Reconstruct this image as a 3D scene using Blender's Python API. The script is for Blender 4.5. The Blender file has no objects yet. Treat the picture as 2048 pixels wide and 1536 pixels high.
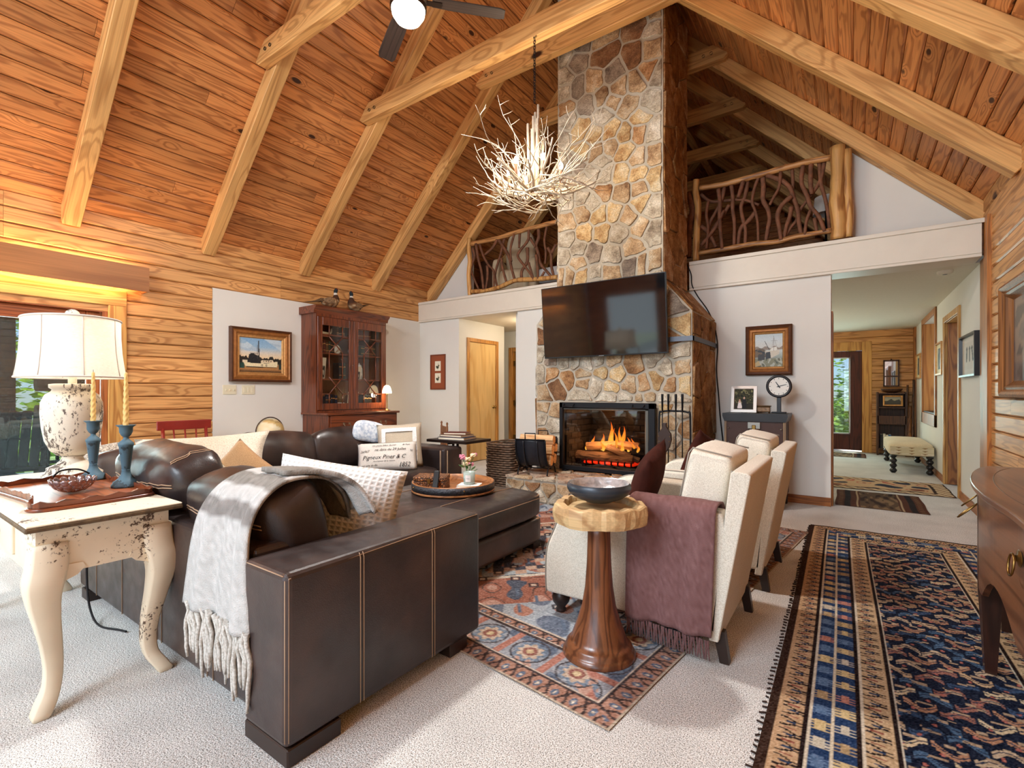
import bpy, bmesh, math, random
import numpy as np
from mathutils import Vector, Matrix
random.seed(7)
sc = bpy.context.scene
C = sc.collection
PI = math.pi
# ---------------------------------------------------------------- camera
HC, FPX, HY = 1.2, 2048 * 17 / 36, 786
YAW = math.radians(34.95)
cam = bpy.data.cameras.new('camera')
cam.lens = 17; cam.sensor_width = 36; cam.shift_y = 18 / 2048; cam.clip_start = 0.02; cam.clip_end = 200
co = bpy.data.objects.new('camera', cam); C.objects.link(co)
co.location = (0, 0, HC); co.rotation_euler = (PI / 2, 0, YAW)
sc.camera = co
# ---------------------------------------------------------------- world, sun, daylight
w = bpy.data.worlds.new('sky'); sc.world = w; w.use_nodes = True
wn = w.node_tree.nodes; wl = w.node_tree.links
sky = wn.new('ShaderNodeTexSky'); sky.sky_type = 'HOSEK_WILKIE'; sky.sun_direction = (-0.22, 0.30, 0.93); sky.turbidity = 3.0
wn['Background'].inputs['Strength'].default_value = 2.8
wl.new(sky.outputs[0], wn['Background'].inputs['Color'])
sun = bpy.data.lights.new('sun', 'SUN'); sun.energy = 8.0; sun.angle = 0.02; sun.color = (1, 0.95, 0.86)
so_ = bpy.data.objects.new('sun', sun); C.objects.link(so_); so_.rotation_euler = Vector((0.22, -0.30, -0.93)).to_track_quat('-Z', 'Y').to_euler()
def area(name, loc, rot, sx, sy, power, col):
    l = bpy.data.lights.new(name, 'AREA'); l.shape = 'RECTANGLE'; l.size = sx; l.size_y = sy
    l.energy = power; l.color = col
    o = bpy.data.objects.new(name, l); C.objects.link(o); o.location = loc; o.rotation_euler = rot
    return o
# daylight entering through the big glazed gable behind the camera and the porch door on the left
DAY = (0.78, 0.90, 1.0)
for x0, x1, z0, z1, e in ((-5.65, -4.25, 0.35, 2.35, 9), (-3.85, -2.25, 0.1, 2.35, 12), (-1.85, 0.85, 0.35, 2.35, 34)):
    area('window_daylight', ((x0 + x1) / 2, -3.26, (z0 + z1) / 2), (PI / 2, 0, 0), x1 - x0, z1 - z0, e, DAY)
for x0, x1, e in ((-4.5, -2.8, 95), (-2.45, -0.75, 175)):
    area('window_daylight', ((x0 + x1) / 2, -3.26, 3.8), (math.radians(58), 0, 0), x1 - x0, 1.6, e, DAY)
area('window_daylight', (-6.55, 0.6, 1.1), (PI / 2, 0, -PI / 2), 2.0, 1.6, 105, (0.80, 0.96, 1.0))
area('window_daylight', (-0.3, 12.3, 1.15), (PI / 2, 0, PI), 0.56, 1.5, 40, (0.85, 1.0, 0.95))
sc.view_settings.view_transform = 'Standard'; sc.view_settings.look = 'None'
sc.view_settings.gamma = 1; sc.view_settings.use_curve_mapping = False
sc.view_settings.exposure = 0.52
sc.cycles.use_denoising = True
sc.cycles.adaptive_threshold = 0.025
sc.cycles.max_bounces = 8; sc.cycles.diffuse_bounces = 5; sc.cycles.glossy_bounces = 4
sc.cycles.transmission_bounces = 6; sc.cycles.transparent_max_bounces = 8
sc.cycles.sample_clamp_indirect = 6; sc.cycles.caustics_reflective = False; sc.cycles.caustics_refractive = False
# ---------------------------------------------------------------- key planes of the room (metres)
XL, XR, YB, YG = -6.28, 1.04, 6.12, 6.40          # left wall, right wall, lower back wall, loft gable plane
CL, CR = 9.31, 4.06                               # ceiling: z = x + CL on the left, z = CR - x on the right
XRIDGE = (CR - CL) / 2
CS, SN = math.cos(YAW), math.sin(YAW)
def at(u, v, X=None, Y=None, Z=None):             # a point of the photograph on a known plane of the room
    a = (u - 1024) / FPX; b = (HY - v) / FPX
    r = Vector((-SN + a * CS, CS + a * SN, b))
    t = X / r.x if X is not None else Y / r.y if Y is not None else (Z - HC) / r.z
    return Vector((r.x * t, r.y * t, HC + r.z * t))
def lin(c):
    return tuple(((x / 255) / 12.92 if x / 255 <= 0.04045 else ((x / 255 + 0.055) / 1.055) ** 2.4) for x in c[:3]) + (1,)
# ---------------------------------------------------------------- mesh helpers
class B:
    def __init__(s): s.m = bmesh.new()
    def box(s, x0, x1, y0, y1, z0, z1, M=None):
        vs = [s.m.verts.new((x, y, z)) for x in (x0, x1) for y in (y0, y1) for z in (z0, z1)]
        for f in ((0, 1, 3, 2), (4, 6, 7, 5), (0, 4, 5, 1), (2, 3, 7, 6), (0, 2, 6, 4), (1, 5, 7, 3)):
            s.m.faces.new([vs[i] for i in f])
        if M is not None:
            for v in vs: v.co = M @ v.co
        return s
    def rbox(s, x0, x1, y0, y1, z0, z1, r=0.02, seg=3, M=None):
        t = B().box(x0, x1, y0, y1, z0, z1)
        bmesh.ops.recalc_face_normals(t.m, faces=t.m.faces)
        bmesh.ops.bevel(t.m, geom=t.m.edges[:], offset=r, segments=seg, profile=0.5, affect='EDGES', clamp_overlap=True)
        return s.add(t, M)
    def add(s, t, M=None):
        mp = {}
        for v in t.m.verts: mp[v] = s.m.verts.new(M @ v.co if M is not None else v.co)
        for f in t.m.faces:
            try:
                nf = s.m.faces.new([mp[v] for v in f.verts]); nf.smooth = f.smooth
            except ValueError: pass
        t.m.free(); return s
    def tube(s, pts, r, n=8, close=False, caps=True):
        pts = [Vector(p) for p in pts]; k = len(pts)
        rs = r if isinstance(r, (list, tuple)) else [r] * k
        rings = []; up = None
        for i, p in enumerate(pts):
            if close: d = pts[(i + 1) % k] - pts[i - 1]
            else: d = pts[min(i + 1, k - 1)] - pts[max(i - 1, 0)]
            if d.length < 1e-9: d = Vector((0, 0, 1))
            d.normalize()
            if up is None:
                up = Vector((0, 0, 1)) if abs(d.z) < 0.9 else Vector((1, 0, 0))
            a = d.cross(up)
            if a.length < 1e-6: a = d.orthogonal()
            a.normalize(); b = a.cross(d).normalized(); up = b
            rings.append([s.m.verts.new(p + a * (rs[i] * math.cos(2 * PI * j / n)) + b * (rs[i] * math.sin(2 * PI * j / n))) for j in range(n)])
        for i in range(k if close else k - 1):
            A, D = rings[i], rings[(i + 1) % k]
            for j in range(n):
                f = s.m.faces.new((A[j], A[(j + 1) % n], D[(j + 1) % n], D[j])); f.smooth = True
        if caps and not close:
            s.m.faces.new(rings[0][::-1]); s.m.faces.new(rings[-1])
        return s
    def lathe(s, prof, n=24, c=(0, 0, 0), sx=1, sy=1, M=None, smooth=True):
        rings = []
        for r, z in prof:
            if r < 1e-6: rings.append([s.m.verts.new((c[0], c[1], c[2] + z))])
            else: rings.append([s.m.verts.new((c[0] + sx * r * math.cos(2 * PI * j / n), c[1] + sy * r * math.sin(2 * PI * j / n), c[2] + z)) for j in range(n)])
        if M is not None:
            for R_ in rings:
                for v in R_: v.co = M @ v.co
        for A, D in zip(rings, rings[1:]):
            for j in range(n):
                q = [A[j % len(A)], A[(j + 1) % len(A)], D[(j + 1) % len(D)], D[j % len(D)]]
                q2 = []
                for v in q:
                    if v not in q2: q2.append(v)
                if len(q2) > 2:
                    try:
                        f = s.m.faces.new(q2); f.smooth = smooth
                    except ValueError: pass
        return s
    def prism(s, poly, a, b, ax='y', M=None):
        def P(p, t): return {'x': (t, p[0], p[1]), 'y': (p[0], t, p[1]), 'z': (p[0], p[1], t)}[ax]
        A = [s.m.verts.new(P(p, a)) for p in poly]; D = [s.m.verts.new(P(p, b)) for p in poly]
        if M is not None:
            for v in A + D: v.co = M @ v.co
        s.m.faces.new(A); s.m.faces.new(D[::-1])
        for i in range(len(poly)):
            j = (i + 1) % len(poly); s.m.faces.new((A[i], D[i], D[j], A[j]))
        return s
    def grid(s, nu, nv, f, smooth=True):
        g = [[s.m.verts.new(f(i / nu, j / nv)) for j in range(nv + 1)] for i in range(nu + 1)]
        for i in range(nu):
            for j in range(nv):
                q = s.m.faces.new((g[i][j], g[i + 1][j], g[i + 1][j + 1], g[i][j + 1])); q.smooth = smooth
        return s
    def ball(s, c, rx, ry=None, rz=None, n=12, m=8, M=None):
        ry = ry or rx; rz = rz or rx
        t = B().lathe([(math.sin(PI * i / m), -math.cos(PI * i / m)) for i in range(m + 1)], n)
        K = Matrix.Translation(c) @ Matrix.Diagonal((rx, ry, rz, 1))
        return s.add(t, (M @ K) if M is not None else K)
    def pillow(s, wd, ht, th, M=None, n=14, pinch=0.07, seed=0, e=0.55):   # knife-edge cushion in the local XZ plane, thickness along Y
        rnd = random.Random(seed); ph = [rnd.uniform(0, 6) for _ in range(4)]
        t = B()
        def f(sg):
            def q(u, v):
                x = 2 * u - 1; z = 2 * v - 1
                k = max(0.0, (1 - x * x) * (1 - z * z)) ** e
                bow = 1 - pinch * (1 - z * z) if True else 1
                bow2 = 1 - pinch * (1 - x * x)
                wob = 1 + 0.10 * math.sin(2.3 * x + ph[0]) * math.sin(2.1 * z + ph[1])
                return Vector((x * wd / 2 * bow, sg * k * th / 2 * wob, z * ht / 2 * bow2))
            return q
        t.grid(n, n, f(1)); t.grid(n, n, f(-1))
        bmesh.ops.remove_doubles(t.m, verts=t.m.verts, dist=1e-5)
        return s.add(t, M)
    def tf(s, M):
        for v in s.m.verts: v.co = M @ v.co
        return s
def O(name, b, mat=None, parent=None, smooth=None, loc=None, M=None, keep=False):
    me = bpy.data.meshes.new(name)
    bmesh.ops.recalc_face_normals(b.m, faces=b.m.faces)
    if smooth is not None:
        for f in b.m.faces: f.smooth = smooth
    b.m.to_mesh(me); b.m.free()
    if mat is not None: me.materials.append(mat)
    return L(name, me, parent, loc, M)
def L(name, me, parent=None, loc=None, M=None):
    o = bpy.data.objects.new(name, me); C.objects.link(o)
    if parent is not None: o.parent = parent
    if M is not None: o.matrix_local = M
    elif loc is not None: o.location = loc
    return o
def T(name, label, cat, loc=(0, 0, 0), rz=0, group=None):
    o = bpy.data.objects.new(name, None); C.objects.link(o); o.empty_display_size = 0.1
    o.location = loc; o.rotation_euler = (0, 0, rz); return tag(o, label, cat, group)
def tag(o, label, cat, group=None):
    o['label'] = label; o['category'] = cat
    if group: o['group'] = group
    return o
def S(o): o['kind'] = 'structure'; return o
def bevel(o, wd=0.004, seg=2):
    m = o.modifiers.new('edge', 'BEVEL'); m.width = wd; m.segments = seg; m.limit_method = 'ANGLE'; return o
def subsurf(o, n=1):
    m = o.modifiers.new('smooth', 'SUBSURF'); m.levels = n; m.render_levels = n; return o
def Rx(a): return Matrix.Rotation(a, 4, 'X')
def Ry(a): return Matrix.Rotation(a, 4, 'Y')
def Rz(a): return Matrix.Rotation(a, 4, 'Z')
def Tr(x, y, z): return Matrix.Translation((x, y, z))
def smoothpath(pts, n=6):
    P = [Vector(p) for p in pts]; out = []
    for i in range(len(P) - 1):
        a, b, c, d = P[max(i - 1, 0)], P[i], P[i + 1], P[min(i + 2, len(P) - 1)]
        for k in range(n):
            t = k / n
            out.append(0.5 * ((2 * b) + (-a + c) * t + (2 * a - 5 * b + 4 * c - d) * t * t + (-a + 3 * b - 3 * c + d) * t ** 3))
    return out + [P[-1]]
# ---------------------------------------------------------------- materials
class G:
    def __init__(s, name):
        s.mat = bpy.data.materials.new(name); s.mat.use_nodes = True
        s.t = s.mat.node_tree; s.b = s.t.nodes['Principled BSDF']
    def n(s, typ, ins=None, **props):
        nd = s.t.nodes.new('ShaderNode' + typ)
        for k, v in props.items(): setattr(nd, k, v)
        for k, v in (ins or {}).items():
            if hasattr(v, 'is_output'): s.t.links.new(v, nd.inputs[k])
            elif hasattr(v, 'outputs'): s.t.links.new(v.outputs[0], nd.inputs[k])
            else: nd.inputs[k].default_value = v
        return nd
    def set(s, **kw):
        for k, v in kw.items():
            k = k.replace('_', ' ')
            if hasattr(v, 'is_output'): s.t.links.new(v, s.b.inputs[k])
            elif hasattr(v, 'outputs'): s.t.links.new(v.outputs[0], s.b.inputs[k])
            else: s.b.inputs[k].default_value = v
        return s
    def math(s, op, a, b=0.0, c=None):
        d = {0: a, 1: b}
        if c is not None: d[2] = c
        return s.n('Math', d, operation=op)
    def ramp(s, fac, stops):
        r = s.n('ValToRGB', {'Fac': fac}); cr = r.color_ramp
        while len(cr.elements) < len(stops): cr.elements.new(0.5)
        for e, (p, c) in zip(cr.elements, stops): e.position = p; e.color = c
        return r
    def mix(s, fac, a, b, mode='MIX'):
        return s.n('Mix', {0: fac, 6: a, 7: b}, data_type='RGBA', blend_type=mode).outputs[2]
    def bump(s, h, k=0.3, d=0.01):
        return s.n('Bump', {'Height': h, 'Strength': k, 'Distance': d})
_mc = {}
def plain(name, c, rough=0.6, metal=0.0, spec=0.4, coat=0.0, var=0.0, scale=8.0, bump=0.0, alpha=None, sheen=0.0):
    if name in _mc: return _mc[name]
    g = G(name); col = lin(c)
    g.set(Base_Color=col, Roughness=rough, Metallic=metal, Specular_IOR_Level=spec, Coat_Weight=coat, Sheen_Weight=sheen)
    if var or bump:
        tc = g.n('TexCoord'); nz = g.n('TexNoise', {'Vector': tc.outputs['Object'], 'Scale': scale, 'Detail': 5, 'Roughness': 0.6})
        if var:
            r = g.n('MapRange', {0: nz.outputs[0], 1: 0.3, 2: 0.7, 3: 1 - var, 4: 1 + var})
            g.set(Base_Color=g.n('VectorMath', {0: col[:3], 1: r.outputs[0]}, operation='MULTIPLY').outputs[0])
        if bump: g.set(Normal=g.bump(nz.outputs[0], bump))
    _mc[name] = g.mat; return g.mat
def emit(name, c, strength, base=None):
    if name in _mc: return _mc[name]
    g = G(name); g.set(Base_Color=lin(base or c), Emission_Color=lin(c), Emission_Strength=strength); _mc[name] = g.mat; return g.mat
def glass(name, c=(235, 245, 245), rough=0.0, alpha=0.12):
    if name in _mc: return _mc[name]
    g = G(name); tr = g.n('BsdfTransparent', {'Color': lin(c)}); gl = g.n('BsdfGlossy', {'Roughness': rough, 'Color': (1, 1, 1, 1)})
    fr = g.n('LayerWeight', {'Blend': 0.25}); mr = g.n('MapRange', {0: fr.outputs['Fresnel'], 3: alpha * 0.5, 4: min(1, alpha * 4)})
    mx = g.n('MixShader', {0: mr.outputs[0], 1: tr.outputs[0], 2: gl.outputs[0]})
    g.t.links.new(mx.outputs[0], g.t.nodes['Material Output'].inputs[0]); _mc[name] = g.mat; return g.mat
def wood(name, c1, c2, axis='y', rings=9.0, knots=0.0, rough=0.45, coat=0.0, along=0.35, across=5.0, var=0.25, bump=0.15, spec=0.4, knotc=(58, 28, 14), ring=0.85, kmax=0.085):
    """flat-sawn grain: contour lines of a stretched noise field, wrapped round knots, plus fine fibre; varies per object"""
    if name in _mc: return _mc[name]
    g = G(name); tc = g.n('TexCoord'); oi = g.n('ObjectInfo')
    off = g.n('CombineXYZ', {0: g.math('MULTIPLY', oi.outputs['Random'], 37.0), 1: g.math('MULTIPLY', oi.outputs['Random'], 91.0), 2: g.math('MULTIPLY', oi.outputs['Random'], 53.0)})
    p = g.n('VectorMath', {0: tc.outputs['Object'], 1: off}, operation='ADD')
    sc_ = {'x': (along, across, across), 'y': (across, along, across), 'z': (across, across, along)}[axis]
    st = g.n('VectorMath', {0: p, 1: sc_}, operation='MULTIPLY')
    nz = g.n('TexNoise', {'Vector': st, 'Scale': 1.0, 'Detail': 2.0, 'Roughness': 0.45, 'Distortion': 0.3})
    h = nz.outputs[0]
    if knots:
        ks = {'x': (1.0, 2.2, 2.2), 'y': (2.2, 1.0, 2.2), 'z': (2.2, 2.2, 1.0)}[axis]
        kv = g.n('VectorMath', {0: p, 1: ks}, operation='MULTIPLY')
        vo = g.n('TexVoronoi', {'Vector': kv, 'Scale': knots, 'Randomness': 1.0})
        d = vo.outputs['Distance']
        kf = g.n('MapRange', {0: d, 1: 0.0, 2: 0.35, 3: 0.32, 4: 0.0}, interpolation_type='SMOOTHSTEP')
        h = g.math('ADD', h, kf.outputs[0])
    sn = g.math('SINE', g.math('MULTIPLY', h, rings * 6.28))
    ln = g.n('MapRange', {0: sn, 1: -0.1, 2: 1.0, 3: 0.0, 4: 1.0})
    fs = {'x': (2, 130, 130), 'y': (130, 2, 130), 'z': (130, 130, 2)}[axis]
    fv = g.n('VectorMath', {0: p, 1: fs}, operation='MULTIPLY')
    fib = g.n('TexNoise', {'Vector': fv, 'Scale': 1.0, 'Detail': 2.0})
    col = g.mix(g.math('MULTIPLY', ln, ring), lin(c1), lin(c2))
    fm = g.n('MapRange', {0: fib.outputs[0], 1: 0.3, 2: 0.7, 3: 0.86, 4: 1.1})
    vr = g.n('MapRange', {0: oi.outputs['Random'], 3: 1 - var, 4: 1 + var * 0.6})
    big = g.n('TexNoise', {'Vector': p, 'Scale': 1.3, 'Detail': 1.0}); bg = g.n('MapRange', {0: big.outputs[0], 1: 0.3, 2: 0.7, 3: 0.88, 4: 1.1})
    k = g.math('MULTIPLY', g.math('MULTIPLY', fm, vr), bg)
    col = g.n('VectorMath', {0: col, 1: k}, operation='MULTIPLY').outputs[0]
    if knots:
        cut = g.n('MapRange', {0: g.n('SeparateColor', {0: vo.outputs['Color']}).outputs[0], 3: 0.0, 4: kmax})
        kk = g.math('SUBTRACT', cut, d); kn = g.n('MapRange', {0: kk, 1: -0.015, 2: 0.02, 3: 0.0, 4: 1.0})
        col = g.mix(kn, col, lin(knotc))
    g.set(Base_Color=col, Roughness=rough, Coat_Weight=coat, Coat_Roughness=0.2, Specular_IOR_Level=spec)
    if bump: g.set(Normal=g.bump(g.math('ADD', g.math('MULTIPLY', fib, 0.6), g.math('MULTIPLY', ln, -0.4)), bump, 0.003))
    _mc[name] = g.mat; return g.mat
def vcol(name, rough=0.8, bump=0.0, scale=300.0, spec=0.2, coat=0.0):
    if name in _mc: return _mc[name]
    g = G(name); a = g.n('VertexColor', layer_name='Col'); g.set(Base_Color=a.outputs[0], Roughness=rough, Specular_IOR_Level=spec, Coat_Weight=coat)
    if bump:
        tc = g.n('TexCoord'); nz = g.n('TexNoise', {'Vector': tc.outputs['Object'], 'Scale': scale, 'Detail': 2}); g.set(Normal=g.bump(nz.outputs[0], bump, 0.004))
    _mc[name] = g.mat; return g.mat
def picture_mesh(name, nx, ny, posf, colf, mat, parent=None, M=None):
    """a flat printed/woven surface: a grid whose points carry colours; posf(u,v)->xyz arrays, colf(u,v)->rgb 0-255 array"""
    u, v = np.meshgrid(np.linspace(0, 1, nx + 1), np.linspace(0, 1, ny + 1), indexing='xy')
    P = posf(u, v); rgb = colf(u, v).astype(float) / 255
    rgb = np.where(rgb <= 0.04045, rgb / 12.92, ((rgb + 0.055) / 1.055) ** 2.4)
    n = (nx + 1) * (ny + 1)
    idx = np.arange(n).reshape(ny + 1, nx + 1)
    F = np.stack([idx[:-1, :-1], idx[:-1, 1:], idx[1:, 1:], idx[1:, :-1]], -1).reshape(-1, 4)
    me = bpy.data.meshes.new(name); me.vertices.add(n); me.vertices.foreach_set('co', np.stack(P, -1).reshape(-1).astype(np.float32))
    me.loops.add(F.size); me.loops.foreach_set('vertex_index', F.reshape(-1).astype(np.int32))
    me.polygons.add(len(F)); me.polygons.foreach_set('loop_start', np.arange(0, F.size, 4, dtype=np.int32))
    me.update(calc_edges=True); me.validate()
    ca = me.color_attributes.new('Col', 'FLOAT_COLOR', 'POINT')
    ca.data.foreach_set('color', np.concatenate([rgb.reshape(-1, 3), np.ones((n, 1))], 1).reshape(-1).astype(np.float32))
    me.materials.append(mat); me.polygons.foreach_set('use_smooth', [True] * len(me.polygons))
    return L(name, me, parent, M=M)
# ================================================================ THE SETTING
PINE = wood('pine_ceiling', (206, 138, 80), (136, 72, 34), 'y', rings=9, knots=2.3, var=0.18, across=8.0, along=0.75, rough=0.42, ring=0.6, kmax=0.15)
PINEW = wood('pine_log_siding', (214, 158, 98), (152, 94, 48), 'y', rings=8, knots=1.4, var=0.16, across=8, along=0.7, rough=0.45, ring=0.6, kmax=0.15)
PINEX = wood('pine_siding_crosswise', (200, 136, 74), (140, 80, 34), 'x', rings=7, knots=1.0, var=0.18, across=7.5, along=0.5)
BEAM = wood('pine_beam', (220, 168, 104), (168, 112, 56), 'y', rings=7, knots=1.0, var=0.1, across=7, along=0.5, rough=0.5, ring=0.6, kmax=0.12)
CASE = wood('pine_casing', (214, 160, 88), (172, 112, 54), 'z', rings=6, var=0.1, across=9, along=0.6)
CASEY = wood('pine_casing_level', (222, 176, 104), (186, 130, 66), 'y', rings=6, var=0.1, across=9, along=0.6)
TRIMW = wood('oak_trim', (176, 112, 54), (126, 74, 32), 'z', rings=8, var=0.1, across=12, along=0.8)
TRIMX = wood('oak_trim_level', (170, 104, 50), (124, 70, 30), 'x', rings=8, var=0.1, across=12, along=0.8)
TRIMY = wood('oak_trim_deep', (170, 104, 50), (124, 70, 30), 'y', rings=8, var=0.1, across=12, along=0.8)
PAINT = plain('warm_white_paint', (222, 218, 210), 0.75, var=0.02, scale=2.0, spec=0.25)
PAINTC = plain('hall_ceiling_paint', (218, 208, 190), 0.85, var=0.03, scale=40, bump=0.15, spec=0.2)
FASC = plain('cream_painted_board', (222, 212, 196), 0.5, var=0.03, scale=5)
def carpet():
    g = G('beige_carpet'); tc = g.n('TexCoord')
    a = g.n('TexNoise', {'Vector': tc.outputs['Object'], 'Scale': 230.0, 'Detail': 2, 'Roughness': 0.6})
    b = g.n('TexNoise', {'Vector': tc.outputs['Object'], 'Scale': 3.2, 'Detail': 3})
    d = g.n('TexVoronoi', {'Vector': tc.outputs['Object'], 'Scale': 120.0})
    c = g.ramp(a.outputs[0], [(0.36, lin((96, 90, 84))), (0.47, lin((202, 198, 191))), (0.62, lin((244, 242, 240)))])
    k = g.n('MapRange', {0: b.outputs[0], 1: 0.3, 2: 0.7, 3: 0.86, 4: 1.08})
    col = g.n('VectorMath', {0: c.outputs[0], 1: k.outputs[0]}, operation='MULTIPLY').outputs[0]
    g.set(Base_Color=col, Roughness=0.95, Specular_IOR_Level=0.1, Sheen_Weight=0.2)
    g.set(Normal=g.bump(g.math('ADD', a, g.math('MULTIPLY', d.outputs[0], -0.6)), 0.5, 0.008)); return g.mat
S(O('floor', B().box(-8.2, 1.6, -3.3, 12.6, -0.12, 0), carpet()))
def board(w_, l_, th, r=0.012):                   # a plank lying along Y with eased long edges; face towards +Z
    p = [(-w_ / 2, 0), (w_ / 2, 0), (w_ / 2, th - r), (w_ / 2 - r, th), (-w_ / 2 + r, th), (-w_ / 2, th - r)]
    b = B().prism(p, 0, l_, 'y'); me = bpy.data.meshes.new('plank')
    bmesh.ops.recalc_face_normals(b.m, faces=b.m.faces); b.m.to_mesh(me); b.m.free(); return me
_bm = {}
def plank(parent, M, w_, l_, th, mat, name='plank'):
    k = (round(w_, 3), round(l_, 2), th, mat.name)
    if k not in _bm:
        me = board(w_, l_, th); me.materials.append(mat); _bm[k] = me
    return L(name, _bm[k], parent, M=M)
BW = 0.145
# ---- ceiling: two slopes at 45 degrees, boards along Y, rafters, tie beams
def roofslab():
    b = B(); t = 0.10
    for sg in (-1, 1):
        c = CL if sg < 0 else CR
        xw = XL - 0.4 if sg < 0 else XR + 0.4
        z0 = xw + CL if sg < 0 else CR - xw
        zr = XRIDGE + CL
        o = 0.035
        b.prism([(xw, z0 + o), (XRIDGE, zr + o), (XRIDGE, zr + t + o), (xw, z0 + t + o)], -3.4, 12.7, 'y')
    return b
ceil = S(O('ceiling', roofslab(), plain('roof_deck_shadow', (90, 52, 24), 0.8)))
rnd = random.Random(3)
LENS = (2.4, 3.2, 4.0, 4.8)
SL = (XRIDGE - XL) * math.sqrt(2)
nrow = int(SL / BW) + 1
for sg in (-1, 1):
    for r in range(nrow):
        s_ = (r + 0.5) * BW
        x = XL + s_ / math.sqrt(2) if sg < 0 else XR - s_ / math.sqrt(2)
        z = x + CL if sg < 0 else CR - x
        nrm = Vector((1, 0, -1)).normalized() if sg < 0 else Vector((-1, 0, -1)).normalized()
        ya = Vector((0, 1, 0)); xa = ya.cross(nrm)
        y = -3.3 - rnd.uniform(0, 2.0)
        while y < 12.4:
            l_ = rnd.choice(LENS)
            M = Matrix((xa, ya, nrm)).transposed().to_4x4(); M.translation = Vector((x, y, z)) - nrm * 0.022
            if y + l_ > -3.3: plank(ceil, M, BW - 0.006, l_ - 0.003, 0.022, PINE)
            y += l_
def beam(name, parent, p0, p1, wd, dp, mat, up=(0, 0, 1), poly=None):
    p0 = Vector(p0); p1 = Vector(p1); d = p1 - p0; l_ = d.length; d.normalize(); up = Vector(up)
    xa = d.cross(up).normalized(); za = xa.cross(d)
    M = Matrix((xa, d, za)).transposed().to_4x4(); M.translation = p0
    b = B().rbox(-wd / 2, wd / 2, 0, l_, -dp, 0, 0.006, 1)
    return O(name, b, mat, parent, M=M)
RAF = [6.30 + 1.24 * k for k in range(-7, 5)]
RW, RD = 0.14, 0.16
for y in RAF:
    for sg in (-1, 1):
        xw = XL + 0.02 if sg < 0 else XR - 0.02
        # tail is cut plumb at the wall: extend the beam outward, buried in the wall
        e = 0.16 / math.sqrt(2)
        xo = xw - 0.10 if sg < 0 else xw + 0.10
        zo = xo + CL if sg < 0 else CR - xo
        beam('rafter', ceil, (xo, y + RW / 2, zo), (XRIDGE - sg * 0.0, y + RW / 2, XRIDGE + CL), RW, RD, BEAM, up=(-sg * -1, 0, 1) if sg < 0 else (1, 0, 1))
O('ridge_beam', B().box(-0.07, 0.07, -3.3, 12.4, -0.42, -0.10), BEAM, ceil, loc=(XRIDGE, 0, XRIDGE + CL))
BOLT = plain('dark_wood_plug', (44, 26, 16), 0.5)
for y in RAF:
    zb, zt = (4.44, 4.64) if y < 4.5 else (5.22, 5.42)
    if y < -0.2: continue
    M = Tr(XRIDGE, y - 0.055, zb); h = zt - zb
    xa, xb = zb + 0.02 - CL - XRIDGE, CR - zb - 0.02 - XRIDGE
    # local Y along the tie
    b = B().prism([(xa + 0.06, 0), (xb - 0.06, 0), (xb - 0.0, 0.05), (xb - h + 0.02, h), (xa + h - 0.02, h), (xa, 0.05)], -0.05, 0.05, 'y')
    b.tf(Rz(PI / 2)); t = O('tie_beam', b, BEAM, ceil, M=M @ Rz(-PI / 2)); bevel(t, 0.005, 1)
    for sx in (xa + 0.20, xa + 0.29, xb - 0.20, xb - 0.29):
        O('bolt', B().lathe([(0, -0.004), (0.018, -0.004), (0.018, 0.01)], 10, M=Rx(PI / 2)), BOLT, t, M=Rz(PI / 2) @ Tr(sx, -0.05, 0.10))
# ---- left wall: white plaster panel, log siding, porch door opening
ZS = 21 * BW                                       # top of the wall boards
wl_ = B()
wl_.box(XL - 0.18, XL - 0.02, -3.3, -0.45, 0, 3.2); wl_.box(XL - 0.18, XL - 0.02, -0.45, 1.70, 2.11, 3.2); wl_.box(XL - 0.18, XL - 0.02, 1.70, YB + 0.2, 0, 3.2)
wall_l = S(O('wall_left', wl_, plain('wall_backing', (120, 76, 40), 0.8)))
O('plaster_panel', B().box(XL - 0.02, XL + 0.004, 2.70, YB + 0.01, 0, 17 * BW), PAINT, wall_l)
def wallrow(parent, X, face, y0, y1, z, mat, wd=BW):
    nrm = Vector((face, 0, 0)); ya = Vector((0, 1, 0)); xa = ya.cross(nrm)
    y = y0
    while y < y1 - 0.05:
        l_ = min(rnd.choice((2.6, 3.4, 4.2)), y1 - y)
        if y1 - y - l_ < 0.5: l_ = y1 - y
        M = Matrix((xa, ya, nrm)).transposed().to_4x4(); M.translation = Vector((X - face * 0.024, y, z))
        plank(parent, M, wd - 0.006, l_ - 0.002, 0.030, mat)
        y += l_
for r in range(21):
    z = (r + 0.5) * BW
    if r < 14:
        wallrow(wall_l, XL, 1, -3.25, -0.58, z, PINEW); wallrow(wall_l, XL, 1, 1.80, 2.70, z, PINEW)
    elif r < 17:
        wallrow(wall_l, XL, 1, -3.25, 2.70, z, PINEW)
    else: wallrow(wall_l, XL, 1, -3.25, YB + (0.26 if r > 18 else 0.0), z, PINEW)
# ---- right wall
wr = B().box(XR + 0.02, XR + 0.18, -3.3, 6.02, 0, 3.2)
wall_r = S(O('wall_right', wr, plain('wall_backing', (120, 76, 40), 0.8)))
for r in range(21): wallrow(wall_r, XR, -1, -3.25, 6.0 if r < 19 else 6.30, (r + 0.5) * BW, PINEW)
S(O('trim_1', B().box(XR - 0.035, XR + 0.06, 5.98, 6.12, 0, 2.80), TRIMW))
S(O('trim_2', B().box(XR - 0.02, XR + 0.05, 6.12, 6.36, 0, 2.46), TRIMW))
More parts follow.
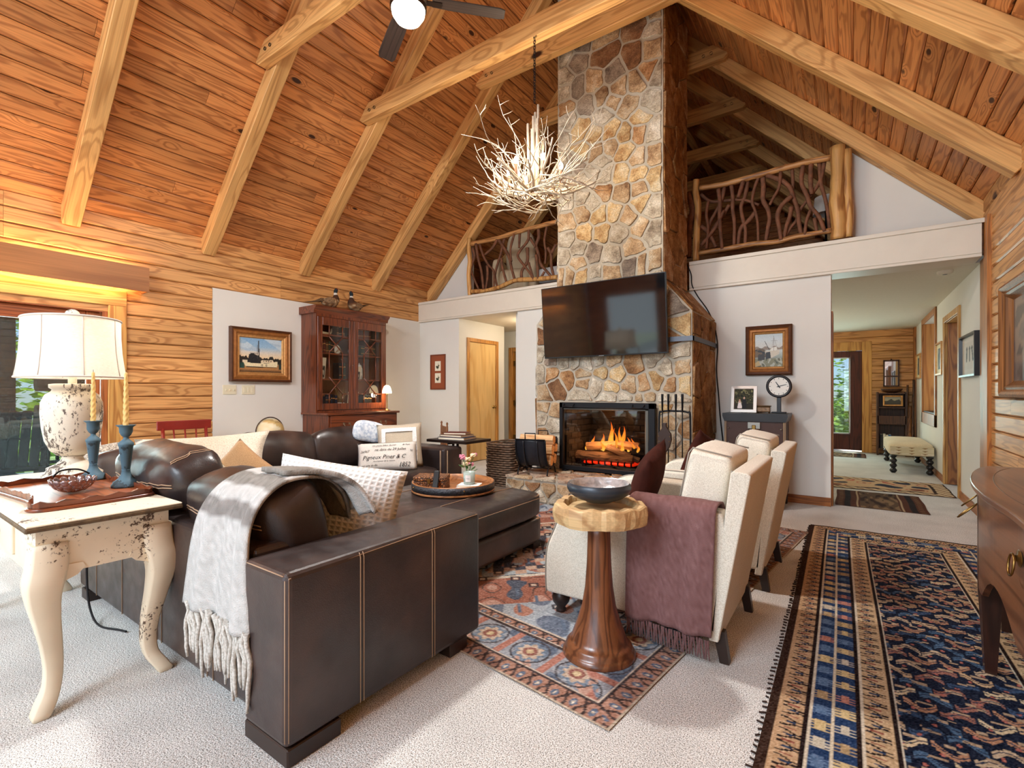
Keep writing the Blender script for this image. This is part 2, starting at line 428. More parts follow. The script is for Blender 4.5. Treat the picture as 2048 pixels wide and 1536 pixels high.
# ---- lower back wall pieces, loft edge, gable pieces
wb = B()
wb.box(XL - 0.02, -5.36, YB, YB + 0.14, 0, 2.45); wb.box(-4.175, -2.85, YB, YB + 0.14, 0, 2.45); wb.box(-1.70, -0.165, YB, YB + 0.30, 0, 2.45)
S(O('wall_back', wb, PAINT))
wc = B().box(-5.50, -5.36, YB + 0.14, 6.38, 0, 2.45).box(-5.50, -5.36, 7.14, 7.41, 0, 2.45).box(-5.50, -5.36, 6.38, 7.14, 2.09, 2.45).box(-5.62, -5.50, 6.2, 7.41, 0, 2.45)
S(O('wall_closet', wc, PAINT))
wf = B().box(-8.0, -5.62, 8.05, 8.18, 0, 2.45).box(-5.62, -4.86, 8.05, 8.18, 2.06, 2.45).box(-4.86, -4.17, 8.05, 8.18, 0, 2.45).box(-4.3, -4.175, 6.26, 8.05, 0, 2.45).box(-8.0, -7.9, 6.26, 8.05, 0, 2.45)
S(O('wall_passage', wf, PAINT))
S(O('ceiling_passage', B().box(-8.0, XR + 0.3, YG - 0.02, 12.5, 2.452, 2.52), PAINTC))
fz0, fz1 = 2.45, 2.80
for x0, x1 in ((XL, -2.93), (-1.61, XR - 0.05)):
    f = S(O('trim_3', B().box(x0, x1, YB - 0.03, YG, fz0, fz1 - 0.002), FASC)); bevel(f, 0.003, 1)
    bevel(O('cap_board', B().box(x0, x1 + (0.05 if x1 > 0 else 0), YB - 0.045, YB - 0.03, fz1 - 0.042, fz1), FASC, f), 0.003, 1)
    bevel(O('bottom_strip', B().box(x0, x1, YB - 0.042, YB - 0.03, fz0, fz0 + 0.026), FASC, f), 0.003, 1)
    bevel(O('face_board', B().box(x0, x1, YB - 0.038, YB - 0.03, fz0 + 0.031, fz1 - 0.047), FASC, f), 0.003, 1)
S(O('floor_loft', B().box(XL, XR, YG - 0.25, 12.5, 2.53, 2.815), wood('loft_floor_edge', (150, 88, 40), (110, 60, 26), 'x')))
xpl = at(934, 560, Y=YG).x; xpr = at(1705, 400, Y=YG).x
UL, UR = CL - 0.02, CR - 0.02
def gable(x0, x1, z0):
    f = lambda x: min(x + UL, UR - x)
    return B().prism([(x0, z0), (x1, z0), (x1, f(x1)), (x0, f(x0))], YG + 0.05, YG + 0.15, 'y')
S(O('wall_gable', gable(XL, xpl + 0.03, 2.8), PAINT)); S(O('wall_gable', gable(xpr - 0.08, XR + 0.1, 2.8), PAINT))
# loft end wall of horizontal boards
we = S(O('wall_loft', B().prism([(XL, 2.5), (XR, 2.5), (XR, CR - XR), (XRIDGE, XRIDGE + CL), (XL, XL + CL)], 12.4, 12.5, 'y'), plain('wall_backing', (120, 76, 40), 0.8)))
for r in range(27):
    z = 2.82 + (r + 0.5) * BW; x0 = max(XL, z - CL) + 0.05; x1 = min(XR, CR - z) - 0.05
    if x1 - x0 < 0.2: break
    M = Matrix((Vector((0, 0, 1)), Vector((1, 0, 0)), Vector((0, -1, 0)))).transposed().to_4x4()
    M.translation = Vector((x0, 12.40, z)); plank(we, M, BW - 0.004, x1 - x0, 0.025, PINE)
# ---- wall behind the camera, glazed
wfr = B(); Y0 = -3.3
for x0, x1, z0, z1 in ((XL, -5.7, 0, 2.9), (-4.2, -3.9, 0, 2.9), (-2.2, -1.9, 0, 2.9), (0.9, XR, 0, 2.9), (-5.7, 0.9, 2.4, 2.9), (-5.7, -3.9, 0, 0.3), (-1.9, 0.9, 0, 0.3)):
    wfr.box(x0, x1, Y0 - 0.15, Y0, z0, z1)
wfr.prism([(XL, 2.9), (-4.6, 2.9), (-4.6, CL - 4.6)], Y0 - 0.15, Y0, 'y').prism([(XR, 2.9), (-0.65, CR + 0.65), (-0.65, 2.9)], Y0 - 0.15, Y0, 'y')
wfr.prism([(-4.6, CL - 4.6), (-4.6, 5.1), (-0.65, 5.1), (-0.65, CR + 0.65), (XRIDGE, XRIDGE + CL)], Y0 - 0.15, Y0, 'y')
wfront = S(O('wall_front', wfr, PINEX))
for i, (x0, x1, z0, z1) in enumerate(((-5.7, -4.2, 0.3, 2.4), (-3.9, -2.2, 0, 2.4), (-1.9, 0.9, 0.3, 2.4), (-4.6, -2.7, 2.9, 4.7), (-2.55, -0.65, 2.9, 4.7))):
    b = B().box(x0, x0 + 0.07, Y0 - 0.1, Y0 + 0.02, z0, z1).box(x1 - 0.07, x1, Y0 - 0.1, Y0 + 0.02, z0, z1).box(x0, x1, Y0 - 0.1, Y0 + 0.02, z0, z0 + 0.07).box(x0, x1, Y0 - 0.1, Y0 + 0.02, z1 - 0.07, z1)
    S(O('window_%d' % (i + 2), b, CASE))
# ---- hall on the right
XH = 1.03
wh = B()
for y0, y1, z0, z1 in ((6.3, 7.46, 0, 2.45), (7.46, 8.50, 2.13, 2.45), (8.50, 9.32, 0, 2.45), (9.32, 10.8, 0, 0.86), (9.32, 10.8, 2.37, 2.45), (10.8, 11.87, 0, 2.45)):
    wh.box(XH, XH + 0.14, y0, y1, z0, z1)
S(O('wall_hall', wh, PAINT))
YH = 12.1
whb = S(O('wall_hall_end', B().box(-2.4, -0.78, YH, YH + 0.12, 0, 2.45).box(-0.78, 0.2, YH, YH + 0.12, 2.07, 2.45).box(0.2, XH + 0.1, YH, YH + 0.12, 0, 2.45), plain('wall_backing', (120, 76, 40), 0.8)))
for r in range(17):
    z = (r + 0.5) * BW
    M = Matrix((Vector((0, 0, 1)), Vector((1, 0, 0)), Vector((0, -1, 0)))).transposed().to_4x4()
    for x0, x1 in (((-2.4, -0.95), (0.33, XH)) if r < 15 else ((-2.4, XH),)):
        M = M.copy(); M.translation = Vector((x0, YH, z)); plank(whb, M, BW - 0.004, x1 - x0, 0.025, PINEW)
S(O('trim_4', B().box(XH - 0.03, XH + 0.12, 11.86, YH, 0, 2.45), TRIMW))
S(O('wall_hall_far', B().box(-2.5, -2.4, YB + 0.3, YH, 0, 2.45), PAINT))
# rooms behind the hall openings
S(O('wall_side_room', B().box(XH + 0.9, XH + 1.0, 7.0, 11.2, 0, 2.45), PAINT))
# casings of hall doorway and interior window
d1 = B()
for y0, y1, z0, z1 in ((7.40, 7.48, 0, 2.20), (8.48, 8.56, 0, 2.20), (7.48, 8.48, 2.12, 2.20)): d1.box(XH - 0.02, XH, y0, y1, z0, z1)
d1.box(XH, XH + 0.16, 7.46, 7.475, 0, 2.13).box(XH, XH + 0.16, 8.485, 8.50, 0, 2.13).box(XH, XH + 0.16, 7.46, 8.5, 2.115, 2.13)
dd = S(O('door_3', d1, CASE)); bevel(dd, 0.004, 1)
O('open_panel', B().box(XH + 0.02, XH + 0.85, 8.44, 8.48, 0.01, 2.11), wood('plywood_door', (158, 98, 46), (112, 62, 26), 'z', rings=10, across=4, along=0.8, var=0.05), dd)
d2 = B()
for y0, y1, z0, z1 in ((9.24, 9.34, 0.70, 2.45), (10.78, 10.88, 0.70, 2.45), (9.34, 10.78, 2.36, 2.45), (9.24, 10.88, 0.70, 0.88)): d2.box(XH - 0.022, XH, y0, y1, z0, z1)
d2.box(XH, XH + 0.16, 9.32, 9.335, 0.86, 2.37).box(XH, XH + 0.16, 9.32, 10.8, 0.86, 0.875)
dw = S(O('window_1', d2, TRIMW)); bevel(dw, 0.004, 1)
O('pine_reveal', B().box(XH, XH + 0.9, 10.785, 10.8, 0.86, 2.37), wood('knotty_pine_panel', (220, 156, 88), (186, 116, 56), 'z', knots=1.6, rings=6, across=6), dw)
O('dark_ledge', B().box(XH, XH + 0.14, 9.34, 10.78, 0.875, 0.90), plain('dark_ledge', (52, 34, 24), 0.5), dw)
# wall end trim by the hall
S(O('trim_5', B().box(-0.17, -0.148, YB + 0.05, YB + 0.30, 0, 2.07), TRIMW))
# baseboards
S(O('baseboard_back', B().box(-1.34, -0.165, YB - 0.014, YB, 0, 0.09), TRIMX))
S(O('baseboard_hall', B().box(XH - 0.014, XH, 6.36, 7.40, 0, 0.09).box(XH - 0.014, XH, 8.56, 11.86, 0, 0.09), TRIMY))
S(O('baseboard_closet', B().box(-5.36, -5.346, 7.22, 7.41, 0, 0.09).box(XL, -5.36, YB - 0.014, YB, 0, 0.09), TRIMY))
# ---- doors
MAPLE = wood('yellow_birch_door', (226, 186, 122), (212, 164, 98), 'z', rings=5, across=3, along=0.6, var=0.04, rough=0.35)
MAPLT = wood('birch_casing', (190, 132, 62), (160, 104, 46), 'z', rings=6, across=8, along=0.7, var=0.04)
BRASS = plain('aged_brass', (150, 118, 66), 0.35, 1.0)
d = S(O('door_1', B().box(-5.36, -5.338, 6.315, 6.38, 0, 2.15).box(-5.36, -5.338, 7.14, 7.205, 0, 2.15).box(-5.36, -5.338, 6.38, 7.14, 2.085, 2.15).box(-5.5, -5.36, 6.37, 6.385, 0, 2.09).box(-5.5, -5.36, 7.135, 7.15, 0, 2.09), MAPLT)); bevel(d, 0.005, 2)
bevel(O('door_leaf', B().box(-5.40, -5.362, 6.386, 7.134, 0.012, 2.082), MAPLE, d), 0.003, 1)
for z in (0.25, 1.06, 1.85): O('hinge', B().lathe([(0, -0.045), (0.008, -0.045), (0.008, 0.045), (0, 0.045)], 8), plain('dark_hinge', (70, 50, 30), 0.4, 0.8), d, loc=(-5.352, 6.386, z))
k = O('knob', B().lathe([(0, 0), (0.030, 0), (0.030, 0.006), (0.011, 0.010), (0.011, 0.03), (0.024, 0.04), (0.028, 0.052), (0.02, 0.064), (0, 0.066)], 16, M=Ry(PI / 2)), BRASS, d, loc=(-5.362, 7.07, 0.945))
d = S(O('door_2', B().box(-5.70, -5.62, 8.03, 8.05, 0, 2.12).box(-4.86, -4.78, 8.03, 8.05, 0, 2.12).box(-5.62, -4.86, 8.03, 8.05, 2.04, 2.12).box(-5.63, -5.615, 8.05, 8.18, 0, 2.05), MAPLT)); bevel(d, 0.005, 1)
O('door_leaf', B().box(0, 0.74, -0.018, 0.018, 0.012, 2.04), MAPLE, d, M=Tr(-5.55, 8.11, 0) @ Rz(math.radians(8)))
for z in (0.3, 1.0, 1.8): O('hinge', B().box(-5.614, -5.575, 8.075, 8.10, z - 0.05, z + 0.05), BRASS, d)
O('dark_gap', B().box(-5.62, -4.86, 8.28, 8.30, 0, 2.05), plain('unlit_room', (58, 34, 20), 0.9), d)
# hall entry door with glass
DRED = wood('mahogany_stained_door', (88, 40, 28), (58, 24, 18), 'z', rings=8, across=10, along=0.6, var=0.03)
ex = B().box(-0.95, -0.78, YH - 0.03, YH, 0, 2.24).box(0.20, 0.36, YH - 0.03, YH, 0, 2.24).box(-0.78, 0.20, YH - 0.03, YH, 2.06, 2.24)
d = S(O('door_4', ex, CASE)); bevel(d, 0.006, 1)
b = B().box(-0.78, -0.60, YH + 0.02, YH + 0.06, 0.03, 2.06).box(0.0, 0.20, YH + 0.02, YH + 0.06, 0.03, 2.06).box(-0.60, 0.0, YH + 0.02, YH + 0.06, 1.93, 2.06).box(-0.60, 0.0, YH + 0.02, YH + 0.06, 0.03, 0.36)
bevel(O('door_leaf', b, DRED, d), 0.008, 2)
O('glass_bead', B().box(-0.02, 0.0, YH + 0.008, YH + 0.02, 0.36, 1.93).box(-0.60, 0.0, YH + 0.008, YH + 0.02, 0.36, 0.38).box(-0.60, 0.0, YH + 0.008, YH + 0.02, 1.91, 1.93), plain('pale_bead', (180, 176, 160), 0.4), d)
O('pane', B().box(-0.60, 0.0, YH + 0.036, YH + 0.042, 0.36, 1.93), glass('door_glass'), d)
# porch door on the left: yellow-lit casing, red-brown frame, full glass
d = S(O('door_5', B().box(XL, XL + 0.028, 1.70, 1.855, 0, 2.11), CASE)); bevel(d, 0.005, 1)
bevel(O('head_casing', B().box(XL, XL + 0.030, -0.60, 1.855, 2.105, 2.265), CASEY, d), 0.005, 1)
bevel(O('side_casing', B().box(XL, XL + 0.028, -0.60, -0.45, 0, 2.105), CASE, d), 0.005, 1)
RFR = wood('red_cedar_frame', (168, 92, 50), (126, 62, 34), 'y', rings=8, across=12, along=0.6, var=0.1)
RFZ = wood('red_cedar_stile', (176, 104, 56), (140, 76, 40), 'z', rings=8, across=12, along=0.6, var=0.1)
O('jamb', B().box(XL - 0.18, XL, 1.66, 1.70, 0, 2.11).box(XL - 0.18, XL, -0.45, -0.41, 0, 2.11), RFZ, d); O('head_jamb', B().box(XL - 0.18, XL, -0.45, 1.66, 2.03, 2.11), RFR, d)
for y0, y1 in ((0.62, 1.66), (-0.41, 0.62)):
    lf = O('door_leaf', B().box(XL - 0.09, XL - 0.045, y0 + 0.01, y0 + 0.12, 0.03, 2.03).box(XL - 0.09, XL - 0.045, y1 - 0.12, y1 - 0.01, 0.03, 2.03), RFZ, d); bevel(lf, 0.006, 1)
    bevel(O('rail', B().box(XL - 0.09, XL - 0.045, y0 + 0.12, y1 - 0.12, 1.90, 2.03).box(XL - 0.09, XL - 0.045, y0 + 0.12, y1 - 0.12, 0.03, 0.25), RFR, lf), 0.006, 1)
    O('pane', B().box(XL - 0.072, XL - 0.066, y0 + 0.12, y1 - 0.12, 0.25, 1.90), glass('door_glass'), lf)
for z in (0.3, 1.05, 1.8): O('hinge', B().box(XL - 0.045, XL - 0.035, 1.61, 1.66, z - 0.05, z + 0.05), BRASS, d)
# threshold and far interior behind passage
# ================================================================ STONE FIREPLACE
def stonemat(code, a, b, c):
    g = G('stone_' + code); tc = g.n('TexCoord'); oi = g.n('ObjectInfo')
    p = g.n('VectorMath', {0: tc.outputs['Object'], 1: g.n('CombineXYZ', {0: g.math('MULTIPLY', oi.outputs['Random'], 50.0), 1: 0.0, 2: g.math('MULTIPLY', oi.outputs['Random'], 23.0)})}, operation='ADD')
    n1 = g.n('TexNoise', {'Vector': p, 'Scale': 6.0, 'Detail': 4, 'Roughness': 0.65}); n2 = g.n('TexNoise', {'Vector': p, 'Scale': 70.0, 'Detail': 3, 'Roughness': 0.7})
    r = g.ramp(n1.outputs[0], [(0.32, lin(a)), (0.5, lin(b)), (0.68, lin(c))])
    k = g.n('MapRange', {0: n2.outputs[0], 1: 0.3, 2: 0.7, 3: 0.62, 4: 1.3}); v = g.n('MapRange', {0: oi.outputs['Random'], 3: 0.85, 4: 1.12})
    g.set(Base_Color=g.n('VectorMath', {0: r.outputs[0], 1: g.math('MULTIPLY', k, v)}, operation='MULTIPLY').outputs[0], Roughness=0.85, Specular_IOR_Level=0.2)
    g.set(Normal=g.bump(g.math('ADD', n1, n2), 0.6, 0.02)); return g.mat
SM = {'G': stonemat('grey_beige', (128, 112, 94), (184, 170, 148), (214, 206, 190)), 'T': stonemat('tan', (126, 94, 66), (182, 152, 116), (204, 188, 162)),
      'Y': stonemat('golden', (150, 108, 66), (198, 168, 122), (212, 198, 170)), 'O': stonemat('orange_brown', (112, 76, 48), (168, 126, 86), (192, 166, 132)),
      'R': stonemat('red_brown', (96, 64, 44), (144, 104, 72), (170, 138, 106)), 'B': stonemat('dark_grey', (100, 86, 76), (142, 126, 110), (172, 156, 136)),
      'S': stonemat('brown_side', (104, 70, 40), (150, 106, 62), (180, 140, 92)), 'H': stonemat('hearth_flag', (118, 86, 70), (168, 140, 118), (202, 188, 168))}
MORT = plain('mortar', (172, 162, 146), 0.95, var=0.06, scale=30, bump=0.4, spec=0.1)
MORTS = plain('brown_mortar', (120, 84, 48), 0.95, var=0.1, scale=20, bump=0.3, spec=0.1)
def clip(poly, a, b, c):                           # keep a*x+b*y<=c
    out = []
    for i in range(len(poly)):
        p, q = poly[i], poly[(i + 1) % len(poly)]; dp = a * p[0] + b * p[1] - c; dq = a * q[0] + b * q[1] - c
        if dp <= 0: out.append(p)
        if dp * dq < 0:
            t = dp / (dp - dq); out.append((p[0] + t * (q[0] - p[0]), p[1] + t * (q[1] - p[1])))
    return out
def inset(poly, d):
    out = list(poly); n = len(poly)
    for i in range(n):
        p, q = poly[i], poly[(i + 1) % n]; ex, ey = q[0] - p[0], q[1] - p[1]; l_ = math.hypot(ex, ey)
        if l_ < 1e-6: continue
        a, b = ey / l_, -ex / l_
        out = clip(out, a, b, a * p[0] + b * p[1] - d)
        if len(out) < 3: return []
    return out
def area2(p): return sum(p[i][0] * p[(i + 1) % len(p)][1] - p[(i + 1) % len(p)][0] * p[i][1] for i in range(len(p))) / 2
srnd = random.Random(11)
def stones(parent, dom, sites, M, gap=0.012, hgt=0.017, name='stone', jag=0.013):
    """irregular stones: cells round each site, joints left open for the mortar; M maps (u,v,out) to the room"""
    for i, (x, y, code) in enumerate(sites):
        poly = list(dom)
        for j, (x2, y2, _) in enumerate(sites):
            if j == i: continue
            a, b = x2 - x, y2 - y
            if abs(a) + abs(b) < 1e-6 or a * a + b * b > 1.2: continue
            poly = clip(poly, a, b, (x2 * x2 + y2 * y2 - x * x - y * y) / 2)
            if len(poly) < 3: break
        if len(poly) < 3: continue
        if area2(poly) < 0: poly = poly[::-1]
        poly = inset(poly, gap * srnd.uniform(0.7, 1.5))
        if len(poly) < 3 or abs(area2(poly)) < 0.0012: continue
        cut = []                                    # cut the corners, roughen the edges
        n = len(poly)
        for k in range(n):
            p, q = poly[k], poly[(k + 1) % n]; l_ = math.hypot(q[0] - p[0], q[1] - p[1])
            if l_ < 0.012: cut.append(p); continue
            f = min(0.22, 0.012 / l_)
            for t in ([f, 1 - f] if l_ < 0.12 else [f, 0.36, 0.66, 1 - f]):
                jx = srnd.uniform(-jag, 0.3 * jag) if f < t < 1 - f else 0
                nx, ny = (q[1] - p[1]) / l_, -(q[0] - p[0]) / l_
                cut.append((p[0] + t * (q[0] - p[0]) + nx * jx, p[1] + t * (q[1] - p[1]) + ny * jx))
        cx = sum(p[0] for p in cut) / len(cut); cy = sum(p[1] for p in cut) / len(cut)
        h = hgt * srnd.uniform(0.6, 1.25); tx, ty = srnd.uniform(-0.06, 0.06), srnd.uniform(-0.06, 0.06)
        b_ = B(); rings = []
        for ins, z in ((0, -0.01), (0.0, h * 0.75), (0.2, h * 0.95), (0.6, h)):
            ring = []
            for p in cut:
                dx, dy = cx - p[0], cy - p[1]; l_ = math.hypot(dx, dy); k = min(0.5, 0.014 * ins / max(l_, 1e-4))
                X, Y_ = p[0] + dx * k - cx, p[1] + dy * k - cy
                zz = z if z < 0 else z + (tx * X + ty * Y_) * 0.8 + srnd.uniform(-0.002, 0.002)
                ring.append(b_.m.verts.new((X, Y_, zz)))
            rings.append(ring)
        for A, D in zip(rings, rings[1:]):
            for k in range(len(A)): b_.m.faces.new((A[k], A[(k + 1) % len(A)], D[(k + 1) % len(A)], D[k]))
        b_.m.faces.new(rings[-1])
        O(name, b_, SM[code], parent, M=M @ Tr(cx, cy, 0))
def rsites(dom, n, codes, seed):
    r = random.Random(seed); xs = [p[0] for p in dom]; ys = [p[1] for p in dom]; out = []
    for _ in range(n):
        best = None
        for _k in range(12):
            q = (r.uniform(min(xs), max(xs)), r.uniform(min(ys), max(ys)))
            dd = min([abs(q[0] - o[0]) + 0.9 * abs(q[1] - o[1]) for o in out] + [9])
            if best is None or dd > best[0]: best = (dd, q)
        out.append((best[1][0], best[1][1], r.choice(codes)))
    return out
YF = 5.13                                          # mortar face; the stones stand proud of it
CX0, CX1, FX0, FX1 = -2.905, -1.628, -3.21, -1.328
ZT = 6.62
SX0, SX1, SZ0, SZ1 = -2.80, -1.715, 0.28, 1.05      # fire opening
fp = T('stone_fireplace', 'tall tan and grey fieldstone fireplace with chimney rising to the ridge', 'fireplace', (-2.27, YF, 0))
inv = fp.matrix_basis.inverted()
bcore = B().box(FX0, SX0, YF, YB - 0.002, 0, 2.05).box(SX1, FX1, YF, YB - 0.002, 0, 2.05).box(SX0, SX1, YF, YB - 0.002, SZ1, 2.05).box(SX0, SX1, 5.85, YB - 0.002, 0, 2.05).box(SX0, SX1, YF, YB - 0.002, 0, SZ0 - 0.01)
bcore.prism([(FX0, 2.05), (FX1, 2.05), (CX1, 2.40), (CX0, 2.40)], YF, YB - 0.002, 'y').prism([(CX0, 2.40), (CX1, 2.40), (CX1, CR - CX1 - 0.03), (XRIDGE, XRIDGE + CL - 0.03), (CX0, CX0 + CL - 0.03)], YF, 6.0, 'y')
O('mortar_core', bcore.tf(Tr(2.27, -YF, 0)), MORT, fp)
def FM(o, X, Y_, Z): # columns: images of local u, v, out
    M = Matrix((X, Y_, Z)).transposed().to_4x4(); M.translation = Vector(o); return inv_t @ M
inv_t = Tr(2.27, -YF, 0)
FR = FM((0, YF, 0), Vector((1, 0, 0)), Vector((0, 0, 1)), Vector((0, -1, 0)))
RS = lambda X: FM((X, 0, 0), Vector((0, 1, 0)), Vector((0, 0, 1)), Vector((1, 0, 0)))
LS = lambda X: FM((X, 0, 0), Vector((0, 1, 0)), Vector((0, 0, 1)), Vector((-1, 0, 0)))
UP1 = [(1000,250,'R'),(1165,280,'G'),(640,370,'T'),(430,430,'B'),(240,580,'G'),(365,640,'B'),(650,560,'R'),(960,560,'R'),(1130,490,'T'),(1100,720,'O'),(1220,740,'G'),(985,830,'T'),(750,740,'B'),(545,830,'T'),(800,900,'T'),(250,790,'G'),(240,950,'G'),(375,900,'B'),(480,1070,'B'),(625,990,'T'),(740,1030,'T'),(900,1070,'T'),(1125,1040,'G'),(255,1110,'O'),(270,1240,'G'),(410,1310,'Y'),(640,1180,'G'),(710,1340,'Y'),(860,1380,'Y'),(1030,1195,'Y'),(1010,1350,'O'),(1160,1330,'G'),(560,1370,'Y'),(1190,110,'T'),(200,1400,'G'),(720,1500,'T')]
UP2 = [(430,130,'Y'),(370,220,'B'),(570,120,'T'),(860,100,'Y'),(1000,190,'T'),(1160,150,'T'),(620,230,'G'),(830,340,'Y'),(1000,340,'Y'),(1170,390,'Y'),(640,530,'O'),(560,330,'G'),(660,350,'G'),(840,530,'T'),(1010,490,'T'),(480,430,'G'),(1030,640,'Y'),(1150,690,'G'),(900,780,'T'),(750,740,'Y'),(610,770,'Y'),(430,740,'T'),(270,850,'T'),(430,590,'G'),(530,640,'G'),(280,620,'G'),(1030,890,'T'),(800,950,'G'),(1140,930,'G'),(630,940,'Y'),(450,960,'Y'),(940,1090,'T'),(730,1170,'G'),(270,1020,'G'),(390,1110,'G'),(540,1150,'B'),(230,1190,'G'),(380,1260,'T'),(960,1290,'B'),(1180,1270,'T'),(700,1370,'T'),(560,1390,'G'),(420,1400,'Y'),(280,1390,'T'),(250,300,'G'),(240,430,'G')]
LO = [(190,600,'R'),(200,950,'G'),(310,950,'O'),(310,830,'B'),(370,1090,'R'),(475,1010,'O'),(640,960,'T'),(650,1050,'T'),(450,830,'G'),(560,830,'G'),(680,860,'G'),(830,940,'Y'),(980,960,'Y'),(930,830,'T'),(800,830,'G'),(1160,860,'O'),(1370,800,'G'),(1620,740,'G'),(1640,880,'T'),(920,1100,'Y'),(1130,1080,'T'),(1250,1070,'O'),(1400,1020,'Y'),(1545,1080,'O'),(1670,1080,'Y'),(1490,900,'G'),(770,1080,'G'),(620,1190,'G'),(220,1190,'T'),(360,1250,'T'),(900,1210,'G'),(1290,1230,'T'),(1600,1250,'G'),(1650,460,'Y'),(1600,250,'B'),(1500,1250,'G'),(1080,1230,'G'),(1560,600,'O'),(1240,1240,'T'),(190,760,'G')]
def px(l, u0, v0, k=5.12):
    out = []
    for x, y, c in l:
        p = at(u0 + x / k, v0 + y / k, Y=YF - 0.02); out.append((p.x, p.z, c))
    return out
up = px(UP1, 1080, 0) + px(UP2, 1080, 280); lo = px(LO, 1040, 560)
dtop = [(CX0, 2.42), (CX1, 2.42), (CX1, CR - 0.1 - CX1 - 0.0), (XRIDGE + 0.1, ZT - 0.15), (CX0, CX0 + CL - 0.08)]
zmin_up = min(z for _, z, _ in up)
up = [s for s in up if s[1] > 2.5] + rsites([(CX0, 5.75), (CX1, 5.75), (CX1, 6.4), (CX0, 6.4)], 10, 'RTGB', 5) + rsites([(CX0, 2.45), (CX1, 2.45), (CX1, 2.62), (CX0, 2.62)], 4, 'TGY', 6)
stones(fp, dtop, up, FR)
zc = SZ1 + 0.045
dlo = [(FX0, zc), (FX1, zc), (FX1, 2.05), (CX1, 2.40), (CX0, 2.40), (FX0, 2.05)]
lo2 = [s for s in lo if s[1] > zc] + rsites([(-3.0, 1.78), (-1.75, 1.78), (-1.75, 2.36), (-3.0, 2.36)], 13, 'GTYB', 8) + [(-3.05, 2.12, 'T'), (-2.98, 1.9, 'G')]
stones(fp, dlo, lo2, FR)
cols = [(1087, 812, 'T'), (1112, 822, 'T'), (1082, 838, 'G'), (1108, 850, 'G'), (1085, 868, 'O'), (1112, 885, 'G'), (1088, 902, 'T'), (1108, 925, 'G'), (1085, 940, 'G')]
stones(fp, [(FX0, 0.28), (SX0 - 0.03, 0.28), (SX0 - 0.03, zc), (FX0, zc)], [(at(u, v, Y=YF).x, at(u, v, Y=YF).z, c) for u, v, c in cols], FR)
cols = [(1330, 812, 'Y'), (1360, 825, 'G'), (1340, 845, 'T'), (1372, 858, 'O'), (1345, 880, 'G'), (1370, 900, 'T'), (1340, 925, 'T'), (1372, 940, 'G')]
stones(fp, [(SX1 + 0.03, 0.28), (FX1, 0.28), (FX1, zc), (SX1 + 0.03, zc)], [(at(u, v, Y=YF).x, at(u, v, Y=YF).z, c) for u, v, c in cols], FR)
dside = [(YF + 0.005, 2.42), (5.995, 2.42), (5.995, 5.6), (YF + 0.005, 5.6)]
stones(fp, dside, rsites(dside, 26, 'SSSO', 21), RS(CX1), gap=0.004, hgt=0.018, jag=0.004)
stones(fp, dside, rsites(dside, 20, 'TGSO', 22), LS(CX0), gap=0.008, hgt=0.02)
dsl = [(YF + 0.005, 0.28), (YB, 0.28), (YB, 2.04), (YF + 0.005, 2.04)]
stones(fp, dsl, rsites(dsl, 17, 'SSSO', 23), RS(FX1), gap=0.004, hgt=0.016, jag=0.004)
stones(fp, dsl, rsites(dsl, 14, 'TGSO', 24), LS(FX0), gap=0.008, hgt=0.02)
# sloping shoulder slabs on the right and left
for sg, xa, xb in ((1, FX1, CX1), (-1, FX0, CX0)):
    d_ = Vector((xb - xa, 0, 0.35)); l_ = d_.length; d_.normalize(); nn = Vector((d_.z, 0, -d_.x)) * sg; nn = nn if nn.z > 0 else -nn
    Ms = FM((xa, 0, 2.05), Vector((0, 1, 0)), d_, nn)
    ds = [(YF, 0), (YB, 0), (YB, l_), (YF, l_)]
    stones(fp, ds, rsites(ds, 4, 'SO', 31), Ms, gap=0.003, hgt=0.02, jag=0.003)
IRON = plain('black_iron', (30, 30, 33), 0.5, 0.6)
STEEL = plain('grey_iron_strap', (92, 96, 104), 0.5, 0.5)
st = B().box(-1.72, FX1 + 0.03, YF - 0.05, YF - 0.038, 1.735, 1.785).box(FX1 + 0.018, FX1 + 0.03, YF - 0.05, YB, 1.735, 1.785)
O('iron_strap', st.tf(inv_t), STEEL, fp)
# raised hearth
hx0, hx1, hy0 = -3.20, -1.28, 4.47
hm = B().box(hx0, hx1, hy0, YF, 0, 0.262)
hearth = O('hearth', hm.tf(inv_t), MORT, fp)
df = [(hx0, 0.005), (hx1, 0.005), (hx1, 0.24), (hx0, 0.24)]
stones(hearth, df, [(x_, 0.06 + 0.12 * (i % 2) + srnd.uniform(-.03, .03), srnd.choice('GGTBR')) for i, x_ in enumerate(np.linspace(hx0 + 0.05, hx1 - 0.05, 19))], FM((0, hy0, 0), Vector((1, 0, 0)), Vector((0, 0, 1)), Vector((0, -1, 0))), gap=0.010, hgt=0.02)
dt = [(hx0 - 0.02, hy0 - 0.025), (hx1, hy0 - 0.025), (hx1, YF - 0.02), (hx0 - 0.02, YF - 0.02)]
stones(hearth, dt, rsites(dt, 22, 'HHTHG', 41), FM((0, 0, 0.262), Vector((1, 0, 0)), Vector((0, 1, 0)), Vector((0, 0, 1))), gap=0.011, hgt=0.018)
dl = [(hy0, 0.005), (YF, 0.005), (YF, 0.24), (hy0, 0.24)]
stones(hearth, dl, rsites(dl, 6, 'GTH', 42), FM((hx0, 0, 0), Vector((0, 1, 0)), Vector((0, 0, 1)), Vector((-1, 0, 0))), gap=0.010, hgt=0.02)
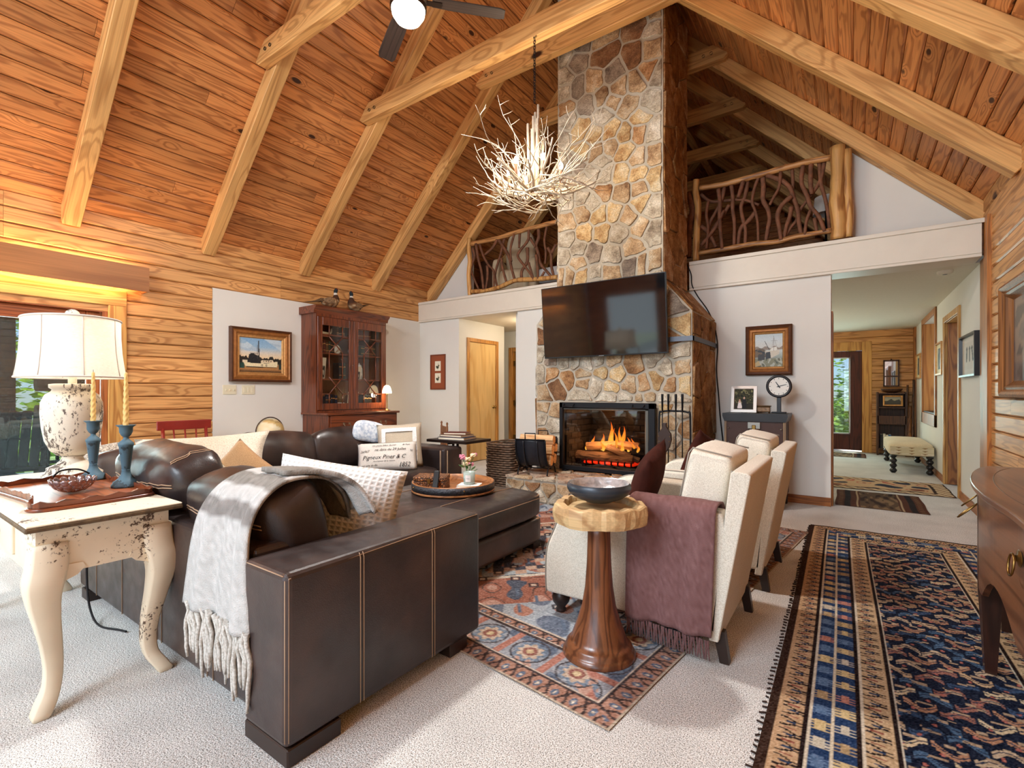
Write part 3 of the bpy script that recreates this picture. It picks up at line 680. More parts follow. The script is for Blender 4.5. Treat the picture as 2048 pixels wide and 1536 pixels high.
# firebox lining of sooty bricks
SOOT = plain('sooty_brick', (40, 36, 35), 0.9, var=0.25, scale=12); SOOTJ = plain('sooty_joint', (24, 22, 22), 0.95)
lin_ = B().box(SX0 - 0.001, SX0 + 0.02, YF - 0.01, 5.85, SZ0 - 0.02, SZ1).box(SX1 - 0.02, SX1 + 0.001, YF - 0.01, 5.85, SZ0 - 0.02, SZ1).box(SX0, SX1, 5.80, 5.85, SZ0 - 0.02, SZ1).box(SX0, SX1, YF, 5.85, SZ1 - 0.02, SZ1).box(SX0, SX1, YF - 0.01, 5.85, SZ0 - 0.03, SZ0 - 0.01)
fb = O('firebox', lin_.tf(inv_t), SOOTJ, fp)
for r in range(10):
    for k in range(7):
        x = SX0 + 0.03 + (k + (0.5 if r % 2 else 0)) * 0.165
        if x < SX1 - 0.05: O('brick', B().rbox(0, min(0.155, SX1 - 0.02 - x), -0.012, 0, 0, 0.066, 0.004, 1), SOOT, fb, M=inv_t @ Tr(x, 5.80, SZ0 + 0.075 * r))
    for k in range(4):
        y = YF + 0.02 + (k + (0.5 if r % 2 else 0)) * 0.165
        if y < 5.7: O('brick', B().rbox(0, 0.012, 0, min(0.155, 5.79 - y), 0, 0.066, 0.004, 1), SOOT, fb, M=inv_t @ Tr(SX0 + 0.02, y, SZ0 + 0.075 * r))
# ---- television on a tilting bracket
tv = T('television', 'large black flat television tilted down on the stone chimney above the fire', 'television', (-2.271, 4.95, 2.022)); tv.rotation_euler = (0.098, 0, 0.0045)
g = G('tv_screen'); g.set(Base_Color=(0.004, 0.004, 0.005, 1), Roughness=0.06, Specular_IOR_Level=0.75)
O('bezel', B().rbox(-0.737, 0.737, 0.0, 0.035, -0.4145, 0.4145, 0.004, 2), plain('black_plastic', (14, 14, 15), 0.35), tv)
O('screen', B().box(-0.728, 0.728, -0.002, 0.0, -0.398, 0.405), g.mat, tv)
O('back_housing', B().rbox(-0.55, 0.55, 0.035, 0.075, -0.33, 0.2, 0.015, 2), plain('black_plastic', (14, 14, 15), 0.35), tv)
O('wall_bracket', B().box(-0.2, 0.2, 0.07, 0.13, -0.12, 0.12), IRON, tv)
O('maker_badge', B().box(-0.03, 0.03, -0.004, 0.0, -0.411, -0.404), plain('silver_badge', (150, 150, 152), 0.3, 0.8), tv)
# ---- fire screen frame
ys = 5.055
fs = T('fire_screen', 'black iron framed fire screen with two handles standing on the hearth', 'fire screen', (-2.258, ys, 0.284))
def lbox(b, x0, x1, y0, y1, z0, z1): return b.rbox(x0 + 2.258, x1 + 2.258, y0 - ys, y1 - ys, z0 - 0.284, z1 - 0.284, 0.006, 1)
fx0, fx1, fz0_, fz1_ = -2.834, -1.682, 0.30, 1.09
O('frame', lbox(lbox(lbox(lbox(B(), fx0, fx0 + 0.045, ys - 0.02, ys + 0.03, fz0_, fz1_), fx1 - 0.075, fx1, ys - 0.02, ys + 0.03, fz0_, fz1_), fx0, fx1, ys - 0.02, ys + 0.03, fz1_ - 0.065, fz1_), fx0, fx1, ys - 0.025, ys + 0.03, fz0_, fz0_ + 0.05), IRON, fs)
O('inner_edge', lbox(lbox(B(), fx1 - 0.115, fx1 - 0.075, ys - 0.005, ys + 0.02, fz0_ + 0.05, fz1_ - 0.065), fx0 + 0.045, fx1 - 0.075, ys - 0.005, ys + 0.02, fz1_ - 0.085, fz1_ - 0.065), plain('dull_steel', (96, 94, 88), 0.5, 0.7), fs)
for hx in (-2.70, -1.86):
    hpts = [(hx - 0.065 + 2.258, -0.02, fz1_ - 0.02 - 0.284), (hx - 0.06 + 2.258, -0.06, fz1_ - 0.05 - 0.284), (hx + 0.06 + 2.258, -0.06, fz1_ - 0.05 - 0.284), (hx + 0.065 + 2.258, -0.02, fz1_ - 0.02 - 0.284)]
    O('handle', B().tube(hpts, 0.006, 8), IRON, fs)
for fx_ in (fx0 + 0.08, fx1 - 0.08): O('foot', lbox(B(), fx_ - 0.03, fx_ + 0.03, ys - 0.05, ys + 0.04, 0.284, 0.302), IRON, fs)
O('glass_pane', lbox(B(), fx0 + 0.04, fx1 - 0.07, ys + 0.004, ys + 0.008, fz0_ + 0.04, fz1_ - 0.06), glass('smoked_glass', (205, 200, 198), 0.02, 0.10), fs)
# ---- grate, burning logs, flames
gx, gy = at(1222, 905, Y=5.45).x, 5.45
gr = T('fire_grate', 'black iron grate holding the burning logs', 'grate', (gx, gy, 0.27))
for k in range(9): O('bar', B().tube(smoothpath([(-0.32 + 0.08 * k, -0.17, 0.14), (-0.32 + 0.08 * k, -0.15, 0.08), (-0.32 + 0.08 * k, 0.15, 0.08), (-0.32 + 0.08 * k, 0.17, 0.15)], 4), 0.010, 6), IRON, gr)
O('front_rail', B().tube([(-0.36, -0.155, 0.07), (0.36, -0.155, 0.07)], 0.012, 6).tube([(-0.36, 0.15, 0.07), (0.36, 0.15, 0.07)], 0.012, 6), IRON, gr)
for sx in (-0.3, 0.3):
    for sy in (-0.15, 0.15): O('leg', B().tube([(sx, sy, 0.07), (sx * 1.1, sy * 1.15, 0)], 0.011, 6), IRON, gr)
BARK = wood('charred_bark', (150, 122, 98), (76, 58, 48), 'x', rings=10, across=20, along=2, var=0.2, bump=0.6, rough=0.9)
SPLIT = wood('split_log_face', (214, 172, 124), (176, 124, 80), 'x', rings=6, across=16, along=1.5, var=0.1, rough=0.8)
CHAR = plain('charcoal', (26, 22, 22), 0.95, var=0.4, scale=30, bump=0.6)
def log(name, p0, p1, r, mat, label, group, seed=0, endm=None):
    p0 = Vector(p0); p1 = Vector(p1); d_ = p1 - p0; l_ = d_.length
    t = T(name, label, 'log', p0, 0, group); q = d_.to_track_quat('X', 'Z'); t.rotation_mode = 'QUATERNION'; t.rotation_quaternion = q
    rr = random.Random(seed); b = B(); n = 10; rings = []
    rad = [r * rr.uniform(0.8, 1.12) for _ in range(n)]
    for i in range(7):
        rings.append([b.m.verts.new((l_ * i / 6, rad[j] * rr.uniform(0.94, 1.06) * math.cos(2 * PI * j / n), rad[j] * rr.uniform(0.94, 1.06) * math.sin(2 * PI * j / n))) for j in range(n)])
    for A, D in zip(rings, rings[1:]):
        for j in range(n): b.m.faces.new((A[j], A[(j + 1) % n], D[(j + 1) % n], D[j]))
    O('bark', b, mat, t)
    for x_, rg in ((-0.001, 0), (l_ + 0.001, 6)):
        e = B(); e.m.faces.new([e.m.verts.new((x_, rad[j] * math.cos(2 * PI * j / n), rad[j] * math.sin(2 * PI * j / n))) for j in range(n)]); O('cut_end', e, endm or SPLIT, t)
    return t
lg = 'logs burning on the grate'
log('burning_log', (gx - 0.40, gy - 0.10, 0.44), (gx + 0.30, gy - 0.05, 0.42), 0.058, BARK, 'charred log along the front of the fire', lg, 1)
log('burning_log', (gx - 0.36, gy + 0.08, 0.45), (gx + 0.38, gy + 0.10, 0.43), 0.062, BARK, 'blackened log at the back of the fire', lg, 2)
log('burning_log', (gx - 0.30, gy - 0.04, 0.55), (gx + 0.06, gy + 0.02, 0.58), 0.05, SPLIT, 'pale split log lying on top at the left of the fire', lg, 3)
log('burning_log', (gx + 0.0, gy - 0.12, 0.56), (gx + 0.36, gy - 0.02, 0.42), 0.04, BARK, 'thin log sloping down to the right across the fire', lg, 4)
log('burning_log', (gx + 0.08, gy + 0.06, 0.58), (gx + 0.34, gy + 0.04, 0.56), 0.05, SPLIT, 'short pale log at the top right of the fire', lg, 5)
log('burning_log', (gx + 0.26, gy + 0.0, 0.50), (gx + 0.46, gy + 0.05, 0.48), 0.07, CHAR, 'black charred log end at the right of the fire', lg, 6, CHAR)
def flamemat():
    g = G('flame'); tc = g.n('TexCoord'); z = g.n('SeparateXYZ', {0: tc.outputs['Generated']})
    r = g.ramp(z.outputs[2], [(0.0, lin((255, 200, 90))), (0.45, lin((255, 168, 50))), (1.0, lin((236, 84, 20)))])
    em = g.n('Emission', {'Color': r.outputs[0], 'Strength': 3.2}); tr = g.n('BsdfTransparent')
    lw = g.n('LayerWeight', {'Blend': 0.5}); f = g.n('MapRange', {0: lw.outputs['Facing'], 1: 0.0, 2: 0.85, 3: 0.62, 4: 0.0})
    mx = g.n('MixShader', {0: f.outputs[0], 1: tr.outputs[0], 2: em.outputs[0]}); g.t.links.new(mx.outputs[0], g.t.nodes['Material Output'].inputs[0]); return g.mat
FLM = flamemat()
fl = T('fire', 'orange and yellow flames rising from the burning logs', 'fire', (gx, gy, 0.5))
fr_ = random.Random(5)
for fx, fy, h, r in ((-0.24, -0.06, 0.22, 0.05), (-0.13, -0.02, 0.26, 0.055), (-0.03, 0.0, 0.44, 0.065), (0.05, -0.03, 0.30, 0.05), (0.12, 0.02, 0.38, 0.06), (0.2, 0.0, 0.22, 0.05), (0.28, -0.05, 0.16, 0.04), (0.02, -0.12, 0.12, 0.05), (0.16, -0.13, 0.11, 0.045), (-0.30, -0.1, 0.10, 0.03), (0.34, -0.08, 0.12, 0.035), (-0.08, -0.1, 0.15, 0.045), (-0.02, 0.05, 0.34, 0.05), (0.08, 0.06, 0.36, 0.05), (0.15, -0.04, 0.25, 0.045), (-0.18, 0.05, 0.16, 0.04), (0.24, 0.06, 0.2, 0.04)):
    ph = fr_.uniform(0, 6); n = 14; r *= 0.45; h *= 0.8; fy += 0.05
    pts = [(fx + 0.028 * math.sin(ph + 4.2 * i / n) * i / n, fy + 0.02 * math.cos(ph + 4 * i / n) * i / n, h * i / n) for i in range(n + 1)]
    O('flame', B().tube(pts, [r * (0.55 + 1.4 * (i / n) * (1 - i / n) * 2) * (1 - (i / n) ** 2.2) + 0.001 for i in range(n + 1)], 10), FLM, fl)
O('embers', B().rbox(-0.30, 0.32, -0.14, 0.12, -0.15, -0.12, 0.01, 1), emit('ember_glow', (255, 50, 16), 1.2), fl)
l_ = bpy.data.lights.new('firelight', 'POINT'); l_.energy = 20; l_.color = (1, 0.5, 0.2); l_.shadow_soft_size = 0.12
o = bpy.data.objects.new('firelight', l_); C.objects.link(o); o.location = (gx, gy - 0.22, 0.70)
# ---- fire tools
ty = 4.90; tb = at(1349, 822, Y=ty); zt = tb.z; xc = tb.x; hz = 0.285
ts = T('fire_tool_stand', 'black iron stand for fire tools on the hearth right of the screen', 'stand', (xc, ty, hz))
hw = (at(1380, 830, Y=ty).x - at(1318, 830, Y=ty).x) / 2; H_ = zt - hz
O('frame', B().tube(smoothpath([(-hw, 0, 0.02), (-hw, 0, H_ - 0.08), (-hw + 0.03, 0, H_ - 0.01), (0, 0, H_), (hw - 0.03, 0, H_ - 0.01), (hw, 0, H_ - 0.08), (hw, 0, 0.02)], 5), 0.010, 8), IRON, ts)
O('base', B().rbox(-hw - 0.02, hw + 0.02, -0.07, 0.07, 0, 0.025, 0.006, 1), IRON, ts)
for i, (u, nm, lb) in enumerate(((1326, 'poker', 'leftmost long black poker hanging on the fire tool stand'), (1338, 'ash_shovel', 'black ash shovel hanging second from left on the tool stand'), (1353, 'fire_tongs', 'black fire tongs hanging third on the tool stand'), (1366, 'hearth_brush', 'rightmost black hearth brush hanging on the tool stand'))):
    dx = at(u, 822, Y=ty).x - xc
    t = T(nm, lb, 'fire tool', (xc + dx, ty - 0.022, hz + 0.12), 0, 'fire tools on the stand'); hh = at(u, 788, Y=ty).z - hz - 0.12
    O('rod', B().tube([(0, 0, 0.0), (0, 0, hh - 0.16)], 0.006, 8), IRON, t); O('handle', B().tube([(0, 0, hh - 0.17), (0, 0, hh - 0.02), (0, 0, hh)], [0.008, 0.013, 0.012], 8), IRON, t)
    if i == 0: O('hook', B().tube([(0, 0, 0.0), (0, 0, -0.06)], [0.006, 0.002], 6).tube([(0, 0, 0.02), (0.035, 0, 0.0)], 0.005, 6), IRON, t)
    if i == 1: O('pan', B().rbox(-0.045, 0.045, -0.012, 0.012, -0.09, 0.03, 0.008, 1), IRON, t)
    if i == 2: O('jaw', B().tube([(0, 0, 0.02), (0.02, 0, -0.04), (0, 0, -0.08)], 0.005, 6).tube([(0, 0, 0.02), (-0.02, 0, -0.04), (0, 0, -0.08)], 0.005, 6), IRON, t)
    if i == 3: O('bristles', B().lathe([(0.01, 0.03), (0.03, 0.0), (0.04, -0.09), (0, -0.09)], 10), plain('dark_bristle', (36, 26, 20), 0.9), t)
bx_ = at(1333, 880, Y=ty)
t = T('bellows', 'dark brown leather bellows hanging from the fire tool stand', 'bellows', (bx_.x, ty - 0.055, at(1333, 912, Y=ty).z))
hb = at(1333, 845, Y=ty).z - at(1333, 912, Y=ty).z
prof = [(0.004, 0), (0.012, 0.12), (0.05, 0.3), (0.068, 0.5), (0.062, 0.68), (0.03, 0.82), (0.016, 0.9), (0.018, 1.0)]
b = B().prism([(r, z * hb) for r, z in prof] + [(-r, z * hb) for r, z in prof[::-1]], -0.018, 0.018, 'y'); bevel(O('paddle', b, plain('dark_leather_wood', (52, 34, 26), 0.4), t), 0.006, 2)
O('nozzle', B().tube([(0, 0, 0.02), (0, 0, -0.03)], [0.008, 0.005], 8), BRASS, t)
O('studs', B().ball((0.05, -0.02, 0.45 * hb), 0.005, n=6, m=4).ball((-0.05, -0.02, 0.45 * hb), 0.005, n=6, m=4).ball((0.055, -0.02, 0.6 * hb), 0.005, n=6, m=4).ball((-0.055, -0.02, 0.6 * hb), 0.005, n=6, m=4), BRASS, t)
# ---- leather log sling with firewood
lp = at(1066, 948, Z=0.285)
ls = T('log_holder', 'black leather log sling on an iron frame on the hearth', 'log holder', (lp.x, lp.y + 0.08, 0.285), math.radians(12))
LB = plain('black_leather', (30, 30, 36), 0.45, var=0.2, scale=20, bump=0.1)
U = [(-0.21 + 0.0, 0.40), (-0.20, 0.30), (-0.165, 0.19), (-0.10, 0.11), (0, 0.085), (0.10, 0.11), (0.165, 0.19), (0.20, 0.30), (0.21, 0.40)]
up_ = smoothpath([(0, y, z) for y, z in U], 3)
b = B().grid(1, len(up_) - 1, lambda u, v: Vector((-0.17 + 0.34 * u, up_[round(v * (len(up_) - 1))].y, up_[round(v * (len(up_) - 1))].z)))
so = O('sling', b, LB, ls); so.modifiers.new('t', 'SOLIDIFY').thickness = 0.008
for sx in (-0.175, 0.175): O('frame', B().tube([(sx, p.y * 1.03, p.z - 0.008) for p in up_], 0.008, 8), IRON, ls)
for sx in (-0.08, 0.08): O('strap', B().tube([(sx, p.y * 1.05, p.z - 0.014) for p in up_], 0.010, 6), LB, ls)
for sy in (-1, 1):
    O('handle', B().tube([(-0.06, sy * 0.21, 0.40), (-0.06, sy * 0.215, 0.47), (0.06, sy * 0.215, 0.47), (0.06, sy * 0.21, 0.40)], 0.007, 6).tube([(-0.175, sy * 0.212, 0.40), (0.175, sy * 0.212, 0.40)], 0.008, 6), IRON, ls)
for sx in (-0.175, 0.175):
    O('leg', B().tube(smoothpath([(sx, -0.15, 0.0), (sx, -0.11, 0.07), (sx, 0, 0.095), (sx, 0.11, 0.07), (sx, 0.15, 0.0)], 4), 0.008, 6), IRON, ls)
O('stretcher', B().tube([(-0.175, 0, 0.06), (0.175, 0, 0.06)], 0.006, 6), IRON, ls)
Ml = Tr(lp.x, lp.y + 0.08, 0.285) @ Rz(math.radians(12))
for i, (y, z, r, lb) in enumerate(((-0.06, 0.16, 0.055, 'split firewood log at the near bottom of the leather sling'), (0.06, 0.17, 0.058, 'split firewood log at the far bottom of the leather sling'), (-0.02, 0.275, 0.06, 'pale split log in the middle of the leather sling'), (0.10, 0.285, 0.05, 'split firewood log high at the far side of the sling'), (0.02, 0.385, 0.05, 'topmost pale split log in the leather sling'))):
    log('firewood', Ml @ Vector((-0.2, y, z)), Ml @ Vector((0.2, y, z)), r, SPLIT, lb, 'firewood in the sling', 20 + i)
# ---- wicker basket beside the hearth
wp = at(1022, 948, Z=0)
wk = T('wicker_basket', 'tall dark woven wicker basket beside the hearth', 'basket', (-3.46, 4.90, 0))
WK = plain('dark_wicker', (104, 80, 62), 0.6, var=0.3, scale=40)
hb = 0.60
for k in range(22):
    z = 0.02 + k * (hb - 0.03) / 21; pts = []
    for i in range(64):
        a = 2 * PI * i / 64; c_, s_ = math.cos(a), math.sin(a); q = (abs(c_) ** 5 + abs(s_) ** 5) ** (-1 / 5)
        off_ = 0.006 * (1 if (i // 2 + k) % 2 else -1)
        pts.append((c_ * q * (0.20 + off_), s_ * q * (0.26 + off_), z))
    O('wicker_row', B().tube(pts, 0.012, 5, close=True), WK, wk)
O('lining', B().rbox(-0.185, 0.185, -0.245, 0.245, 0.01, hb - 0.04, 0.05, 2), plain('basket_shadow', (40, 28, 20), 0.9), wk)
# ================================================================ SEATING
from mathutils import noise as mn
def leather():
    g = G('dark_brown_leather'); tc = g.n('TexCoord')
    a = g.n('TexNoise', {'Vector': tc.outputs['Object'], 'Scale': 3.0, 'Detail': 4}); v = g.n('TexVoronoi', {'Vector': tc.outputs['Object'], 'Scale': 260.0}); c = g.n('TexNoise', {'Vector': tc.outputs['Object'], 'Scale': 14.0, 'Detail': 3})
    r = g.ramp(a.outputs[0], [(0.32, lin((34, 26, 26))), (0.52, lin((52, 41, 39))), (0.76, lin((80, 60, 52)))])
    ro = g.n('MapRange', {0: c.outputs[0], 1: 0.3, 2: 0.7, 3: 0.28, 4: 0.46})
    g.set(Base_Color=r.outputs[0], Roughness=ro.outputs[0], Specular_IOR_Level=0.55, Coat_Weight=0.15, Coat_Roughness=0.3)
    g.set(Normal=g.bump(g.math('ADD', g.math('MULTIPLY', v.outputs[0], 0.25), c), 0.22, 0.006)); return g.mat
LEA = leather()
STITCH = plain('tan_thread', (170, 140, 112), 0.7)
DFOOT = plain('espresso_wood', (42, 28, 22), 0.4, coat=0.2)
def cush(b, x0, x1, y0, y1, z0, z1, puff=(0.02, 0.02, 0.03), n=8, e=7.0, wr=0.0, seed=0, M=None):
    """upholstered block: rounded box, crowned faces, soft wrinkles"""
    t = B(); bmesh.ops.create_cube(t.m, size=2.0); bmesh.ops.subdivide_edges(t.m, edges=t.m.edges[:], cuts=n, use_grid_fill=True)
    hx, hy, hz = (x1 - x0) / 2, (y1 - y0) / 2, (z1 - z0) / 2; c = Vector(((x0 + x1) / 2, (y0 + y1) / 2, (z0 + z1) / 2))
    for v in t.m.verts:
        x, y, z = v.co; x, y, z = math.sin(x * PI / 2) * 0.4 + x * 0.6, math.sin(y * PI / 2) * 0.4 + y * 0.6, math.sin(z * PI / 2) * 0.4 + z * 0.6
        k = (abs(x) ** e + abs(y) ** e + abs(z) ** e) ** (-1 / e); x, y, z = x * k, y * k, z * k
        fx, fy, fz = 1 - x * x, 1 - y * y, 1 - z * z
        fx, fy, fz = max(fx, 0), max(fy, 0), max(fz, 0)
        p = Vector((x * hx + puff[0] * x * fy * fz, y * hy + puff[1] * y * fx * fz, z * hz + puff[2] * z * fx * fy))
        if wr:
            q = (p + c) * 5 + Vector((seed * 7.3, seed * 3.1, 0)); d = Vector((x, y, z)).normalized()
            p += d * wr * (mn.noise(q) + 0.6 * mn.noise(Vector((q.x * 3.5, q.y * 3.5, q.z * 0.8))))
        v.co = p + c
    for f in t.m.faces: f.smooth = True
    return b.add(t, M)
# ---- sectional sofa: near run facing the fire, left run facing right
sf = T('sectional_sofa', 'dark brown leather L-shaped sectional sofa with contrast stitching', 'sofa', (-3.0, 1.3, 0))
SO = Tr(3.0, -1.3, 0)
def sp(name, b, mat=LEA): return O(name, b.tf(SO), mat, sf)
AX0, AX1, AY0, AY1 = -1.735, -1.465, 0.845, 1.83
a_ = sp('arm', B().rbox(AX0, AX1, AY0, AY1, 0.06, 0.622, 0.022, 3))
def stitch(parent, pts, r=0.0022, name='stitching'): return O(name, B().tube([Vector(p) + Vector((3.0, -1.3, 0)) for p in pts], r, 5), STITCH, parent)
for yy in (1.13, 1.145, 1.50, 1.515): stitch(a_, [(AX1 + 0.001, yy, 0.07), (AX1 + 0.001, yy, 0.60), (AX1 - 0.007, yy, 0.616)])
stitch(a_, [(AX1 - 0.004, AY0 + 0.012, 0.08), (AX1 - 0.004, AY0 + 0.012, 0.605), (AX1 - 0.004, AY1 - 0.02, 0.617)]); stitch(a_, [(AX0 + 0.02, AY0 + 0.003, 0.612), (AX1 - 0.02, AY0 + 0.003, 0.612)])
stitch(a_, [(AX1 - 0.012, AY0 + 0.004, 0.08), (AX1 - 0.012, AY0 + 0.004, 0.60)])
b_ = sp('back_frame', B().rbox(-3.76, AX0 - 0.004, 0.885, 1.07, 0.06, 0.645, 0.022, 3))
for xx in (-2.05, -2.10, -2.55, -2.60, -3.05, -3.45): stitch(b_, [(xx, 0.884, 0.07), (xx, 0.884, 0.63)])
sp('back_frame', B().rbox(-4.60, -4.38, 0.96, 3.98, 0.06, 0.66, 0.022, 3)); sp('end_panel', B().rbox(-4.375, -3.765, 0.96, 1.08, 0.06, 0.66, 0.02, 3))
fa = sp('arm', B().rbox(-4.37, -3.44, 3.70, 3.99, 0.06, 0.625, 0.03, 3))
for yy in (3.74, 3.75): stitch(fa, [(-3.438, yy, 0.08), (-3.438, yy, 0.60)])
for xx in (-3.49, -3.50): stitch(fa, [(xx, 3.699, 0.08), (xx, 3.699, 0.60)])
sp('seat_base', B().rbox(-3.76, AX0 - 0.005, 1.075, 1.80, 0.06, 0.27, 0.02, 2)); sp('seat_base', B().rbox(-4.375, -3.46, 1.085, 3.695, 0.06, 0.27, 0.02, 2))
for i, (x0, x1) in enumerate(((-2.735, -1.745), (-3.74, -2.745))): sp('seat_cushion', cush(B(), x0, x1, 1.08, 1.83, 0.265, 0.44, (0.0, 0.015, 0.02), wr=0.004, seed=i))
for i, (y0, y1) in enumerate(((1.09, 1.85), (1.86, 2.77), (2.78, 3.69))): sp('seat_cushion', cush(B(), -4.37, -3.44, y0, y1, 0.265, 0.44, (0.015, 0.0, 0.02), wr=0.004, seed=5 + i))
from mathutils.bvhtree import BVHTree
def fit(obj, pts, r=0.0028, name='stitching'):      # a seam laid on the surface of an upholstered part
    me = obj.data; bv = BVHTree.FromPolygons([v.co for v in me.vertices], [p.vertices for p in me.polygons]); out = []
    for p in pts:
        h = bv.find_nearest(Vector(p) + Vector((3.0, -1.3, 0)))
        out.append(h[0] + h[1] * 0.001)
    return O(name, B().tube(out, r, 5), STITCH, obj)
# back cushions, slumped
for i, (x0, x1, top) in enumerate(((-2.50, -1.745, 0.815), (-3.36, -2.52, 0.89))):
    M = Tr((x0 + x1) / 2, 1.14, 0.44) @ Rx(math.radians(16)) @ Tr(0, 0, 0)
    c_ = sp('back_cushion', cush(B(), -(x1 - x0) / 2, (x1 - x0) / 2, -0.11, 0.13, 0.0, top - 0.44 + 0.03, (0.02, 0.05, 0.03), n=12, e=6, wr=0.016, seed=11 + i, M=M))
    for dz in (0.0, 0.016): fit(c_, [M @ Vector(((x1 - x0) / 2 * t, -0.20, (top - 0.43) * 0.86 - dz - 0.02 * t * t)) for t in np.linspace(-0.93, 0.93, 25)])
    for dx in (0.0, 0.016): fit(c_, [M @ Vector(((x1 - x0) / 2 * 0.90 - dx, t, (top - 0.30))) for t in np.linspace(-0.11, 0.13, 12)])
for i, (y0, y1, top) in enumerate(((1.06, 1.84, 0.765), (1.85, 2.76, 0.80), (2.74, 3.62, 0.80))):
    M = Tr(-4.30, (y0 + y1) / 2, 0.44) @ Ry(math.radians(-14))
    sp('back_cushion', cush(B(), -0.11, 0.15, -(y1 - y0) / 2, (y1 - y0) / 2, 0.0, top - 0.42, (0.05, 0.02, 0.03), n=10, e=5, wr=0.016, seed=21 + i, M=M))
for x0, y0 in ((-1.735, 0.85), (-1.60, 1.63), (-3.70, 0.88), (-3.52, 3.82), (-4.55, 3.82), (-4.5, 1.0)): sp('foot', B().rbox(x0, x0 + (0.27 if y0 == 0.85 else 0.12), y0, y0 + (0.2 if y0 == 0.85 else 0.12), 0.0, 0.06, 0.004, 1), DFOOT)
# ---- ottoman
ot = T('leather_ottoman', 'large square dark leather ottoman holding the round tray', 'ottoman', (-2.50, 2.63, 0))
O('base', cush(B(), -0.545, 0.545, -0.60, 0.62, 0.05, 0.245, (0, 0, 0), e=14), LEA, ot)
O('top_cushion', cush(B(), -0.555, 0.555, -0.61, 0.63, 0.245, 0.435, (0.012, 0.012, 0.02), n=10, e=9, wr=0.004, seed=3), LEA, ot)
for xx in (-0.28, 0.28): O('stitching', B().tube([(xx, y, 0.4385 + 0.018 * (1 - (xx / 0.55) ** 2) * (1 - (y / 0.6) ** 2)) for y in np.linspace(-0.56, 0.58, 11)], 0.0025, 5), STITCH, ot)
O('stitching', B().tube([(0.566, y, 0.40) for y in np.linspace(-0.55, 0.57, 5)], 0.0022, 5), STITCH, ot)
for sx in (-0.47, 0.47):
    for sy in (-0.52, 0.54): O('foot', B().rbox(sx - 0.05, sx + 0.05, sy - 0.05, sy + 0.05, 0, 0.055, 0.004, 1), DFOOT, ot)
# ---- fabric materials
def weave(name, c, c2, scale=300.0, rough=0.9, bump=0.3, big=0.06):
    if name in _mc: return _mc[name]
    g = G(name); tc = g.n('TexCoord'); a = g.n('TexNoise', {'Vector': tc.outputs['Object'], 'Scale': scale, 'Detail': 2}); b = g.n('TexNoise', {'Vector': tc.outputs['Object'], 'Scale': 5.0, 'Detail': 2})
    r = g.ramp(a.outputs[0], [(0.35, lin(c2)), (0.6, lin(c))]); k = g.n('MapRange', {0: b.outputs[0], 1: 0.3, 2: 0.7, 3: 1 - big, 4: 1 + big})
    g.set(Base_Color=g.n('VectorMath', {0: r.outputs[0], 1: k.outputs[0]}, operation='MULTIPLY').outputs[0], Roughness=rough, Specular_IOR_Level=0.15, Sheen_Weight=0.15, Normal=g.bump(a.outputs[0], bump, 0.004)); _mc[name] = g.mat; return g.mat
def waffle():
    g = G('white_waffle_knit'); tc = g.n('TexCoord')
    w1 = g.n('TexWave', {'Vector': tc.outputs['Object'], 'Scale': 11.0, 'Distortion': 0.8, 'Detail': 1}, bands_direction='X'); w2 = g.n('TexWave', {'Vector': tc.outputs['Object'], 'Scale': 14.0, 'Distortion': 0.8, 'Detail': 1}, bands_direction='Z')
    m = g.math('MAXIMUM', w1.outputs['Fac'] if 'Fac' in w1.outputs else w1.outputs[1], w2.outputs['Fac'] if 'Fac' in w2.outputs else w2.outputs[1])
    r = g.ramp(m, [(0.25, lin((196, 194, 189))), (0.7, lin((226, 224, 220)))])
    g.set(Base_Color=r.outputs[0], Roughness=0.95, Specular_IOR_Level=0.1, Normal=g.bump(m, 0.45, 0.012)); return g.mat
def pil(name, label, loc, rot, wd, ht, th, mat, seed=0, pinch=0.07, grp=None, e=0.5, n=16):
    t = T(name, label, 'pillow', loc, 0, grp); t.rotation_euler = rot
    o = O('cover', B().pillow(wd, ht, th, n=n, seed=seed, pinch=pinch, e=e), mat, t); return t, o
# waffle-knit pillow on the near run
t, o = pil('knit_pillow', 'large white waffle-knit pillow on the near run of the sofa', (-2.06, 1.43, 0.625), (math.radians(-14), math.radians(7), math.radians(28)), 0.66, 0.48, 0.25, waffle(), 1, 0.05, n=24, e=0.42)
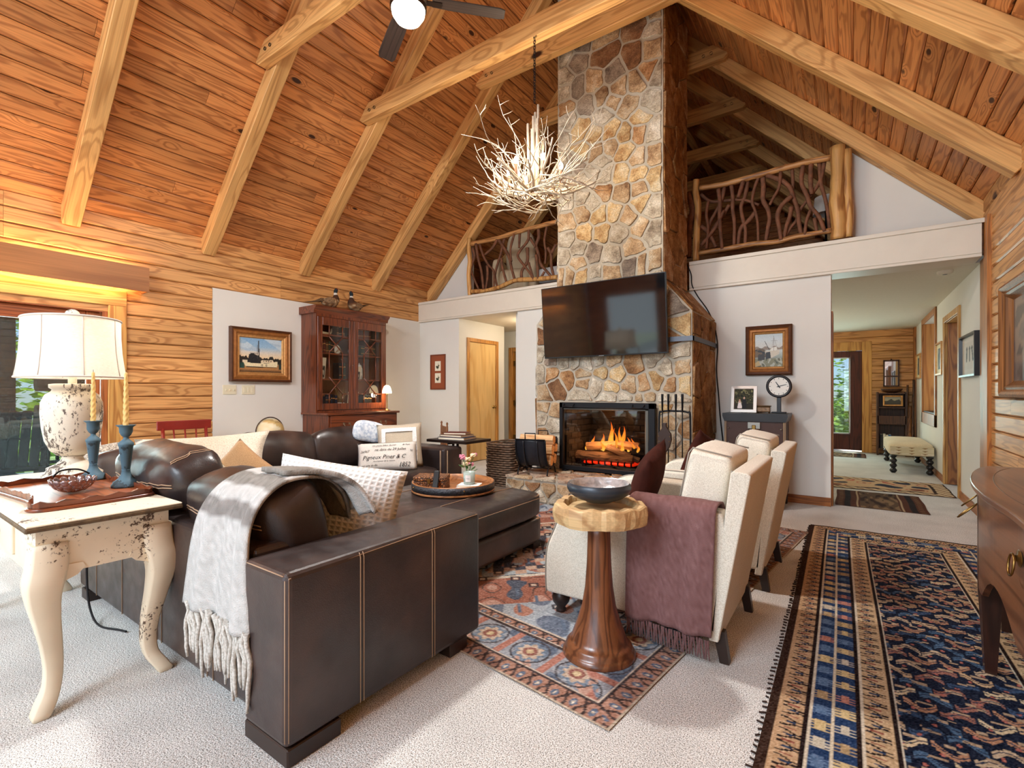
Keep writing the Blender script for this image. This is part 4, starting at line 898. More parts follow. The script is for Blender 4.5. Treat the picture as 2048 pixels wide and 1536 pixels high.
# lettered pillow
lt, o = pil('lettered_pillow', 'rectangular off-white pillow printed with black French script', (-3.66, 3.14, 0.585), (math.radians(-22), math.radians(-1.5), math.radians(48)), 0.56, 0.285, 0.13, weave('printed_linen', (222, 216, 206), (200, 192, 182)), 2, 0.03, e=0.35)
INK = plain('black_ink', (30, 28, 30), 0.8)
O('piping', B().tube([(0.275 * x, 0, 0.138 * z) for x, z in ((-1, -1), (0, -0.985), (1, -1), (0.985, 0), (1, 1), (0, 0.985), (-1, 1), (-0.985, 0))], 0.004, 6, close=True), INK, lt)
def surf_text(parent, txt, size, x, z, wd, ht, th, e, mat, shear=0.3, name='print', sxk=1.0):
    cu = bpy.data.curves.new('txt', 'FONT'); cu.body = txt; cu.size = size; cu.shear = shear; cu.resolution_u = 2
    ob = bpy.data.objects.new('txt', cu); C.objects.link(ob); bpy.context.view_layer.update()
    me = bpy.data.meshes.new_from_object(ob.evaluated_get(bpy.context.evaluated_depsgraph_get())); bpy.data.objects.remove(ob); bpy.data.curves.remove(cu)
    for v in me.vertices:
        X = x + v.co.x * sxk; Z = z + v.co.y; u_, w_ = min(0.99, abs(2 * X / wd)), min(0.99, abs(2 * Z / ht))
        k = max(0.0, (1 - u_ * u_) * (1 - w_ * w_)) ** e
        v.co = (X, -(k * th / 2 * 1.03 + 0.004), Z)
    me.materials.clear(); me.materials.append(mat); return L(name, me, parent)
for txt, sz, x, z, k in (('ma petite lettre du soir', 0.026, -0.14, 0.092, 0.9), ('26967', 0.032, -0.25, 0.035, 1.0), ('ne date du 29 Juillet', 0.036, -0.12, 0.045, 1.0), ('Pigneux Piner & C', 0.056, -0.23, -0.035, 0.95), ('fournisseur de la maison', 0.020, -0.13, -0.062, 1.0), ('par acte du dix', 0.024, -0.24, -0.098, 1.0), ('1852', 0.060, 0.10, -0.115, 0.9), ('N', 0.03, 0.21, 0.03, 1.0), ('de Paris', 0.022, 0.14, 0.095, 1.0)):
    surf_text(lt, txt, sz, x, z, 0.56, 0.285, 0.13, 0.35, INK, 0.35, sxk=k)
# taupe pillow with lace square
tp, o = pil('lace_pillow', 'square taupe linen pillow with white lace border square', (-3.80, 3.42, 0.66), (math.radians(-14), math.radians(-3), math.radians(44)), 0.46, 0.46, 0.14, weave('taupe_linen', (196, 182, 160), (170, 156, 136)), 3, 0.06)
LACE = weave('white_lace', (232, 230, 226), (206, 202, 198), 120)
def sband(parent, pts2, wd, ht, th, e, mat, r=0.02, name='lace_band'):
    b = B(); n = len(pts2)
    rings = []
    for (x, z), (nx, nz) in pts2:
        row = []
        for k_ in (-1, 1):
            X, Z = x + nx * r * k_, z + nz * r * k_; k = max(0.0, (1 - min(.99, (2 * X / wd)) ** 2) * (1 - min(.99, (2 * Z / ht)) ** 2)) ** e
            row.append(b.m.verts.new((X, -(k * th / 2 * 1.06 + 0.006), Z)))
        rings.append(row)
    for A, D in zip(rings, rings[1:]): b.m.faces.new((A[0], A[1], D[1], D[0]))
    return O(name, b, mat, parent)
q = 0.155
for (p0, p1, nn) in (((-q, q), (q, q), (0, 1)), ((q, q), (q, -q), (1, 0)), ((q, -q), (-q, -q), (0, 1)), ((-q, -q), (-q, q), (1, 0))):
    sband(tp, [((p0[0] + (p1[0] - p0[0]) * s_, p0[1] + (p1[1] - p0[1]) * s_), nn) for s_ in np.linspace(-0.06, 1.06, 9)], 0.46, 0.46, 0.14, 0.5, LACE)
# cream body pillow in the corner, tan pillow with stitched band, grey pillow
pil('cream_pillow', 'long cream textured pillow lying in the sofa corner', (-3.90, 1.60, 0.70), (math.radians(-32), math.radians(-3), math.radians(52)), 0.90, 0.44, 0.16, weave('cream_boucle', (236, 226, 208), (206, 194, 174), 160), 4, 0.10)
t, o = pil('tan_pillow', 'small tan pillow with stitched cream band standing on its corner', (-3.32, 1.60, 0.66), (math.radians(-15), math.radians(40), math.radians(38)), 0.34, 0.34, 0.11, weave('tan_suede', (186, 148, 106), (160, 122, 84)), 5)
sband(t, [((-0.14 + 0.28 * s_, -0.035), (0, 1)) for s_ in np.linspace(0, 1, 8)], 0.34, 0.34, 0.11, 0.5, weave('cream_tape', (222, 206, 176), (200, 180, 146)), r=0.022, name='cream_band')
for k in range(5): O('stitched_mark', B().box(-0.11 + 0.05 * k, -0.085 + 0.05 * k, -0.060, -0.056, -0.05 + 0.004 * (k % 2), -0.022), weave('tan_suede', (186, 148, 106), (160, 122, 84)), t)
pil('grey_pillow', 'small grey pillow half hidden behind the white knit pillow', (-2.55, 1.52, 0.58), (math.radians(-25), 0, math.radians(35)), 0.40, 0.30, 0.12, weave('grey_cotton', (176, 176, 172), (146, 146, 144)), 6)
pil('patterned_pillow', 'small white and grey patterned pillow beside the grey pillow', (-2.80, 1.50, 0.58), (math.radians(-25), math.radians(4), math.radians(35)), 0.36, 0.28, 0.12, weave('white_grey_print', (226, 226, 224), (150, 152, 156), 60), 7)
# fluffy throw bunched at the sofa corner
fz = T('fluffy_throw', 'bunched fluffy grey throw on the far corner of the sofa', 'throw', (-4.42, 1.22, 0.70))
FZ = weave('grey_fur', (196, 184, 166), (104, 92, 80), 90, bump=0.9)
for i in range(1):
    b = B(); cush(b, -0.14, 0.14, -0.16, 0.18, -0.04, 0.10, (0.02, 0.02, 0.03), n=10, e=2.6, wr=0.035, seed=44); O('fur', b, FZ, fz)
# blue-white folded cloth behind the lace pillow
o = O('folded_cloth', cush(B(), -0.15, 0.15, -0.03, 0.04, -0.10, 0.10, (0.01, 0.01, 0.01), e=4, wr=0.01, seed=9), weave('pale_blue_stripe', (226, 230, 234), (176, 188, 204), 40), M=Tr(-4.12, 3.28, 0.80) @ Rz(math.radians(60)) @ Ry(0.2)); tag(o, 'pale blue and white cloth folded over the far sofa cushion', 'cloth')
# ---- striped throw over the near sofa back
def sheet(name, parent, path, x0f, x1f, colf, nx, nl, mat, wob=0.012, seed=0, M=None, thick=0.012):
    P = smoothpath(path, 8); ln = [0.0]
    for a, b in zip(P, P[1:]): ln.append(ln[-1] + (b - a).length)
    ln = np.array(ln) / ln[-1]; PY = np.array([p.y for p in P]); PZ = np.array([p.z for p in P])
    def posf(u, v):
        y = np.interp(v, ln, PY); z = np.interp(v, ln, PZ)
        x = x0f(v) + (x1f(v) - x0f(v)) * u
        d_ = wob * (np.sin(9 * u + seed + 2.2 * v) + 0.6 * np.sin(21 * u + 1.7 * seed + 4 * v)) * (0.3 + v)
        return (x + 0.3 * d_, y + d_, z + 0.25 * d_)
    o = picture_mesh(name, nx, nl, posf, colf, mat, parent, M)
    m = o.modifiers.new('t', 'SOLIDIFY'); m.thickness = thick; m.offset = 0
    return o
th = T('striped_throw', 'grey and white striped wool throw with long fringe draped over the sofa back', 'throw', (-1.95, 0.9, 0.0))
WOOL = vcol('wool_throw', 0.98, 0.9, 190)
def stripes(u, v):
    c = np.zeros(u.shape + (3,)); c[:] = (186, 184, 180)
    for a, b, k in ((0.0, 0.34, (136, 130, 122)), (0.43, 0.51, (132, 127, 120)), (0.57, 0.64, (132, 127, 122))):
        m = ((v > a) & (v < b))[..., None]; c = np.where(m, np.array(k), c)
    rs = np.random.RandomState(4); return np.clip(c + rs.normal(0, 7, u.shape)[..., None], 0, 255)
MT = Tr(1.95, -0.9, 0)
sheet('blanket', th, [(0, 1.36, 0.64), (0, 1.32, 0.76), (0, 1.22, 0.845), (0, 1.06, 0.865), (0, 0.95, 0.82), (0, 0.885, 0.73), (0, 0.862, 0.62), (0, 0.852, 0.48), (0, 0.845, 0.36)], lambda v: -2.08 - 0.12 * v, lambda v: -1.83 + 0.14 * v, stripes, 28, 60, WOOL, 0.010, 1, MT)
sheet('blanket_fold', th, [(0, 1.05, 0.885), (0, 1.20, 0.87), (0, 1.31, 0.80), (0, 1.37, 0.68)], lambda v: -2.0 + 0.14 * v, lambda v: -1.82 + 0.14 * v, lambda u, v: stripes(u, v * 0.9 + 0.05), 16, 24, WOOL, 0.012, 3, MT, 0.02)
YARN = weave('cream_yarn', (206, 202, 194), (172, 166, 156), 120)
rr = random.Random(9)
for k in range(24):
    x = -2.165 + 0.475 * k / 23 + rr.uniform(-0.008, 0.008); ln_ = rr.uniform(0.19, 0.27); y = 0.842 + rr.uniform(-0.006, 0.004)
    pts = [(x + 0.012 * math.sin(k + 1.3 * j) + 1.95, y - 0.9 + 0.004 * math.sin(2 * j + k), 0.375 - ln_ * j / 6) for j in range(7)]
    O('fringe', B().tube(pts, [0.010, 0.009, 0.010, 0.008, 0.009, 0.008, 0.005], 6), YARN, th)
# ---- armchairs
LIN = weave('oatmeal_linen', (226, 218, 202), (202, 192, 174), 260, big=0.03)
SEAM = plain('linen_welt', (150, 142, 130), 0.9)
def armchair():
    t = T('armchair', '', 'armchair', (-0.9, 2.62, 0), 0, 'armchairs facing the sofa'); w2 = 0.36
    for sy in (-1, 1):
        y0, y1 = (-w2, -w2 + 0.12) if sy < 0 else (w2 - 0.12, w2)
        pr_ = smoothpath([(-0.455, 0, 0.12), (-0.46, 0, 0.22), (-0.45, 0, 0.36), (-0.40, 0, 0.48), (-0.37, 0, 0.56), (-0.34, 0, 0.63), (-0.26, 0, 0.672), (-0.1, 0, 0.68), (0.2, 0, 0.676), (0.44, 0, 0.672)], 4)
        poly = [(p.x, p.z) for p in pr_] + [(0.46, 0.60), (0.42, 0.13)]
        o = O('arm', B().prism(poly, y0, y1, 'y'), LIN, t); bevel(o, 0.03, 4)
        O('welt', B().tube([(p.x - 0.004, y0 + 0.012 if sy < 0 else y1 - 0.012, p.z + 0.002) for p in pr_], 0.004, 5), SEAM, t)
    O('seat_rail', B().rbox(-0.44, 0.42, -w2 + 0.1, w2 - 0.1, 0.13, 0.30, 0.02, 2), LIN, t)
    O('seat_cushion', cush(B(), -0.47, 0.36, -w2 + 0.125, w2 - 0.125, 0.30, 0.47, (0.02, 0.0, 0.03), e=7, wr=0.004), LIN, t)
    # reclined back: outer shell, thick, from the seat rail to the top
    bk = B().prism([(0.385, 0.10), (0.475, 0.865 - 0.012), (0.485, 0.862), (0.545, 0.856), (0.556, 0.845), (0.425, 0.10)], -w2, w2, 'y')
    o = O('back', bk, LIN, t); bevel(o, 0.010, 3)
    for sy in (-w2 + 0.006, w2 - 0.006): O('welt', B().tube([(0.425, sy, 0.12), (0.553, sy, 0.848), (0.48, sy, 0.862), (0.395, sy, 0.2)], 0.0035, 5), SEAM, t)
    M = Tr(0.345, 0, 0.44) @ Ry(math.radians(11))
    O('back_cushion', cush(B(), -0.17, 0.03, -w2 + 0.125, w2 - 0.125, 0.0, 0.48, (0.025, 0.008, 0.012), n=9, e=11, wr=0.006, seed=3, M=M), LIN, t)
    for yy in (-w2 + 0.13, w2 - 0.13): O('welt', B().tube([M @ Vector(p) for p in ((-0.168, yy, 0.03), (-0.168, yy, 0.45), (-0.155, yy, 0.478), (0.02, yy, 0.478))], 0.004, 5), SEAM, t)
    for sy in (-1, 1):
        O('front_foot', B().lathe([(0, 0), (0.025, 0), (0.03, 0.02), (0.022, 0.03), (0.045, 0.06), (0.05, 0.085), (0.04, 0.115), (0.03, 0.13), (0, 0.13)], 16, c=(-0.40, sy * (w2 - 0.07), 0)), DFOOT, t)
        b = B().prism([(0.395, 0.14), (0.445, 0.14), (0.465, 0.0), (0.425, 0.0)], sy * (w2 - 0.05) - 0.02, sy * (w2 - 0.05) + 0.02, 'y'); O('rear_leg', b, DFOOT, t)
    return t
def copy_tree(o, loc, label, rz=None):
    c = o.copy(); C.objects.link(c); c.location = loc; c['label'] = label
    if rz is not None: c.rotation_euler = (0, 0, rz)
    for ch in list(o.children):
        d = ch.copy(); C.objects.link(d); d.parent = c
        for g_ in list(ch.children):
            e = g_.copy(); C.objects.link(e); e.parent = d
    return c
ac = armchair(); ac['label'] = 'cream linen armchair nearest the stump table with mauve throw on its arm'
copy_tree(ac, (-0.86, 3.60, 0), 'cream linen armchair farther away beside the studded trunk')
VELV = plain('brown_velvet', (62, 32, 26), 0.95, var=0.3, scale=10, spec=0.05)
t, o = pil('velvet_pillow', 'dark brown velvet pillow on the nearer cream armchair', (-0.92, 2.60, 0.69), (math.radians(-18), math.radians(10), math.radians(-83)), 0.46, 0.46, 0.15, VELV, 8)
pil('velvet_pillow', 'dark brown velvet pillow on the farther cream armchair', (-0.88, 3.56, 0.69), (math.radians(-18), math.radians(-14), math.radians(-95)), 0.46, 0.46, 0.15, VELV, 9)
mv = T('mauve_throw', 'plain mauve brown wool throw with short fringe over the chair arm', 'throw', (-0.68, 2.26, 0))
MAUVE = weave('mauve_wool', (116, 82, 80), (92, 62, 62), 220)
def mau(u, v):
    rs = np.random.RandomState(5); c = np.zeros(u.shape + (3,)); c[:] = (120, 86, 84); return np.clip(c + rs.normal(0, 5, u.shape)[..., None], 0, 255)
o = sheet('blanket', mv, [(0, 2.44, 0.56), (0, 2.40, 0.665), (0, 2.36, 0.700), (0, 2.28, 0.702), (0, 2.238, 0.665), (0, 2.228, 0.5), (0, 2.224, 0.3), (0, 2.222, 0.13)], lambda v: -0.875 - 0.01 * v, lambda v: -0.468 - 0.03 * v, mau, 40, 44, vcol('mauve_throw', 0.95, 0.5, 220), 0.007, 2, Tr(0.68, -2.26, 0), 0.01)
for k in range(44):
    x = -0.88 + 0.375 * k / 43; pts = [(x + 0.68 + 0.004 * math.sin(k * 1.7 + j), -0.038 + 0.004 * math.sin(9 * (k / 43)) + 0.003 * math.cos(k + j), 0.135 - 0.085 * j / 3 - 0.02 * (k / 43)) for j in range(4)]
    O('fringe', B().tube(pts, [0.0045, 0.004, 0.004, 0.003], 5), MAUVE, mv)
# ---- stump side table and bowl
WAL = wood('walnut_turned', (128, 78, 48), (84, 48, 30), 'z', rings=9, across=8, along=1.2, var=0.02, rough=0.3, coat=0.5)
SLAB = wood('live_edge_slab', (214, 180, 130), (160, 114, 70), 'x', rings=5, across=6, along=1.6, ring=0.6, var=0.02, rough=0.5)
spx, spy = -0.95, 2.06
stt = T('stump_table', 'small round live-edge slab side table on flared walnut pedestal', 'side table', (spx, spy, 0))
O('pedestal', B().lathe([(0, 0.0), (0.165, 0.0), (0.168, 0.012), (0.158, 0.03), (0.150, 0.036), (0.150, 0.05), (0.138, 0.062), (0.130, 0.066), (0.122, 0.09), (0.100, 0.15), (0.078, 0.22), (0.064, 0.31), (0.056, 0.42), (0.052, 0.55), (0.053, 0.63), (0, 0.63)], 40), WAL, stt)
rr = random.Random(4); n = 64
ang = [2 * PI * i / n for i in range(n)]; rad = [0.205 + 0.010 * math.sin(3 * a + 1) + 0.006 * math.sin(7 * a) + rr.uniform(-0.003, 0.003) for a in ang]
b = B(); rings = []
for k_, z in ((0.90, 0.610), (0.98, 0.614), (1.0, 0.63), (1.015, 0.66), (0.985, 0.692), (0.95, 0.698), (0.80, 0.698), (0.77, 0.690), (0.74, 0.672)):
    rings.append([b.m.verts.new((k_ * rad[i] * math.cos(ang[i]) * (1 + (0.02 * math.sin(19 * ang[i]) if 0.62 < z < 0.69 else 0)), k_ * rad[i] * math.sin(ang[i]), z + (0.004 * math.sin(13 * ang[i]) if z > 0.69 else 0))) for i in range(n)])
for A, D in zip(rings, rings[1:]):
    for i in range(n): b.m.faces.new((A[i], A[(i + 1) % n], D[(i + 1) % n], D[i]))
b.m.faces.new(rings[0]); b.m.faces.new(rings[-1]); O('slab_top', b, SLAB, stt)
bw = T('glass_bowl', 'shallow dark grey pottery bowl with silvery inside on the stump table', 'bowl', (spx - 0.005, spy + 0.01, 0.699))
prof = [(0, 0), (0.06, 0), (0.07, 0.006), (0.105, 0.018), (0.135, 0.038), (0.147, 0.062), (0.146, 0.078), (0.139, 0.088)]
O('outside', B().lathe(prof, 40), plain('dark_slate_glaze', (52, 58, 66), 0.35, 0.2, var=0.2, scale=8), bw)
O('inside', B().lathe([(0.139, 0.088), (0.134, 0.084), (0.128, 0.06), (0.10, 0.036), (0.05, 0.02), (0, 0.016)], 40), plain('silver_glaze', (190, 188, 188), 0.25, 0.5, var=0.35, scale=30, bump=0.3), bw)
# ================================================================ PICTURES
class Paint:
    def __init__(s, u, v, bg): s.u, s.v = u, v; s.c = np.zeros(u.shape + (3,)); s.c[:] = bg
    def m(s, mask, col): s.c = np.where(mask[..., None], np.array(col, float), s.c); return s
    def grad(s, mask, stops, t=None):
        t = s.v if t is None else t; ks = [k for k, _ in stops]
        g = np.stack([np.interp(t, ks, [c[i] for _, c in stops]) for i in range(3)], -1); s.c = np.where(mask[..., None], g, s.c); return s
    def poly(s, pts, col):
        ins = np.zeros(s.u.shape, bool); n = len(pts)
        for i in range(n):
            (x1, y1), (x2, y2) = pts[i], pts[(i + 1) % n]
            if y1 == y2: continue
            ins ^= ((y1 > s.v) != (y2 > s.v)) & (s.u < (x2 - x1) * (s.v - y1) / (y2 - y1) + x1)
        return s.m(ins, col)
    def line(s, p, q, w_, col):
        d = np.array([q[0] - p[0], q[1] - p[1]]); L2 = max(1e-9, (d ** 2).sum()); t = np.clip(((s.u - p[0]) * d[0] + (s.v - p[1]) * d[1]) / L2, 0, 1)
        return s.m((s.u - p[0] - t * d[0]) ** 2 + (s.v - p[1] - t * d[1]) ** 2 < w_ * w_, col)
    def ell(s, x, y, a, b, col): return s.m(((s.u - x) / a) ** 2 + ((s.v - y) / b) ** 2 < 1, col)
    def speck(s, k=8, seed=1): s.c = s.c + np.random.RandomState(seed).normal(0, k, s.u.shape)[..., None]; return s
    def blobs(s, mask, cols, seed, f=14):
        r = np.random.RandomState(seed); z = np.zeros(s.u.shape)
        for _ in range(9): z += np.sin(r.uniform(-f, f) * s.u + r.uniform(-f, f) * s.v + r.uniform(0, 6.3))
        z = (z - z.min()) / (z.max() - z.min()); k = np.clip((z * len(cols)).astype(int), 0, len(cols) - 1)
        s.c = np.where(mask[..., None], np.array(cols, float)[k], s.c); return s
    def out(s): return np.clip(s.c, 0, 255)
OILP = vcol('oil_paint', 0.45, 0.25, 120, spec=0.4)
PRINT = vcol('printed_paper', 0.6)
WALLM = {'L': Matrix(((0, 0, 1, XL + 0.005), (1, 0, 0, 0), (0, 1, 0, 0), (0, 0, 0, 1))), 'B': Matrix(((1, 0, 0, 0), (0, 0, -1, YB), (0, 1, 0, 0), (0, 0, 0, 1))), 'R': Matrix(((0, 0, -1, XH), (-1, 0, 0, 0), (0, 1, 0, 0), (0, 0, 0, 1))), 'RR': Matrix(((0, 0, -1, XR - 0.005), (-1, 0, 0, 0), (0, 1, 0, 0), (0, 0, 0, 1)))}
def ringframe(W, H, prof):
    """mitred moulding: prof = [(inset from the outer edge, height)]"""
    b = B(); loops = []
    for i, h in prof: loops.append([b.m.verts.new((sx * (W / 2 - i), sy * (H / 2 - i), h)) for sx, sy in ((-1, -1), (1, -1), (1, 1), (-1, 1))])
    for A, D in zip(loops, loops[1:]):
        for k in range(4): b.m.faces.new((A[k], A[(k + 1) % 4], D[(k + 1) % 4], D[k]))
    return b
def framed(name, label, M, W, H, parts, colf, fw, nx=90, mat=None, cat='picture', tilt=0):
    t = T(name, label, cat); t.matrix_basis = M @ Rx(tilt)
    for nm, prof, mt in parts: O(nm, ringframe(W, H, prof), mt, t)
    w_, h_ = W - 2 * fw, H - 2 * fw; ny = int(nx * h_ / w_)
    picture_mesh('painting', nx, ny, lambda u, v: ((u - 0.5) * w_, (v - 0.5) * h_, u * 0 + 0.012), colf, mat or OILP, t)
    O('backing', B().box(-W / 2 + 0.01, W / 2 - 0.01, -H / 2 + 0.01, H / 2 - 0.01, 0.0, 0.008), plain('picture_backing', (80, 60, 40), 0.9), t)
    return t
GOLD = plain('antique_gold', (156, 100, 50), 0.42, 0.35, var=0.25, scale=20); DGOLD = plain('dark_bronze_frame', (84, 48, 26), 0.4, 0.2, var=0.2, scale=20); LGOLD = plain('worn_gilt_edge', (196, 144, 86), 0.4, 0.4, var=0.2, scale=30)
def boat1(u, v):
    p = Paint(u, v, (40, 36, 30)); al = np.ones(u.shape, bool)
    p.grad(al, [(0, (60, 44, 30)), (0.1, (176, 124, 74)), (0.24, (150, 112, 72)), (0.30, (40, 46, 40)), (0.40, (52, 44, 36)), (0.415, (236, 206, 160)), (0.58, (216, 206, 192)), (0.75, (150, 184, 210)), (1, (128, 168, 204))])
    p.blobs((v > 0.62) & (np.sin(7 * u + 9 * v) > 0.3), [(156, 186, 208), (190, 206, 216), (170, 190, 206)], 3)
    tree = 0.44 + 0.03 * np.sin(19 * u) + 0.025 * np.sin(43 * u + 1) + 0.015 * np.sin(91 * u); p.m((v > 0.27) & (v < tree), (40, 36, 32))
    p.m((v > 0.12) & (v < 0.27) & (u < 0.12), (40, 70, 62)).m((v > 0.1) & (v < 0.27) & (u > 0.93), (40, 56, 52))
    p.poly([(0.09, 0.30), (0.30, 0.27), (0.62, 0.27), (0.90, 0.35), (0.885, 0.175), (0.14, 0.17)], (232, 216, 176)).poly([(0.14, 0.17), (0.885, 0.175), (0.86, 0.155), (0.17, 0.15)], (40, 34, 30))
    p.poly([(0.50, 0.27), (0.50, 0.36), (0.78, 0.38), (0.80, 0.31)], (226, 206, 172)).poly([(0.07, 0.29), (0.07, 0.36), (0.18, 0.35), (0.20, 0.29)], (222, 204, 172))
    p.poly([(0.18, 0.29), (0.22, 0.52), (0.30, 0.56), (0.45, 0.48), (0.47, 0.29)], (34, 34, 38)).line((0.45, 0.3), (0.44, 0.92), 0.012, (48, 44, 44)).line((0.24, 0.4), (0.24, 0.76), 0.004, (70, 70, 74)).line((0.41, 0.4), (0.415, 0.80), 0.004, (70, 70, 74)).line((0.24, 0.56), (0.42, 0.56), 0.005, (60, 56, 56))
    for x in (0.52, 0.62): p.ell(x, 0.215, 0.022, 0.028, (60, 52, 46)).ell(x, 0.215, 0.012, 0.016, (226, 210, 176))
    for x in (0.56, 0.62, 0.68, 0.73): p.m((abs(u - x) < 0.015) & (abs(v - 0.335) < 0.015), (70, 58, 50))
    return p.speck(6).out()
yc, zc_ = (2.883 + 3.675) / 2, (1.344 + 2.026) / 2
M = WALLM['L'] @ Tr(yc, zc_, 0)
framed('boat_painting', 'gilt framed painting of a white shrimp boat hanging left of the cabinet', M, 0.792, 0.682, (('outer_moulding', [(0, 0), (0.0, 0.055), (0.012, 0.062), (0.03, 0.055)], DGOLD), ('middle_moulding', [(0.03, 0.055), (0.04, 0.045), (0.065, 0.052), (0.085, 0.04)], GOLD), ('inner_lip', [(0.085, 0.04), (0.10, 0.030), (0.112, 0.032), (0.125, 0.012)], LGOLD)), boat1, 0.12)
def boat2(u, v):
    p = Paint(u, v, (150, 150, 140)); al = np.ones(u.shape, bool)
    p.grad(al, [(0, (110, 106, 86)), (0.25, (140, 146, 134)), (0.45, (190, 196, 190)), (0.62, (206, 204, 196)), (0.85, (196, 204, 206)), (1, (176, 188, 190))])
    p.blobs(v < 0.26, [(70, 74, 56), (130, 128, 100), (176, 176, 160), (96, 96, 70)], 5, 40).m((v > 0.52) & (v < 0.60 + 0.03 * np.sin(20 * u)), (140, 122, 106)).blobs((v > 0.30) & (v < 0.52 + 0.05 * np.sin(9 * u)) & (u < 0.5), [(60, 44, 30), (110, 84, 54), (30, 26, 24), (150, 118, 80)], 7, 30)
    p.poly([(0.36, 0.48), (0.88, 0.50), (0.86, 0.38), (0.60, 0.27), (0.42, 0.30)], (206, 196, 176)).poly([(0.40, 0.44), (0.55, 0.46), (0.58, 0.27), (0.40, 0.24)], (30, 28, 28)).poly([(0.55, 0.48), (0.80, 0.50), (0.78, 0.60), (0.58, 0.58)], (224, 220, 208)).poly([(0.12, 0.36), (0.36, 0.42), (0.36, 0.22), (0.12, 0.2)], (50, 40, 32))
    p.line((0.68, 0.5), (0.68, 0.92), 0.008, (90, 80, 70)).line((0.36, 0.78), (0.52, 0.52), 0.010, (40, 34, 30)).line((0.58, 0.78), (0.80, 0.78), 0.006, (110, 100, 90)).line((0.60, 0.55), (0.68, 0.88), 0.004, (120, 110, 100)).line((0.80, 0.55), (0.68, 0.88), 0.004, (120, 110, 100))
    p.poly([(0, 0.02), (0, 0.12), (0.14, 0.2), (0.22, 0.05)], (190, 162, 110)); return p.speck(7, 2).out()
a, b_ = at(1492.5, 651, Y=YB), at(1585, 749, Y=YB)
framed('harbor_painting', 'gilt framed harbor painting with moored boats hanging above the trunk', WALLM['B'] @ Tr((a.x + b_.x) / 2, (a.z + b_.z) / 2 - 0.012, 0), b_.x - a.x, (a.z - b_.z) - 0.02, (('outer_moulding', [(0, 0), (0, 0.05), (0.012, 0.058), (0.035, 0.05)], DGOLD), ('middle_moulding', [(0.035, 0.05), (0.045, 0.038), (0.065, 0.042), (0.075, 0.03)], GOLD), ('inner_lip', [(0.075, 0.03), (0.085, 0.026), (0.095, 0.012)], LGOLD)), boat2, 0.09)
def botan(u, v):
    p = Paint(u, v, (148, 78, 50))
    for y in (0.32, 0.68):
        p.m((abs(u - 0.5) < 0.22) & (abs(v - y) < 0.145), (232, 222, 200)).ell(0.48, y - 0.04, 0.10, 0.035, (60, 66, 50)).ell(0.56, y + 0.01, 0.06, 0.03, (110, 96, 70)).line((0.5, y - 0.09), (0.52, y + 0.07), 0.012, (70, 80, 56)).ell(0.42, y - 0.02, 0.05, 0.03, (50, 54, 44))
    return p.out()
a, b_ = at(862, 710, Y=YB), at(891.5, 779, Y=YB)
framed('botanical_print', 'narrow rust coloured frame with two small botanical prints beside the closet door', WALLM['B'] @ Tr((a.x + b_.x) / 2, (a.z + b_.z) / 2, 0), b_.x - a.x, a.z - b_.z, (('frame', [(0, 0), (0, 0.022), (0.014, 0.024), (0.018, 0.012)], plain('rust_frame', (120, 60, 38), 0.4)),), botan, 0.016, 40, PRINT)
def cutl(u, v):
    p = Paint(u, v, (206, 196, 186))
    p.m((abs(u - .5) < .36) & (abs(v - .5) < .38), (196, 186, 176))
    for x, a_ in ((0.30, 0.02), (0.50, 0.0), (0.72, -0.06)): p.line((x + a_, 0.66), (x, 0.36), 0.035, (56, 50, 50)).ell(x + a_, 0.68, 0.06, 0.05, (56, 50, 50))
    return p.out()
BLKF = plain('black_frame', (28, 24, 24), 0.35)
def wallR(y0, y1, z0, z1): return WALLM['R'] @ Tr(-(y0 + y1) / 2, (z0 + z1) / 2, 0)
framed('tool_print', 'black framed print of three dark tools on the hall wall near the log corner', wallR(6.43, 7.25, 1.37, 1.81), 0.82, 0.44, (('frame', [(0, 0), (0, 0.04), (0.02, 0.042), (0.025, 0.012)], BLKF),), cutl, 0.022, 50, PRINT)
def bw(u, v): return Paint(u, v, (214, 200, 160)).m((abs(u - .5) < .3) & (abs(v - .5) < .36), (60, 58, 54)).blobs((abs(u - .5) < .26) & (abs(v - .5) < .32), [(40, 40, 40), (110, 104, 96), (190, 186, 176)], 4, 12).out()
framed('small_photo', 'small gold framed photograph between hall window and doorway', wallR(8.63, 9.16, 1.45, 1.90), 0.53, 0.45, (('frame', [(0, 0), (0, 0.03), (0.02, 0.032), (0.025, 0.012)], LGOLD),), bw, 0.022, 30, PRINT)
framed('small_photo', 'small framed photograph at the far end of the hall wall', wallR(11.05, 11.65, 1.46, 1.90), 0.60, 0.44, (('frame', [(0, 0), (0, 0.03), (0.02, 0.032), (0.025, 0.012)], LGOLD),), bw, 0.022, 30, PRINT)
def dusk(u, v): return Paint(u, v, (70, 60, 58)).blobs(v > -1, [(70, 56, 60), (96, 84, 84), (120, 100, 90), (60, 50, 56), (150, 130, 120)], 9, 16).out()
FRW = wood('carved_frame_wood', (150, 96, 50), (96, 56, 28), 'y', across=20)
framed('large_picture', 'large carved wood framed picture on the right log wall', WALLM['RR'] @ Tr(-4.70, 1.60, 0.0), 1.26, 0.86, (('outer_moulding', [(0, 0), (0, 0.07), (0.02, 0.08), (0.04, 0.07), (0.055, 0.055)], FRW), ('inner_moulding', [(0.055, 0.055), (0.07, 0.06), (0.085, 0.05), (0.11, 0.02), (0.12, 0.012)], FRW)), dusk, 0.115, 40)
